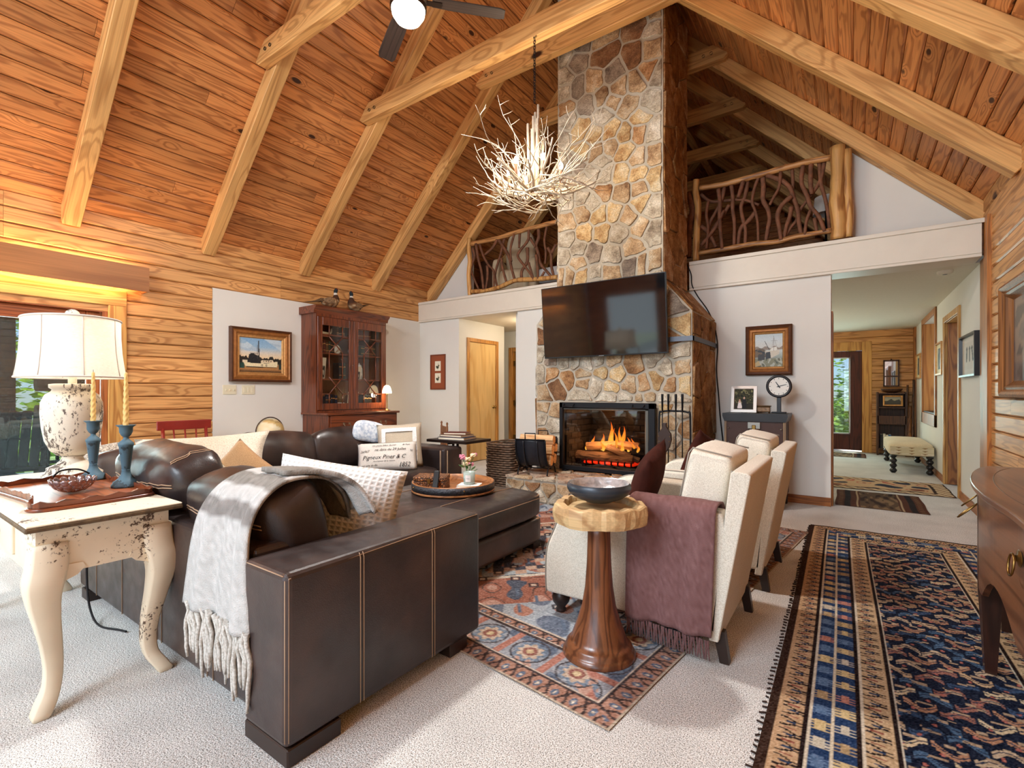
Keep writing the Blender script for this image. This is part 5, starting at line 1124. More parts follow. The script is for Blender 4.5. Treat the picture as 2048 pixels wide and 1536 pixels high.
# ---- switch plates
IVORY = plain('ivory_plastic', (222, 212, 184), 0.4)
for i, (y0, y1, lb) in enumerate(((2.815, 2.972, 'ivory triple toggle switch plate below the boat painting, left one'), (3.040, 3.200, 'ivory triple rocker switch plate below the boat painting, right one'))):
    t = T('switch_plate', lb, 'switch', (XL + 0.004, (y0 + y1) / 2, 1.24), 0, 'switch plates')
    O('plate', B().rbox(0, 0.007, -(y1 - y0) / 2, (y1 - y0) / 2, -0.058, 0.058, 0.003, 2), IVORY, t)
    for k in (-1, 0, 1): O('toggle' if i == 0 else 'rocker', B().rbox(0.006, 0.022, k * 0.046 - 0.005, k * 0.046 + 0.005, -0.012, 0.008, 0.002, 1) if i == 0 else B().rbox(0.006, 0.011, k * 0.046 - 0.016, k * 0.046 + 0.016, -0.034, 0.034, 0.002, 1), IVORY, t)
# ================================================================ LEFT SIDE: valance, cabinet, globe, chair
VAL = wood('stained_valance', (172, 112, 64), (150, 92, 50), 'y', rings=4, across=4, along=0.3, var=0.03)
vt = T('light_valance', 'long brown wooden valance hiding warm lights above the porch door', 'valance', (XL, 0.4, 2.27))
O('face_board', B().box(0.17, 0.19, -2.4, 1.60, 0, 0.255), VAL, vt); O('end_board', B().box(0, 0.17, 1.585, 1.60, 0.0, 0.255), VAL, vt)
O('shelf', B().box(0.006, 0.06, -2.4, 1.585, 0.11, 0.13), VAL, vt)
O('light_tube', B().tube([(0.10, -2.3, 0.155), (0.10, 1.45, 0.155)], 0.016, 8), emit('warm_tube', (255, 222, 160), 30), vt); O('light_tube', B().tube([(0.10, -2.3, 0.085), (0.10, 1.45, 0.085)], 0.016, 8), emit('warm_tube', (255, 222, 160), 30), vt)
# china cabinet
MAH = wood('mahogany', (116, 58, 32), (74, 34, 20), 'z', rings=8, across=9, along=0.8, var=0.05, rough=0.3, coat=0.3); MAHY = wood('mahogany_level', (120, 60, 32), (78, 36, 20), 'y', rings=8, across=9, along=0.8, var=0.05, rough=0.3, coat=0.3)
cx, cy0, cy1 = -5.654, 3.845, 5.075
cb = T('china_cabinet', 'tall mahogany cabinet with two glazed lattice doors above drawers', 'cabinet', (XL + 0.005, cy0, 0))
W_, D_, DU = cy1 - cy0, cx - XL - 0.01, -5.93 - XL
O('base', B().rbox(0, D_ - 0.02, 0.02, W_ - 0.02, 0.06, 0.90, 0.004, 1).box(0.02, D_ - 0.05, 0.05, W_ - 0.05, 0, 0.06), MAH, cb)
O('counter', B().rbox(0, D_ + 0.012, -0.01, W_ + 0.01, 0.90, 0.932, 0.008, 2), MAHY, cb)
PEW = plain('old_brass_pull', (150, 130, 104), 0.35, 0.9)
for k in range(3):
    z0 = 0.10 + 0.27 * k; dr = O('drawer', B().rbox(D_ - 0.022, D_ - 0.004, 0.05, W_ - 0.05, z0, z0 + 0.25, 0.004, 1), MAHY, cb)
    for yy in (0.30, W_ - 0.30): O('pull', B().tube(smoothpath([(D_ - 0.004, yy - 0.05, z0 + 0.14), (D_ + 0.02, yy - 0.045, z0 + 0.11), (D_ + 0.022, yy, z0 + 0.10), (D_ + 0.02, yy + 0.045, z0 + 0.11), (D_ - 0.004, yy + 0.05, z0 + 0.14)], 4), 0.005, 6).rbox(D_ - 0.006, D_, yy - 0.06, yy - 0.03, z0 + 0.125, z0 + 0.155, 0.003, 1).rbox(D_ - 0.006, D_, yy + 0.03, yy + 0.06, z0 + 0.125, z0 + 0.155, 0.003, 1), PEW, dr)
DI = plain('cabinet_inside', (120, 72, 46), 0.6)
O('case', B().box(0, DU, 0.0, 0.02, 0.932, 2.29).box(0, DU, W_ - 0.045, W_ - 0.025, 0.932, 2.29).box(0, DU, 0.02, W_ - 0.045, 2.25, 2.29).box(0, DU, 0.02, W_ - 0.045, 0.932, 0.96), MAH, cb)
O('back_panel', B().box(0, 0.012, 0.02, W_ - 0.045, 0.96, 2.25), DI, cb)
SHZ = (1.40, 1.76, 2.02)
for z in SHZ: O('shelf', B().box(0.012, DU - 0.04, 0.02, W_ - 0.045, z - 0.018, z), MAHY, cb)
O('cornice', B().prism([(0.0, 2.29), (DU, 2.29), (DU + 0.012, 2.33), (DU + 0.05, 2.37), (DU + 0.05, 2.39), (0, 2.39)], -0.035, W_ + 0.01, 'y'), MAHY, cb)
yA, yB_ = 0.02, W_ - 0.045; ym = (yA + yB_) / 2
for y0, y1, hs in ((yA, ym - 0.003, 1), (ym + 0.003, yB_, -1)):
    st_ = 0.075; x0, x1 = DU - 0.012, DU + 0.012; zb, zt_ = 0.965, 2.245
    dr = O('door', B().box(x0, x1, y0, y0 + st_, zb, zt_).box(x0, x1, y1 - st_, y1, zb, zt_).box(x0, x1, y0 + st_, y1 - st_, zb, zb + 0.09).box(x0, x1, y0 + st_, y1 - st_, zt_ - 0.11, zt_), MAH, cb); bevel(dr, 0.003, 1)
    gy0, gy1, gz0, gz1 = y0 + st_, y1 - st_, zb + 0.09, zt_ - 0.11
    O('pane', B().box(DU - 0.004, DU - 0.001, gy0, gy1, gz0, gz1), glass('cabinet_glass', (250, 250, 248), 0.0, 0.05), dr)
    gw, gh = gy1 - gy0, gz1 - gz0; q = lambda a, c: (DU + 0.002, gy0 + a * gw, gz0 + c * gh)
    for a, c, e_, f in ((0.25, 1, 0.25, 0.86), (0.75, 1, 0.75, 0.86), (0.25, 0.86, 0.75, 0.66), (0.75, 0.86, 0.25, 0.66), (0.25, 0.66, 0.25, 0.34), (0.75, 0.66, 0.75, 0.34), (0.25, 0.34, 0.75, 0.12), (0.75, 0.34, 0.25, 0.12), (0.25, 0.12, 0.25, 0), (0.75, 0.12, 0.75, 0), (0, 0.86, 0.25, 0.86), (0.75, 0.86, 1, 0.86), (0, 0.12, 0.25, 0.12), (0.75, 0.12, 1, 0.12)):
        O('glazing_bar', B().tube([q(a, c), q(e_, f)], 0.008, 6), MAH, dr)
    if hs > 0: O('escutcheon', B().lathe([(0, 0), (0.008, 0), (0.008, 0.006), (0, 0.008)], 8, M=Tr(x1, y1 - 0.02, 1.60) @ Ry(PI / 2)), PEW, dr)
# things inside the cabinet
def CW(x, y, z): return (XL + 0.005 + x, cy0 + y, z)
BK = [plain('book_' + n, c, 0.6) for n, c in (('oxblood', (92, 34, 28)), ('black', (34, 30, 32)), ('brown', (96, 64, 40)), ('green', (44, 58, 48)), ('tan', (150, 120, 84)), ('navy', (38, 48, 72)))]
PAGES = plain('book_pages', (226, 214, 190), 0.9)
def book(loc, wd, dp, ht, mat, label, grp, rz=0, flat=False, title=None):
    t = T('book', label, 'book', loc, rz, grp); b = B()
    if flat:
        b.rbox(-wd / 2, wd / 2, -dp / 2, dp / 2, 0, 0.003, 0.001, 1).rbox(-wd / 2, wd / 2, -dp / 2, dp / 2, ht - 0.003, ht, 0.001, 1).box(-wd / 2, -wd / 2 + 0.004, -dp / 2, dp / 2, 0, ht); O('cover', b, mat, t); O('pages', B().box(-wd / 2 + 0.004, wd / 2 - 0.004, -dp / 2 + 0.004, dp / 2 - 0.004, 0.003, ht - 0.003), PAGES, t)
    else:
        b.box(0, dp, -wd / 2, -wd / 2 + 0.003, 0, ht).box(0, dp, wd / 2 - 0.003, wd / 2, 0, ht).box(dp - 0.004, dp, -wd / 2, wd / 2, 0, ht); O('cover', b, mat, t); O('pages', B().box(0.004, dp - 0.004, -wd / 2 + 0.003, wd / 2 - 0.003, 0.004, ht - 0.006), PAGES, t)
        O('spine_band', B().box(dp, dp + 0.0008, -wd / 2 + 0.002, wd / 2 - 0.002, ht * 0.72, ht * 0.78).box(dp, dp + 0.0008, -wd / 2 + 0.002, wd / 2 - 0.002, ht * 0.22, ht * 0.26), LGOLD, t)
    return t
br = random.Random(12)
ORD = ('leftmost', 'second', 'third', 'fourth', 'fifth', 'sixth', 'seventh', 'eighth', 'ninth', 'tenth', 'eleventh', 'twelfth')
def shelfrow(y0, y1, z, hmax, where, grp, pal):
    y = y0; k = 0
    while y < y1 - 0.02:
        wd = br.uniform(0.026, 0.044); m_ = br.choice(pal); cn_ = m_.name.replace('book_', '')
        book(CW(0.10, y + wd / 2, z), wd, 0.14, hmax * br.uniform(0.84, 1.0), m_, '%s book from the left, %s spine, on the %s' % (ORD[k], cn_, where), grp); y += wd + 0.001; k += 1
shelfrow(0.40, 0.55, SHZ[2], 0.20, 'top cabinet shelf, left door', 'books top left of the cabinet', BK[:3])
shelfrow(0.64, 0.98, SHZ[2], 0.19, 'top cabinet shelf, right door', 'books top right of the cabinet', [BK[0], BK[2]])
shelfrow(0.12, 0.36, SHZ[1], 0.18, 'second cabinet shelf, left door', 'books second shelf left', BK[:4])
shelfrow(0.82, 1.10, SHZ[1], 0.18, 'second cabinet shelf, right door', 'books second shelf right', BK[:4])
shelfrow(0.44, 0.56, SHZ[0], 0.24, 'third cabinet shelf, left door', 'books third shelf left', [BK[3], BK[1]])
shelfrow(0.22, 0.40, 0.96, 0.22, 'bottom cabinet shelf, left door', 'books bottom shelf left', [BK[1], BK[5]])
shelfrow(0.86, 1.02, 0.96, 0.22, 'bottom cabinet shelf, right door', 'books bottom shelf right', [BK[4], BK[1]])
PORC = plain('white_porcelain', (232, 228, 218), 0.2, coat=0.5)
t = T('ivory_horn', 'curved cream horn on the top shelf behind left cabinet door', 'horn', CW(0.18, 0.10, SHZ[2])); O('horn', B().tube(smoothpath([(0, 0, 0.03), (0.02, 0.10, 0.025), (0.02, 0.22, 0.03), (0.0, 0.26, 0.10)], 5), [0.03 - 0.0014 * i for i in range(16)], 10), plain('ivory_horn', (224, 206, 172), 0.4), t); O('tip', B().ball((0, 0.265, 0.125), 0.012), BK[2], t)
t = T('round_vase', 'small round blue and white vase behind right cabinet door', 'vase', CW(0.2, 0.70, SHZ[1])); O('body', B().lathe([(0, 0), (0.035, 0), (0.06, 0.03), (0.068, 0.06), (0.055, 0.1), (0.03, 0.115), (0.03, 0.125), (0, 0.125)], 20), plain('blue_white_glaze', (222, 222, 218), 0.25, var=0.4, scale=30), t); O('foot_ring', B().lathe([(0.036, -0.001), (0.04, 0.008), (0.034, 0.01)], 16), PORC, t)
t = T('white_plate', 'white oval plate standing behind left cabinet door, second shelf', 'plate', CW(0.12, 0.47, SHZ[1])); O('plate', B().lathe([(0, 0), (0.05, 0.004), (0.075, 0.012), (0.076, 0.016), (0.05, 0.01), (0, 0.006)], 24, M=Tr(0, 0, 0.08) @ Ry(math.radians(75))), PORC, t); O('rim', B().lathe([(0.074, 0.013), (0.078, 0.016), (0.074, 0.018)], 24, M=Tr(0, 0, 0.08) @ Ry(math.radians(75))), LGOLD, t)
def cardf(u, v): return Paint(u, v, (226, 216, 194)).blobs((abs(u - .5) < .42) & (v < .62) & (v > .06), [(220, 212, 192), (120, 112, 100), (60, 56, 52), (200, 190, 170)], 6, 18).out()
def card(label, y, z, wd, ht, rz=0, f=cardf):
    t = T('art_card', label, 'card', CW(0.19, y, z), rz); M = Ry(math.radians(8)) @ Matrix(((0, 0, 1, 0), (1, 0, 0, 0), (0, 1, 0, 0), (0, 0, 0, 1)))
    picture_mesh('print', 24, 30, lambda u, v: ((u - .5) * wd, v * ht, u * 0 + 0.0), f, PRINT, t, M); O('board', B().box(-0.004, -0.001, -wd / 2, wd / 2, 0, ht), PAGES, t, M=Ry(math.radians(8)))
card('tall art card with grey drawing behind left cabinet door', 0.17, SHZ[0], 0.14, 0.30)
card('open cream booklet leaning on third shelf behind right door', 0.74, SHZ[0], 0.22, 0.20, 0.1)
card('cream picture card at the bottom left of the right door', 0.70, 0.96, 0.17, 0.26, -0.1)
t = T('ginger_jar', 'small white lidded jar behind right cabinet door', 'jar', CW(0.12, 0.88, SHZ[0])); O('body', B().lathe([(0, 0), (0.045, 0), (0.055, 0.06), (0.05, 0.17), (0.035, 0.2), (0, 0.2)], 16), plain('blue_white_glaze', (222, 222, 218), 0.25, var=0.4, scale=30), t); O('lid', B().lathe([(0.038, 0.2), (0.03, 0.225), (0.008, 0.24), (0.01, 0.255), (0, 0.26)], 16), PORC, t)
t = T('mantel_clock', 'small round cream clock on the bottom cabinet shelf', 'clock', CW(0.2, 0.13, 0.96)); O('case', B().lathe([(0, 0), (0.055, 0), (0.06, 0.012), (0.06, 0.03), (0, 0.03)], 24, M=Tr(0, 0, 0.15) @ Ry(PI / 2) @ Tr(0, 0, -0.03)), BRASS, t); O('dial', B().lathe([(0, 0.001), (0.052, 0.001)], 24, M=Tr(0.001, 0, 0.15) @ Ry(PI / 2)), PORC, t); O('stand', B().rbox(-0.03, 0.02, -0.03, 0.03, 0, 0.10, 0.005, 1), BK[2], t); O('hands', B().box(0.003, 0.004, -0.002, 0.002, 0.15, 0.19).box(0.003, 0.004, -0.03, 0.0, 0.148, 0.152), BK[1], t)
t = T('potted_grass', 'dried grass in a small white pot on the bottom cabinet shelf', 'plant', CW(0.2, 0.50, 0.96)); O('pot', B().lathe([(0, 0), (0.035, 0), (0.05, 0.1), (0.045, 0.1), (0.03, 0.02), (0, 0.02)], 16), PORC, t)
b = B()
for k in range(40): a_, l_ = br.uniform(0, 6.28), br.uniform(0.12, 0.26); b.tube([(0.02 * math.cos(a_), 0.02 * math.sin(a_), 0.08), (0.05 * math.cos(a_), 0.05 * math.sin(a_), 0.08 + l_ * 0.6), (0.09 * math.cos(a_), 0.09 * math.sin(a_), 0.08 + l_)], [0.002, 0.002, 0.001], 4)
O('grass', b, plain('dried_grass', (150, 122, 80), 0.9), t)['kind'] = 'stuff'
# pheasants
def birdc(name, label, loc, rz, sgn):
    t = T('pheasant', label, 'stuffed bird', loc, rz, 'mounted pheasants on the cabinet')
    path = [(0.085, 0, 0.305), (0.07, 0, 0.30), (0.055, 0, 0.275), (0.05, 0, 0.235), (0.055, 0, 0.20), (0.05, 0, 0.155), (0.02, 0, 0.115), (-0.05, 0, 0.10), (-0.11, 0, 0.105), (-0.15, 0, 0.12), (-0.24, 0, 0.15 * (1 if sgn > 0 else 0.6)), (-0.40, 0, 0.20 if sgn > 0 else 0.06)]
    rad = [0.006, 0.022, 0.028, 0.024, 0.034, 0.058, 0.075, 0.072, 0.05, 0.03, 0.014, 0.003]
    P = smoothpath(path, 3); R_ = list(np.interp(np.linspace(0, len(rad) - 1, len(P)), range(len(rad)), rad))
    o = O('body', B().tube(P, R_, 12), None, t); me = o.data; me.materials.append(vcol('pheasant_plumage', 0.8, 0.4, 60)); ca = me.color_attributes.new('Col', 'FLOAT_COLOR', 'POINT'); rs = random.Random(3)
    for i, v in enumerate(me.vertices):
        ri = i // 12
        c = (36, 44, 48) if ri < 9 else (224, 214, 200) if ri < 11 else (70, 44, 30) if ri < 16 else rs.choice([(150, 116, 80), (96, 70, 48), (190, 164, 130), (110, 70, 40)]) if ri < 26 else rs.choice([(110, 84, 56), (70, 50, 34)])
        ca.data[i].color = lin(c)
    O('beak', B().tube([(0.082, 0, 0.304), (0.106, 0, 0.296)], [0.008, 0.002], 6), plain('horn_beak', (190, 170, 130), 0.4), t); O('eye_patch', B().ball((0.068, 0.022, 0.303), 0.009, 0.004, 0.008, 8, 6).ball((0.068, -0.022, 0.303), 0.009, 0.004, 0.008, 8, 6), plain('red_wattle', (150, 40, 32), 0.7), t)
    for s_ in (-0.025, 0.025): O('leg', B().tube([(0.0, s_, 0.06), (0.005, s_, 0.004)], 0.005, 6).tube([(0.0, s_, 0.004), (0.04, s_, 0.003)], 0.004, 5).tube([(0.0, s_, 0.004), (-0.02, s_ + 0.01, 0.003)], 0.003, 5), plain('bird_leg', (140, 124, 110), 0.6), t)
    for s_ in (-1, 1): O('wing', B().ball((-0.05, s_ * 0.066, 0.115), 0.085, 0.014, 0.042, 12, 8), plain('wing_plumage', (128, 98, 68), 0.85, var=0.5, scale=60), t)
birdc('pheasant', 'mounted pheasant with drooping tail facing right on top of the cabinet', CW(0.20, 0.35, 2.392), math.radians(75), -1)
birdc('pheasant', 'mounted pheasant with raised tail facing left on top of the cabinet', CW(0.20, 0.72, 2.392), math.radians(-75), 1)
# little table lamp on the counter
p = at(776, 822, X=cx - 0.12)
t = T('buffet_lamp', 'small brass lamp with white glass shade on the cabinet counter', 'lamp', (p.x, p.y - 0.02, 0.933))
O('base', B().lathe([(0, 0), (0.05, 0), (0.05, 0.008), (0.02, 0.018), (0.008, 0.03), (0.007, 0.24), (0.014, 0.25), (0.014, 0.262), (0, 0.265)], 20), BRASS, t); O('shade', B().lathe([(0.068, 0.262), (0.07, 0.275), (0.064, 0.32), (0.046, 0.365), (0.02, 0.385), (0.0, 0.388)], 24), emit('lit_milk_glass', (255, 226, 176), 5.0, (255, 244, 224)), t); O('finial', B().ball((0, 0, 0.392), 0.007), BRASS, t)
l_ = bpy.data.lights.new('buffet_lamp_light', 'POINT'); l_.energy = 5; l_.color = (1, 0.8, 0.5); l_.shadow_soft_size = 0.04; o = bpy.data.objects.new('buffet_lamp_light', l_); C.objects.link(o); o.location = (p.x + 0.0, p.y - 0.02, 1.17)
# globe on a stand
gp = at(540, 863, X=-6.0)
t = T('floor_globe', 'cream antique style globe in dark ring behind the sofa', 'globe', (-6.0, gp.y, 0)); gr_ = 0.165
def globec(u, v):
    p = Paint(u, v, (226, 206, 160)); p.blobs(v > -1, [(222, 206, 166), (228, 214, 180), (206, 178, 120), (176, 150, 100), (214, 196, 150), (190, 196, 176)], 3, 9); return p.out()
picture_mesh('sphere', 48, 32, lambda u, v: (gr_ * np.cos(6.2832 * u) * np.sin(PI * np.clip(v, .001, .999)), gr_ * np.sin(6.2832 * u) * np.sin(PI * np.clip(v, .001, .999)), -gr_ * np.cos(PI * v) + gp.z), globec, vcol('globe_print', 0.35, spec=0.5), t)
O('meridian_ring', B().tube([(0.0, (gr_ + 0.014) * math.cos(a), gp.z + (gr_ + 0.014) * math.sin(a)) for a in np.linspace(0, 2 * PI, 41)[:-1]], 0.007, 6, close=True), plain('dark_brown_ring', (60, 38, 24), 0.4), t)
O('horizon_ring', B().lathe([(gr_ + 0.01, gp.z - 0.012), (gr_ + 0.05, gp.z - 0.012), (gr_ + 0.05, gp.z + 0.0), (gr_ + 0.01, gp.z + 0.0), (gr_ + 0.01, gp.z - 0.012)], 40) if False else B().lathe([(0.09, gp.z - gr_ - 0.03), (0.10, gp.z - gr_ - 0.02), (0.03, gp.z - gr_ - 0.012), (0, gp.z - gr_ - 0.012)], 24), plain('dark_brown_ring', (60, 38, 24), 0.4), t)
O('column', B().lathe([(0.0, 0.0), (0.14, 0.0), (0.14, 0.02), (0.04, 0.05), (0.025, 0.2), (0.035, 0.3), (0.025, gp.z - gr_ - 0.03), (0, gp.z - gr_ - 0.02)], 20), MAH, t)
# red painted chair by the log wall
RED = plain('barn_red_paint', (136, 38, 28), 0.45, var=0.08, scale=6, coat=0.2)
t = T('red_chair', 'barn red painted wooden chair with a flat top rail by the log wall', 'chair', (-5.74, 2.30, 0))
O('top_rail', B().rbox(-0.275, -0.250, -0.265, 0.265, 0.80, 0.90, 0.008, 2), RED, t)
for s_ in (-0.21, 0.21): O('back_post', B().tube([(-0.20, s_, 0.45), (-0.262, s_, 0.82)], 0.017, 10), RED, t)
for k in range(3): O('spindle', B().tube([(-0.20, -0.10 + 0.10 * k, 0.45), (-0.262, -0.11 + 0.11 * k, 0.82)], 0.009, 8), RED, t)
O('seat', B().rbox(-0.24, 0.20, -0.22, 0.22, 0.42, 0.455, 0.015, 2), RED, t)
for sx in (-0.18, 0.15):
    for s_ in (-0.17, 0.17): O('leg', B().tube([(sx, s_, 0.43), (sx * 1.25, s_ * 1.15, 0)], [0.02, 0.013], 10), RED, t)
# ================================================================ WHITE SIDE TABLE AND WHAT STANDS ON IT
def distress(name, c, dark, amt=0.56, scale=26.0, vert=False):
    g = G(name); tc = g.n('TexCoord'); v = g.n('VectorMath', {0: tc.outputs['Object'], 1: (1, 1, 0.45 if vert else 1)}, operation='MULTIPLY')
    n1 = g.n('TexNoise', {'Vector': v, 'Scale': scale, 'Detail': 6, 'Roughness': 0.7}); n2 = g.n('TexNoise', {'Vector': v, 'Scale': 5.0, 'Detail': 2})
    f = g.n('MapRange', {0: g.math('ADD', g.math('MULTIPLY', n1, 0.6), g.math('MULTIPLY', n2, 0.5)), 1: amt, 2: amt + 0.03, 3: 0, 4: 1}); n3 = g.n('MapRange', {0: n2.outputs[0], 1: 0.3, 2: 0.7, 3: 0.9, 4: 1.05})
    g.set(Base_Color=g.n('VectorMath', {0: g.mix(f, lin(c), lin(dark)), 1: n3.outputs[0]}, operation='MULTIPLY').outputs[0], Roughness=0.65, Normal=g.bump(f, 0.4, -0.003)); return g.mat
CRM = distress('distressed_cream_paint', (232, 218, 192), (92, 70, 52), 0.665, 60); EDGE = plain('worn_brown_edge', (96, 76, 52), 0.6, var=0.4, scale=40)
tz = 0.725; tx0, tx1, ty0, ty1 = -3.97, -2.385, 0.415, 0.905
wt = T('side_table', 'distressed cream painted side table with cabriole legs and drawer', 'table', ((tx0 + tx1) / 2, (ty0 + ty1) / 2, 0)); tw, td = (tx1 - tx0) / 2, (ty1 - ty0) / 2
bevel(O('tabletop', B().box(-tw, tw, -td, td, tz - 0.008, tz), CRM, wt), 0.003, 1); O('top_edge', B().rbox(-tw - 0.003, tw + 0.003, -td - 0.003, td + 0.003, tz - 0.026, tz - 0.008, 0.006, 2), EDGE, wt)
O('apron', B().box(-tw + 0.05, tw - 0.05, -td + 0.035, td - 0.035, 0.52, tz - 0.026), CRM, wt)
dr = O('drawer', B().rbox(-0.30, 0.42, -td + 0.024, -td + 0.04, 0.55, 0.68, 0.004, 1), CRM, wt)
O('drawer_pull', B().lathe([(0, 0), (0.012, 0), (0.009, 0.012), (0.018, 0.025), (0.012, 0.036), (0, 0.037)], 14, M=Tr(0.20, -td + 0.024, 0.615) @ Rx(PI / 2)), EDGE, dr)
def cabriole(sx, sy):
    ox, oy = sx * (tw - 0.085), sy * (td - 0.075)
    prof = [(0.0, 0.64, 0.050), (0.004, 0.56, 0.054), (0.016, 0.50, 0.054), (0.018, 0.44, 0.046), (0.006, 0.35, 0.037), (-0.010, 0.25, 0.030), (-0.018, 0.16, 0.026), (-0.012, 0.09, 0.025), (0.008, 0.045, 0.029), (0.024, 0.015, 0.028), (0.026, 0.0, 0.022)]
    pts = smoothpath([(ox + sx * d_, oy + sy * d_, z) for d_, z, r in prof], 3); rs = np.interp(np.linspace(0, len(prof) - 1, len(pts)), range(len(prof)), [r for _, _, r in prof])
    b = B(); rings = []
    for p_, r in zip(pts, rs): rings.append([b.m.verts.new((p_.x + r * a_, p_.y + r * c_, p_.z)) for a_, c_ in ((-1, -0.8), (-0.8, -1), (0.8, -1), (1, -0.8), (1, 0.8), (0.8, 1), (-0.8, 1), (-1, 0.8))])
    for A, D in zip(rings, rings[1:]):
        for k in range(8): b.m.faces.new((A[k], A[(k + 1) % 8], D[(k + 1) % 8], D[k])).smooth = True
    b.m.faces.new(rings[0]); b.m.faces.new(rings[-1]); return b
for sx in (-1, 1):
    for sy in (-1, 1):
        lg_ = O('leg', cabriole(sx, sy), CRM, wt)
        e_ = [(0.0, 0.555), (0.17, 0.548), (0.18, 0.53), (0.15, 0.505), (0.10, 0.49), (0.06, 0.455), (0.0, 0.42)]
        ox = sx * (tw - 0.045); oy = sy * (td - 0.04)
        O('knee_bracket', B().prism([(oy - sy * a_ * 0.75, z) for a_, z in e_], ox - 0.012 - sx * 0.012, ox + 0.012 - sx * 0.012, 'x'), CRM, lg_); O('knee_bracket', B().prism([(ox - sx * a_, z) for a_, z in e_], oy - 0.02 * (1 if sy > 0 else 0), oy + 0.02 * (1 if sy < 0 else 0), 'y'), CRM, lg_)
# gallery tray
tzz = tz + 0.001
tl = [(-3.40, 0.47), (-3.20, 0.49), (-3.02, 0.505), (-2.88, 0.515), (-2.78, 0.505), (-2.70, 0.475), (-2.64, 0.50), (-2.625, 0.60), (-2.63, 0.70), (-2.64, 0.80), (-2.665, 0.885), (-2.80, 0.885), (-3.0, 0.895), (-3.2, 0.88), (-3.38, 0.885), (-3.44, 0.84), (-3.45, 0.70), (-3.44, 0.56)]
gt = T('gallery_tray', 'mahogany tray with scalloped gallery edge on the cream side table', 'tray', (-3.03, 0.69, tzz))
TL = [(x + 3.03, y - 0.69) for x, y in tl]; TLs = [(p_.x, p_.y) for p_ in smoothpath([(x, y, 0) for x, y in TL + [TL[0]]], 4)][:-1]
O('tray_floor', B().prism(TLs, 0, 0.010, 'z'), wood('tray_mahogany', (150, 82, 46), (104, 52, 28), 'x', across=9, along=1, rough=0.4, coat=0.1, var=0.02), gt)
b = B(); n = len(TLs)
for i in range(n):
    (x, y), (x2, y2) = TLs[i], TLs[(i + 1) % n]; h1, h2 = 0.036 + 0.006 * math.sin(i * 1.9), 0.036 + 0.006 * math.sin((i + 1) * 1.9)
    k1, k2 = 1 - 0.006 / math.hypot(x, y), 1 - 0.006 / math.hypot(x2, y2)
    v = [b.m.verts.new(q) for q in ((x, y, 0.004), (x2, y2, 0.004), (x2 * 1.01, y2 * 1.01, h2), (x * 1.01, y * 1.01, h1), (x * k1, y * k1, 0.004), (x2 * k2, y2 * k2, 0.004), (x2 * k2, y2 * k2, h2), (x * k1, y * k1, h1))]
    for f in ((0, 1, 2, 3), (5, 4, 7, 6), (3, 2, 6, 7)): b.m.faces.new([v[j] for j in f])
O('gallery', b, MAHY, gt); O('rim_moulding', B().tube([(x * 1.012, y * 1.012, 0.006) for x, y in TLs], 0.008, 6, close=True), MAHY, gt)
# candlesticks with twisted candles
VERD = distress('verdigris_bronze', (74, 104, 118), (46, 60, 66), 0.58, 30); BEES = plain('beeswax', (226, 186, 112), 0.4, spec=0.5)
for i, (u, v, lb, lc) in enumerate(((196, 957, 'farther verdigris candlestick on the tray in front of the lamp', 'farther twisted beeswax taper candle'), (252, 972, 'nearer verdigris candlestick on the tray by the sofa', 'nearer twisted beeswax taper candle'))):
    p = at(u, v, Z=tzz + 0.012); H_ = 0.315 if i == 0 else 0.305
    if i == 0: p.y -= 0.02
    t = T('candlestick', lb, 'candlestick', (p.x, p.y, tzz + 0.0105), 0, 'verdigris candlesticks')
    O('base', B().lathe([(0, 0), (0.058, 0), (0.060, 0.010), (0.054, 0.016), (0.052, 0.026), (0.040, 0.034), (0.030, 0.044), (0.020, 0.062), (0.017, 0.080), (0.019, 0.084), (0, 0.086)], 28), VERD, t)
    O('stem', B().lathe([(0.016, 0.084), (0.018, 0.09), (0.030, 0.20), (0.033, 0.205), (0.033, 0.214), (0.024, 0.224), (0.012, 0.236), (0.010, 0.246), (0, 0.246)], 12), VERD, t)
    O('cup', B().lathe([(0.010, 0.244), (0.020, 0.254), (0.027, 0.27), (0.028, H_ - 0.012), (0.040, H_ - 0.002), (0.041, H_), (0.030, H_ - 0.004), (0.013, H_ - 0.012), (0.012, H_ - 0.03), (0, H_ - 0.03)], 24), VERD, t)
    c_ = T('taper_candle', lc + ' standing in the candlestick', 'candle', (p.x, p.y, tzz + 0.0105 + H_ - 0.028), 0, 'twisted tapers')
    b = B(); rings = []; hh = 0.27 + 0.02
    for k in range(46):
        z = hh * k / 45; r0 = 0.0115 * (1 - 0.45 * (k / 45) ** 2) * (0.25 if k == 45 else 1)
        rings.append([b.m.verts.new(((r0 * (1 + 0.14 * math.cos(3 * (a_ - z * 70)))) * math.cos(a_), (r0 * (1 + 0.14 * math.cos(3 * (a_ - z * 70)))) * math.sin(a_), z)) for a_ in [2 * PI * j / 15 for j in range(15)]])
    for A, D in zip(rings, rings[1:]):
        for j in range(15): b.m.faces.new((A[j], A[(j + 1) % 15], D[(j + 1) % 15], D[j])).smooth = True
    O('wax', b, BEES, c_); O('wick', B().tube([(0, 0, hh - 0.002), (0.001, 0, hh + 0.012)], 0.001, 5), INK, c_)
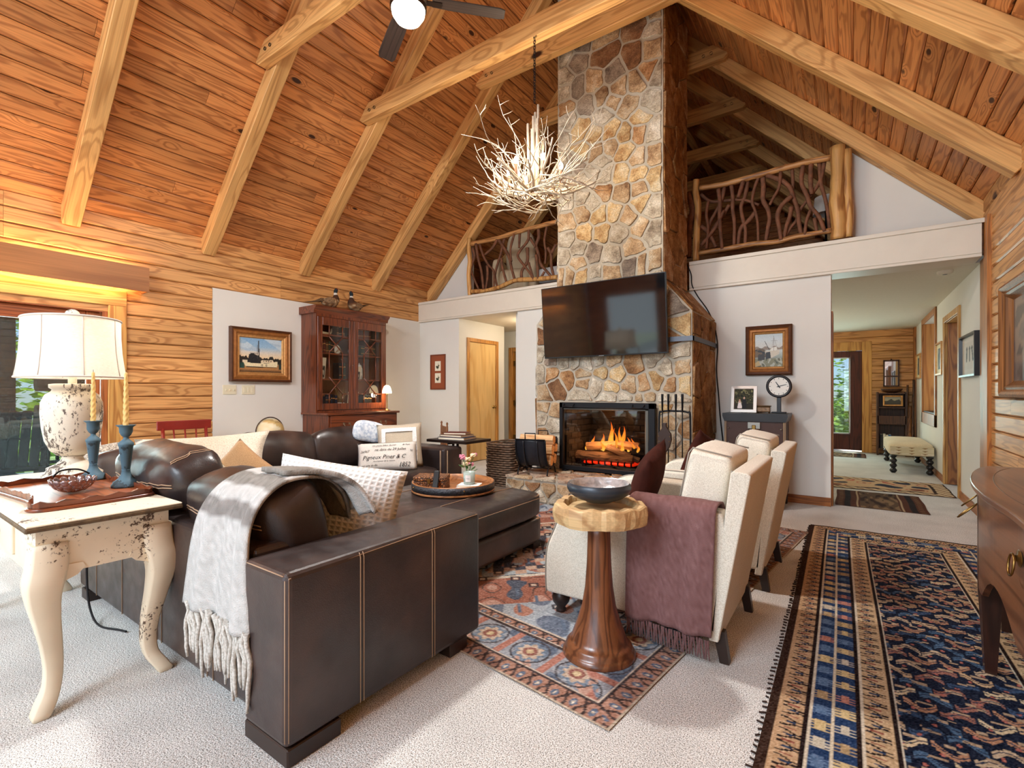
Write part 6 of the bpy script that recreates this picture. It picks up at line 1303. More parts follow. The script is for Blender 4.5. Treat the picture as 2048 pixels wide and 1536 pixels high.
# bead bowl
p = at(146, 985, Z=tzz + 0.012)
t = T('bead_bowl', 'small bowl of linked smoky glass discs with a wire handle on the tray', 'bowl', (p.x, p.y, tzz + 0.0115))
BEAD = plain('smoky_glass_disc', (150, 128, 126), 0.12, 0.6, coat=1.0, spec=0.8)
me = None
for r_, (th_, cnt) in enumerate(((0.25, 5), (0.62, 9), (0.98, 13), (1.30, 16))):
    for k in range(cnt):
        a_ = 2 * PI * (k + 0.5 * (r_ % 2)) / cnt; R_ = 0.082; q = Vector((R_ * math.sin(th_) * math.cos(a_), R_ * math.sin(th_) * math.sin(a_), R_ * 0.8 * (1 - math.cos(th_)) + 0.006)); nn = Vector((q.x, q.y, q.z - R_)).normalized()
        M = nn.to_track_quat('Z', 'Y').to_matrix().to_4x4(); M.translation = q
        if me is None:
            bb = B().ball((0, 0, 0), 0.0165, 0.0165, 0.005, 10, 6); me = bpy.data.meshes.new('glass_disc'); bb.m.to_mesh(me); bb.m.free(); me.materials.append(BEAD)
        L('glass_disc', me, t, M=M)
O('wire_handle', B().tube(smoothpath([(-0.05, -0.06, 0.075), (-0.055, -0.03, 0.10), (-0.05, 0.03, 0.10), (-0.04, 0.07, 0.075)], 5), 0.004, 6), IRON, t)
# big lamp
URN = distress('crackled_white_urn', (226, 216, 196), (96, 84, 74), 0.59, 60, True)
lx, ly = -3.70, 0.70
p = at(145, 950, Z=tz); lx, ly = p.x, p.y
lm = T('urn_lamp', 'large distressed white urn table lamp with wide cream linen shade', 'lamp', (lx, ly, tz))
O('foot', B().lathe([(0, 0), (0.135, 0), (0.137, 0.014), (0.122, 0.025), (0.112, 0.035), (0.112, 0.05), (0.075, 0.068), (0.052, 0.09), (0.047, 0.105), (0.058, 0.115), (0, 0.115)], 40), URN, lm)
O('urn', B().lathe([(0.047, 0.113), (0.07, 0.122), (0.098, 0.15), (0.120, 0.205), (0.132, 0.28), (0.138, 0.36), (0.136, 0.42), (0.118, 0.465), (0.092, 0.485), (0.088, 0.495), (0.102, 0.505), (0.102, 0.525), (0.08, 0.528), (0, 0.528)], 40), URN, lm)
O('neck', B().lathe([(0.02, 0.528), (0.02, 0.64), (0.0, 0.64)], 14), URN, lm)
def shademat():
    g = G('linen_shade'); tc = g.n('TexCoord'); v = g.n('VectorMath', {0: tc.outputs['Object'], 1: (60, 60, 320)}, operation='MULTIPLY'); nz = g.n('TexNoise', {'Vector': v, 'Scale': 1.0, 'Detail': 2})
    col = g.mix(nz.outputs[0], lin((214, 204, 190)), lin((248, 242, 232))); d_ = g.n('BsdfDiffuse', {'Color': col}); tr = g.n('BsdfTranslucent', {'Color': col}); mx = g.n('MixShader', {0: 0.35, 1: d_.outputs[0], 2: tr.outputs[0]}); g.t.links.new(mx.outputs[0], g.t.nodes['Material Output'].inputs[0]); return g.mat
sh0, sh1 = 0.565, 0.895
shp = [(0.330, sh0), (0.318, sh0 + 0.05), (0.303, sh0 + 0.14), (0.296, sh0 + 0.23), (0.295, sh1)]
O('shade', B().lathe(shp, 48, sy=0.72), shademat(), lm)
SB = plain('shade_binding', (206, 198, 188), 0.9)
for r_, z in ((0.331, sh0), (0.296, sh1)): O('shade_trim', B().tube([(r_ * math.cos(a_), 0.72 * r_ * math.sin(a_), z) for a_ in np.linspace(0, 2 * PI, 49)[:-1]], 0.006, 6, close=True), SB, lm)
for a_ in np.linspace(0, 2 * PI, 9)[:-1]: O('shade_seam', B().tube([((r_ + 0.001) * math.cos(a_ - 0.9), 0.72 * (r_ + 0.001) * math.sin(a_ - 0.9), z) for r_, z in shp], 0.003, 5), SB, lm)
O('finial', B().ball((0, 0, 0.93), 0.034, 0.034, 0.03, 16, 10).lathe([(0.012, 0.88), (0.012, 0.91)], 10), URN, lm); O('spider', B().tube([(-0.29, 0, sh1 - 0.01), (0.29, 0, sh1 - 0.01)], 0.003, 5), BRASS, lm)
O('bulb', B().ball((0, 0, 0.72), 0.03, 0.03, 0.04), emit('lamp_bulb', (255, 232, 190), 12), lm)
l_ = bpy.data.lights.new('urn_lamp_light', 'POINT'); l_.energy = 3.6; l_.color = (1, 0.90, 0.76); l_.shadow_soft_size = 0.06; o = bpy.data.objects.new('urn_lamp_light', l_); C.objects.link(o); o.location = (lx, ly, tz + 0.76)
o = O('lamp_cord', B().tube(smoothpath([(-3.28, 0.80, 0.52), (-3.27, 0.80, 0.2), (-3.25, 0.81, 0.06), (-3.15, 0.82, 0.008), (-3.02, 0.86, 0.008), (-2.96, 0.875, 0.01)], 6), 0.005, 6), INK); tag(o, 'thin black lamp cord hanging below the cream side table', 'cord')
# ================================================================ ON THE OTTOMAN
tr_ = T('round_tray', 'round wooden tray with hammered dark metal band on the ottoman', 'tray', (-2.50, 2.79, 0.458))
TW = wood('tray_oak', (170, 112, 66), (128, 78, 42), 'x', across=8, along=1, var=0.02)
O('base', B().lathe([(0, 0), (0.315, 0), (0.318, 0.006), (0.315, 0.016), (0, 0.016)], 56), TW, tr_)
O('band', B().lathe([(0.312, 0.016), (0.316, 0.016), (0.318, 0.066), (0.312, 0.066), (0.312, 0.016)], 56), plain('hammered_iron', (70, 70, 74), 0.4, 0.8, var=0.3, scale=60, bump=0.8), tr_)
O('inner_wall', B().lathe([(0.300, 0.016), (0.312, 0.016), (0.312, 0.070), (0.300, 0.070), (0.300, 0.016)], 56), TW, tr_)
for a_ in (-2.0, -0.6, 0.8, 2.2): O('rivet', B().ball((0.319 * math.cos(a_), 0.319 * math.sin(a_), 0.045), 0.006, n=8, m=6), BRASS, tr_)
tzo = 0.475
def onp(u, v, z=tzo): return at(u, v, Z=z)
bx = T('carved_box', 'carved wooden lidded box on the round tray', 'box', (-2.62, 2.68, tzo), math.radians(30))
def carved():
    g = G('carved_wood'); tc = g.n('TexCoord'); v = g.n('TexVoronoi', {'Vector': tc.outputs['Object'], 'Scale': 60.0}, feature='DISTANCE_TO_EDGE'); f = g.n('MapRange', {0: v.outputs[0], 1: 0.05, 2: 0.25})
    g.set(Base_Color=g.mix(f, lin((58, 32, 18)), lin((170, 110, 62))), Roughness=0.5, Normal=g.bump(f, 0.8, 0.006)); return g.mat
CARV = carved(); O('body', B().rbox(-0.12, 0.12, -0.085, 0.085, 0, 0.062, 0.005, 2), CARV, bx); O('lid', B().rbox(-0.124, 0.124, -0.089, 0.089, 0.064, 0.098, 0.008, 2), CARV, bx); O('clasp', B().box(-0.01, 0.01, -0.093, -0.088, 0.05, 0.085), BRASS, bx)
o = O('remote_control', B().rbox(-0.022, 0.022, -0.009, 0.009, 0, 0.16, 0.006, 2), plain('black_plastic', (14, 14, 15), 0.35), M=Tr(-2.50, 2.585, tzo + 0.002) @ Rz(math.radians(30)) @ Rx(math.radians(-30))); tag(o, 'slim black remote leaning against the carved box', 'remote')
vz = T('bud_vase', 'small grey pottery vase on the round tray', 'vase', (-2.47, 2.93, tzo)); O('body', B().lathe([(0, 0), (0.028, 0), (0.036, 0.03), (0.034, 0.06), (0.02, 0.085), (0.022, 0.095), (0.018, 0.095), (0, 0.06)], 20), plain('grey_pottery', (176, 182, 186), 0.3, var=0.1, scale=20), vz); O('rim', B().lathe([(0.020, 0.093), (0.024, 0.096), (0.02, 0.098)], 16), plain('grey_pottery', (176, 182, 186), 0.3), vz)
fl_ = T('flower_bunch', 'small bunch of pink and cream flowers in the grey vase', 'flowers', (-2.47, 2.93, tzo + 0.075))
rf = random.Random(2); PK = plain('pink_petal', (206, 130, 150), 0.7); CRP = plain('cream_petal', (236, 214, 170), 0.7); LEAFM = plain('green_leaf', (72, 116, 58), 0.6)
for k in range(7):
    a_ = k * 0.9; h = rf.uniform(0.07, 0.16); x, y = 0.05 * math.cos(a_), 0.05 * math.sin(a_)
    st_ = O('stem', B().tube([(0, 0, -0.05), (x * 0.4, y * 0.4, h * 0.5), (x, y, h)], 0.0018, 5), LEAFM, fl_)
    b = B()
    for j in range(9):
        q = 2 * PI * j / 9; b.ball((x + 0.013 * math.cos(q), y + 0.013 * math.sin(q), h + 0.006 * (j % 3)), 0.012, 0.012, 0.008, 6, 4)
    O('blossom', b, PK if k % 3 else CRP, st_)
for k in range(6):
    a_ = k * 1.05 + 0.4; O('leaf', B().ball((0, 0, 0), 0.028, 0.012, 0.003, 8, 4), LEAFM, fl_, M=Tr(0.055 * math.cos(a_), 0.055 * math.sin(a_), 0.04 + 0.01 * k) @ Rz(a_) @ Ry(-0.5))
book((-2.345, 2.80, tzo), 0.19, 0.14, 0.022, plain('white_cover', (226, 226, 222), 0.5), 'lower white book under the candle on the tray', 'books on the tray', 0.5, True)
book((-2.345, 2.80, tzo + 0.0225), 0.165, 0.12, 0.018, plain('white_cover', (226, 226, 222), 0.5), 'upper white book directly under the candle', 'books on the tray', 0.42, True)
cd = T('jar_candle', 'sage green glass jar candle with white label on white books', 'candle', (-2.35, 2.80, tzo + 0.041))
O('jar', B().lathe([(0, 0), (0.040, 0), (0.043, 0.006), (0.045, 0.092), (0.042, 0.092), (0.040, 0.08), (0, 0.078)], 28), plain('sage_glass', (158, 172, 164), 0.2, coat=0.4), cd)
O('label', B().grid(6, 1, lambda u, v: Vector((0.0458 * math.cos(-1.55 + 0.9 * u), 0.0458 * math.sin(-1.55 + 0.9 * u), 0.022 + 0.05 * v))), plain('paper_label', (238, 238, 234), 0.7), cd)
O('label_print', B().box(-0.012, 0.012, -0.0004, 0.0004, 0.044, 0.047), plain('grey_print', (120, 120, 120), 0.7), cd, M=Rz(-1.1 + PI / 2) @ Tr(0, -0.0462, 0)); O('wick', B().tube([(0, 0, 0.078), (0, 0, 0.094)], 0.001, 5), INK, cd)
# ---- C-shaped side table by the far arm with books, spindle chair
ct = T('c_table', 'dark C-shaped metal side table over the far sofa arm', 'side table', (-3.62, 4.10, 0))
CT = plain('dark_bronze', (40, 28, 24), 0.4, 0.4)
O('top', B().rbox(-0.28, 0.30, -0.20, 0.24, 0.655, 0.685, 0.004, 1), CT, ct)
for x in (-0.26, -0.19): O('upright', B().rbox(x - 0.012, x + 0.012, 0.215, 0.24, 0.02, 0.655, 0.003, 1), CT, ct)
O('base', B().rbox(-0.252, -0.228, -0.06, 0.24, 0, 0.02, 0.003, 1).rbox(-0.202, -0.178, -0.06, 0.24, 0, 0.02, 0.003, 1).rbox(-0.252, -0.178, 0.215, 0.24, 0, 0.02, 0.003, 1), CT, ct); O('bracket', B().rbox(0.0, 0.03, -0.16, 0.22, 0.636, 0.655, 0.003, 1), CT, ct)
book((-3.60, 4.08, 0.686), 0.34, 0.26, 0.028, BK[5], 'large navy book at the bottom of the side table stack', 'books on the C-table', 0.15, True)
book((-3.62, 4.10, 0.715), 0.30, 0.24, 0.022, BK[2], 'brown book on top of the navy book', 'books on the C-table', 0.05, True)
book((-3.64, 4.13, 0.738), 0.26, 0.20, 0.020, BK[0], 'topmost oxblood book on the C-table stack', 'books on the C-table', 0.4, True)
OAKC = wood('chair_maple', (140, 90, 52), (100, 60, 34), 'z', across=16, var=0.05)
sc_ = T('spindle_chair', 'small brown spindle-back wooden chair in the far corner', 'chair', (-5.15, 5.25, 0), math.radians(-35))
for s_ in (-0.2, 0.2): O('post', B().lathe([(0, 0.0), (0.016, 0.0), (0.018, 0.4), (0.016, 0.70), (0.010, 0.72), (0.018, 0.745), (0.008, 0.765), (0, 0.77)], 12, c=(s_, 0.2, 0)), OAKC, sc_)
O('crest', B().rbox(-0.19, 0.19, 0.188, 0.208, 0.60, 0.70, 0.006, 1), OAKC, sc_)
for k in range(5): O('slat', B().rbox(-0.15 + 0.075 * k - 0.018, -0.15 + 0.075 * k + 0.018, 0.192, 0.204, 0.40, 0.60, 0.003, 1), OAKC, sc_)
O('seat', B().rbox(-0.22, 0.22, -0.2, 0.22, 0.37, 0.40, 0.012, 2), OAKC, sc_)
for s_ in (-0.18, 0.18): O('leg', B().tube([(s_, -0.17, 0.37), (s_ * 1.1, -0.19, 0)], 0.016, 8), OAKC, sc_)
# ================================================================ TRUNK AND WHAT STANDS ON IT
ty0 = 5.62; A_ = at(1451, 826, Y=ty0); B2 = at(1569, 828, Y=ty0); tx0_, tx1_, tzt = A_.x, B2.x, (A_.z + B2.z) / 2
tk = T('studded_trunk', 'dark patterned antique trunk with brass lock against the back wall', 'trunk', ((tx0_ + tx1_) / 2, (ty0 + 6.06) / 2, 0)); hw, hd = (tx1_ - tx0_) / 2, (6.06 - ty0) / 2
def trunkm():
    g = G('embossed_tin'); tc = g.n('TexCoord'); v = g.n('TexVoronoi', {'Vector': tc.outputs['Object'], 'Scale': 26.0, 'Randomness': 0.35}); f = g.math('SINE', g.math('MULTIPLY', v.outputs[0], 40.0)); m = g.n('MapRange', {0: f, 1: -0.2, 2: 0.8})
    g.set(Base_Color=g.mix(m, lin((54, 34, 30)), lin((92, 62, 50))), Roughness=0.5, Normal=g.bump(m, 0.5, 0.005)); return g.mat
O('body', B().rbox(-hw, hw, -hd, hd, 0.12, tzt - 0.06, 0.006, 1), trunkm(), tk)
O('lid', B().prism([(-hw - 0.012, tzt - 0.085), (hw + 0.012, tzt - 0.085), (hw + 0.03, tzt - 0.03), (hw + 0.03, tzt), (-hw - 0.03, tzt), (-hw - 0.03, tzt - 0.03)], -hd - 0.015, hd, 'y'), plain('black_lacquer', (34, 30, 30), 0.35, var=0.2, scale=10), tk)
for sx in (-1, 1): O('corner_slat', B().rbox(sx * hw - 0.012, sx * hw + 0.012, -hd - 0.006, -hd + 0.02, 0.12, tzt - 0.085, 0.003, 1), wood('trunk_slat', (170, 140, 104), (120, 92, 64), 'z', across=12), tk)
for sx in (-1, 1):
    for k in range(5): O('stud', B().ball((sx * (hw - 0.03), -hd - 0.004, 0.2 + k * (tzt - 0.36) / 4), 0.010, n=8, m=6), plain('pewter', (150, 144, 134), 0.35, 0.9), tk)
lk = O('lock_plate', B().rbox(-0.06, 0.06, -hd - 0.02, -hd - 0.014, tzt - 0.16, tzt - 0.09, 0.004, 1).lathe([(0, 0), (0.05, 0), (0.05, 0.006), (0, 0.008)], 20, M=Tr(0, -hd - 0.008, tzt - 0.16) @ Rx(PI / 2)), plain('pewter', (150, 144, 134), 0.35, 0.9), tk); O('hasp', B().rbox(-0.018, 0.018, -hd - 0.034, -hd - 0.018, tzt - 0.17, tzt - 0.12, 0.005, 1), BRASS, lk)
for sx in (-1, 1):
    for sy in (-1, 1): O('foot', B().rbox(sx * (hw - 0.04) - 0.03, sx * (hw - 0.04) + 0.03, sy * (hd - 0.04) - 0.03, sy * (hd - 0.04) + 0.03, 0, 0.12, 0.004, 1), DFOOT, tk)
def wed(u, v):
    p = Paint(u, v, (44, 40, 28)).blobs(v > 0.3, [(30, 34, 20), (70, 66, 36), (40, 40, 24), (130, 124, 84), (52, 48, 28)], 8, 26)
    p.poly([(0.16, 0.05), (0.22, 0.38), (0.34, 0.38), (0.44, 0.05)], (232, 220, 214)).ell(0.28, 0.44, 0.045, 0.06, (196, 150, 124)).ell(0.28, 0.36, 0.05, 0.05, (210, 170, 150)).poly([(0.42, 0.05), (0.42, 0.50), (0.62, 0.50), (0.66, 0.05)], (30, 28, 30)).ell(0.52, 0.56, 0.045, 0.06, (206, 170, 146)); return p.out()
p = at(1488, 818, Y=5.72); hh = at(1488, 764, Y=5.72).z - at(1488, 817, Y=5.72).z; wd = at(1513, 800, Y=5.72).x - at(1462, 800, Y=5.72).x
M = Tr(p.x, 5.72, tzt + hh / 2 + 0.003) @ Rx(math.radians(80)) @ Rz(0); t = framed('wedding_photo', 'silver framed wedding photograph standing on the trunk', M, wd, hh, (('frame', [(0, 0), (0, 0.018), (0.03, 0.022), (0.036, 0.012)], plain('brushed_silver', (186, 174, 164), 0.35, 0.7)),), wed, 0.034, 50, PRINT); O('easel', B().box(-0.03, 0.03, -hh / 2, 0.05, -0.04, -0.036), plain('picture_backing', (80, 60, 40), 0.9), t)
p = at(1527, 818, Y=5.76); t = T('trinket_box', 'small footed glass and brass trinket box on the trunk', 'box', (p.x, 5.76, tzt + 0.002))
O('glass_body', B().rbox(-0.068, 0.068, -0.04, 0.04, 0.012, 0.066, 0.008, 2), plain('amber_glass', (120, 92, 66), 0.15, 0.3, var=0.5, scale=40), t); O('lid', B().rbox(-0.072, 0.072, -0.044, 0.044, 0.066, 0.080, 0.006, 2), plain('dark_brass', (84, 62, 38), 0.35, 0.9), t)
for sx in (-0.055, 0.055):
    for sy in (-0.03, 0.03): O('foot', B().ball((sx, sy, 0.007), 0.008, n=8, m=6), plain('dark_brass', (84, 62, 38), 0.35, 0.9), t)
p = at(1558, 773, Y=5.82); R_ = (at(1583, 773, Y=5.82).x - at(1533, 773, Y=5.82).x) / 2
ck = T('pedestal_clock', 'round white dial clock on a black post standing on the trunk', 'clock', (p.x, 5.82, tzt + 0.002)); cz = p.z - tzt
CB = plain('clock_black', (32, 28, 30), 0.35); RX = Rx(PI / 2)
O('case', B().lathe([(0, -0.03), (R_, -0.03), (R_ + 0.004, -0.015), (R_ + 0.004, 0.022), (R_ - 0.012, 0.03), (R_ - 0.022, 0.016)], 40, M=Tr(0, 0, cz) @ RX), CB, ck); O('dial', B().lathe([(0, 0.016), (R_ - 0.02, 0.016)], 40, M=Tr(0, 0, cz) @ RX), plain('dial_white', (230, 226, 216), 0.5), ck)
O('post', B().rbox(-0.02, 0.02, -0.012, 0.016, 0.0, cz - R_ + 0.004, 0.003, 1), CB, ck); O('base', B().rbox(-0.07, 0.07, -0.04, 0.04, 0, 0.014, 0.004, 1), CB, ck)
for h_ in range(12):
    a_ = 2 * PI * h_ / 12; O('hour_mark', B().box(-0.0025, 0.0025, -0.0185, -0.0165, R_ * 0.66, R_ * 0.76), CB, ck, M=Tr(0, 0, cz) @ Ry(a_))
for a_, l_, w_ in ((-0.55, 0.48, 0.006), (1.30, 0.62, 0.004)): O('hand', B().prism([(-w_, -0.02), (w_, -0.02), (w_ * 0.5, R_ * l_), (-w_ * 0.5, R_ * l_)], -0.0215, -0.0195, 'y'), CB, ck, M=Tr(0, 0, cz) @ Ry(a_))
cp = [(1373, 527), (1382, 548), (1384, 570), (1395, 592), (1415, 620), (1428, 650), (1435, 690), (1433, 740), (1437, 790), (1440, 830), (1446, 885)]
o = O('power_cable', B().tube(smoothpath([at(u, v, Y=YB - 0.045 if i < 3 else YB - 0.02) for i, (u, v) in enumerate(cp)], 5), 0.007, 6), INK); tag(o, 'black cable running down the wall beside the chimney', 'cable')
# ================================================================ BOW-FRONT SIDEBOARD ON THE RIGHT
SB_ = wood('sideboard_mahogany', (122, 80, 54), (88, 52, 34), 'y', rings=8, across=6, along=0.5, var=0.03, rough=0.28, coat=0.4)
plan = [(1.015, 3.58), (0.66, 3.575), (0.585, 3.54), (0.51, 3.32), (0.458, 3.06), (0.43, 2.82), (0.420, 2.57), (0.425, 2.37), (0.43, 2.20), (0.425, 2.03), (0.420, 1.83), (0.43, 1.58), (0.458, 1.34), (0.51, 1.08), (0.585, 0.86), (0.66, 0.825), (1.015, 0.82)]
cs = T('sideboard', 'reddish brown bow-front sideboard with round brass pulls by the log wall', 'sideboard', (0.8, 2.2, 0))
PS = [(q.x - 0.8, q.y - 2.2) for q in smoothpath([(x, y, 0) for x, y in plan], 4)]
top = O('top', B().prism(PS, 0.785, 0.812, 'z'), SB_, cs); bevel(top, 0.006, 2)
ins = [(x + 0.03 * (1 if x < 0.15 else 0), y * 0.975) for x, y in PS]
b = B(); n = len(ins); lo_ = []
for i, (x, y) in enumerate(ins):
    s_ = abs(y) / 1.34; zz = 0.36 + 0.0; ph = (abs(y) - 0.28) / 0.42
    arch = 0.12 * max(0.0, math.sin(PI * min(1, max(0, (abs(y) - 0.05) / 0.50)))) + 0.10 * max(0.0, math.sin(PI * min(1, max(0, (abs(y) - 0.72) / 0.5))))
    lo_.append(zz + arch)
T1 = [b.m.verts.new((x, y, 0.785)) for x, y in ins]; T0 = [b.m.verts.new((x, y, lo_[i])) for i, (x, y) in enumerate(ins)]
for i in range(n): b.m.faces.new((T0[i], T0[(i + 1) % n], T1[(i + 1) % n], T1[i]))
o = O('bow_front', b, SB_, cs); m_ = o.modifiers.new('t', 'SOLIDIFY'); m_.thickness = 0.02; m_.offset = 0
O('carcase', B().box(-0.25, 0.22, -1.25, 1.25, 0.50, 0.78), SB_, cs)
O('inlay_line', B().tube([(x - 0.0015 + 0.0, y, 0.745) for x, y in ins[4:-4]], 0.0022, 5).tube([(x - 0.0015, y, 0.60) for x, y in ins[4:-4]], 0.0022, 5), plain('dark_inlay', (44, 24, 18), 0.4), cs)
O('top_inlay', B().tube([(x + 0.07, y * 0.95, 0.8115) for x, y in PS[6:-6]], 0.0016, 5), plain('dark_inlay', (44, 24, 18), 0.4), cs)
LEGD = wood('sideboard_leg', (58, 32, 24), (38, 20, 16), 'z', across=10, rough=0.3, coat=0.3)
for x, y in ((-0.31, 0.66), (-0.31, -0.66), (-0.16, 1.20), (-0.16, -1.20), (0.18, 1.2), (0.18, -1.2)):
    b = B(); A1 = [b.m.verts.new((x + a_ * 0.034, y + c_ * 0.034, 0.78)) for a_, c_ in ((-1, -1), (1, -1), (1, 1), (-1, 1))]; A2 = [b.m.verts.new((x + a_ * 0.034, y + c_ * 0.034, 0.36)) for a_, c_ in ((-1, -1), (1, -1), (1, 1), (-1, 1))]; A3 = [b.m.verts.new((x + a_ * 0.018, y + c_ * 0.018, 0.0)) for a_, c_ in ((-1, -1), (1, -1), (1, 1), (-1, 1))]
    for P_, Q_ in ((A1, A2), (A2, A3)):
        for k in range(4): b.m.faces.new((P_[k], P_[(k + 1) % 4], Q_[(k + 1) % 4], Q_[k]))
    b.m.faces.new(A3); O('leg', b, LEGD, cs)
def pull(x, y, z, rz, tilt=0.0):
    M = Tr(x - 0.8, y - 2.2, z) @ Rz(rz) @ Ry(-PI / 2)
    pl = O('pull', B().lathe([(0, 0.004), (0.012, 0.010), (0.014, 0.004), (0.030, 0.003), (0.034, 0.0)], 24, sx=0.8, M=M), BRASS, cs)
    O('ring', B().tube([M @ Vector((-0.035 + 0.035 * math.cos(a_) * 1.0 + 0.012, 0.030 * math.sin(a_), 0.016 + 0.035 * tilt * (1 - math.cos(a_)) )) for a_ in np.linspace(0, 2 * PI, 25)[:-1]], 0.0035, 6, close=True), BRASS, pl)
pull(0.445, 2.20, 0.67, 0, 0.1); pull(0.475, 2.92, 0.70, math.radians(-12), 0.9); pull(0.53, 3.22, 0.70, math.radians(-16), 0.9); pull(0.442, 1.75, 0.67, 0, 0.1)
# ================================================================ RUGS
def motif_noise(u, v, seed, f): 
    r = np.random.RandomState(seed); z = np.zeros(u.shape)
    for _ in range(10): z += np.sin(r.uniform(-f, f) * u + r.uniform(-f, f) * v + r.uniform(0, 6.3))
    return z
def rug(name, label, corner, rot, W, Lr, colf, nx, ny, th=0.008, parent=None):
    t = T(name, label, 'rug', corner, rot)
    def posf(u, v): return (u * W + 0.004 * np.sin(9 * v + 3), v * Lr, th + 0.0012 * np.sin(31 * u + 17 * v))
    o = picture_mesh('pile', nx, ny, posf, lambda u, v: colf(u * W, v * Lr, W, Lr), vcol('rug_pile', 0.98, 0.6, 240, 0.05), t)
    O('backing', B().box(0.004, W - 0.004, 0.004, Lr - 0.004, 0.001, th - 0.003), plain('rug_backing', (120, 92, 74), 0.95), t); return t
def rug_blue(x, y, W, Lr):
    e = np.minimum(x, W - x); ey = np.minimum(y, Lr - y); d = np.minimum(e, ey); s = np.where(e < ey, y, x)
    c = np.zeros(x.shape + (3,)); c[:] = (24, 30, 50)
    def put(m, col): c[m] = col
    # field: rows of leafy tulip and bird motifs
    cell = 0.085; row = np.floor(y / cell); yy = (y / cell - row) - 0.5; xx = x / (cell * 1.25) + 0.5 * (row % 2); col_ = np.floor(xx); xl = xx - col_ - 0.5
    h = (np.sin(row * 12.9898 + col_ * 78.233) * 43758.5453); h = h - np.floor(h)
    pal = np.array([(196, 156, 112), (178, 122, 88), (206, 178, 136), (52, 74, 108), (150, 92, 76), (190, 160, 126), (64, 92, 124)])
    k = np.clip((h * 7).astype(int), 0, 6)
    zag = 0.10 * np.sign(np.sin(60 * x + 11 * row)) + 0.05 * np.sin(95 * y)
    body = (np.abs(yy + 0.25 * np.sin(5.5 * xl + 6 * h) + zag * 0.6) < 0.21) & (np.abs(xl) < 0.46)
    leaf = (np.abs(yy - 0.30 - zag) < 0.09) & (np.abs(xl - 0.12) < 0.26); bud = ((xl + 0.22) ** 2 * 3 + (yy + 0.30) ** 2 < 0.014)
    c[body] = pal[k[body]]; put(leaf, (172, 140, 108)); put(bud, (176, 92, 78)); put(body & (np.abs(yy + 0.25 * np.sin(5.5 * xl + 6 * h)) < 0.04), (36, 44, 66))
    b3 = (d < 0.39) & (d > 0.285); b2 = (d <= 0.285) & (d > 0.125); b1 = (d <= 0.125) & (d > 0.03)
    for m, base in ((b3, (196, 160, 116)), (b1, (190, 150, 108))):
        put(m, base); dd = np.where(m, (d - (0.285 if base[0] == 196 else 0.03)) / 0.10, 0); ph = s / 0.075; f = ph - np.floor(ph) - 0.5
        put(m & (np.abs(np.abs(f) - 0.22 - 0.12 * np.sin(dd * 6)) < 0.06) & (dd > 0.15) & (dd < 0.9), (46, 34, 34)); put(m & (f ** 2 * 5 + (dd - 0.52) ** 2 < 0.035), (42, 58, 88)); put(m & (np.abs(f) > 0.44) & (dd > 0.3) & (dd < 0.7), (150, 78, 62))
    put(b2, (34, 58, 100)); dd = (d - 0.125) / 0.16; ph = s / 0.105; rr_ = np.floor(ph); f = ph - rr_ - 0.5; h2 = np.sin(rr_ * 91.7) * 437.5; h2 = h2 - np.floor(h2)
    pal2 = np.array([(206, 176, 118), (190, 120, 100), (196, 184, 160), (84, 112, 150), (176, 144, 100)]); k2 = np.clip((h2 * 5).astype(int), 0, 4)
    m = b2 & (np.abs(f) < 0.30) & (np.abs(dd - 0.28) < 0.16 + 0.05 * np.sign(np.sin(40 * f))); c[m] = pal2[k2[m]]; m = b2 & (np.abs(f - 0.1) < 0.26) & (np.abs(dd - 0.74) < 0.14 + 0.05 * np.sign(np.sin(36 * f))); c[m] = pal2[(k2[m] + 2) % 5]; put(b2 & (np.abs(dd - 0.51) < 0.03), (206, 190, 160))
    for q in (0.125, 0.285, 0.39): put(np.abs(d - q) < 0.008, (40, 26, 24)); put(np.abs(d - q - 0.011) < 0.004, (206, 190, 164))
    put(d < 0.03, (58, 36, 26))
    g_ = c.mean(-1, keepdims=True); c = c * 0.8 + g_ * 0.2
    return np.clip(c + np.random.RandomState(3).normal(0, 12, x.shape)[..., None], 0, 255)
rb = rug('navy_rug', 'long navy Persian rug with beige and blue borders beside the armchairs', (-0.235, -0.2, 0.0), math.radians(0.6), 1.24, 5.36, rug_blue, 250, 900)
b = B(); rr = random.Random(6)
for k in range(150): b.tube([(0.0 + rr.uniform(-0.004, 0.004), 0.02 + 5.3 * k / 149, 0.006), (-0.016 + rr.uniform(-0.006, 0.004), 0.02 + 5.3 * k / 149 + rr.uniform(-0.01, 0.01), 0.004)], 0.004, 4)
O('selvedge', b, plain('dark_selvedge', (52, 34, 26), 0.95), rb)['kind'] = 'stuff'
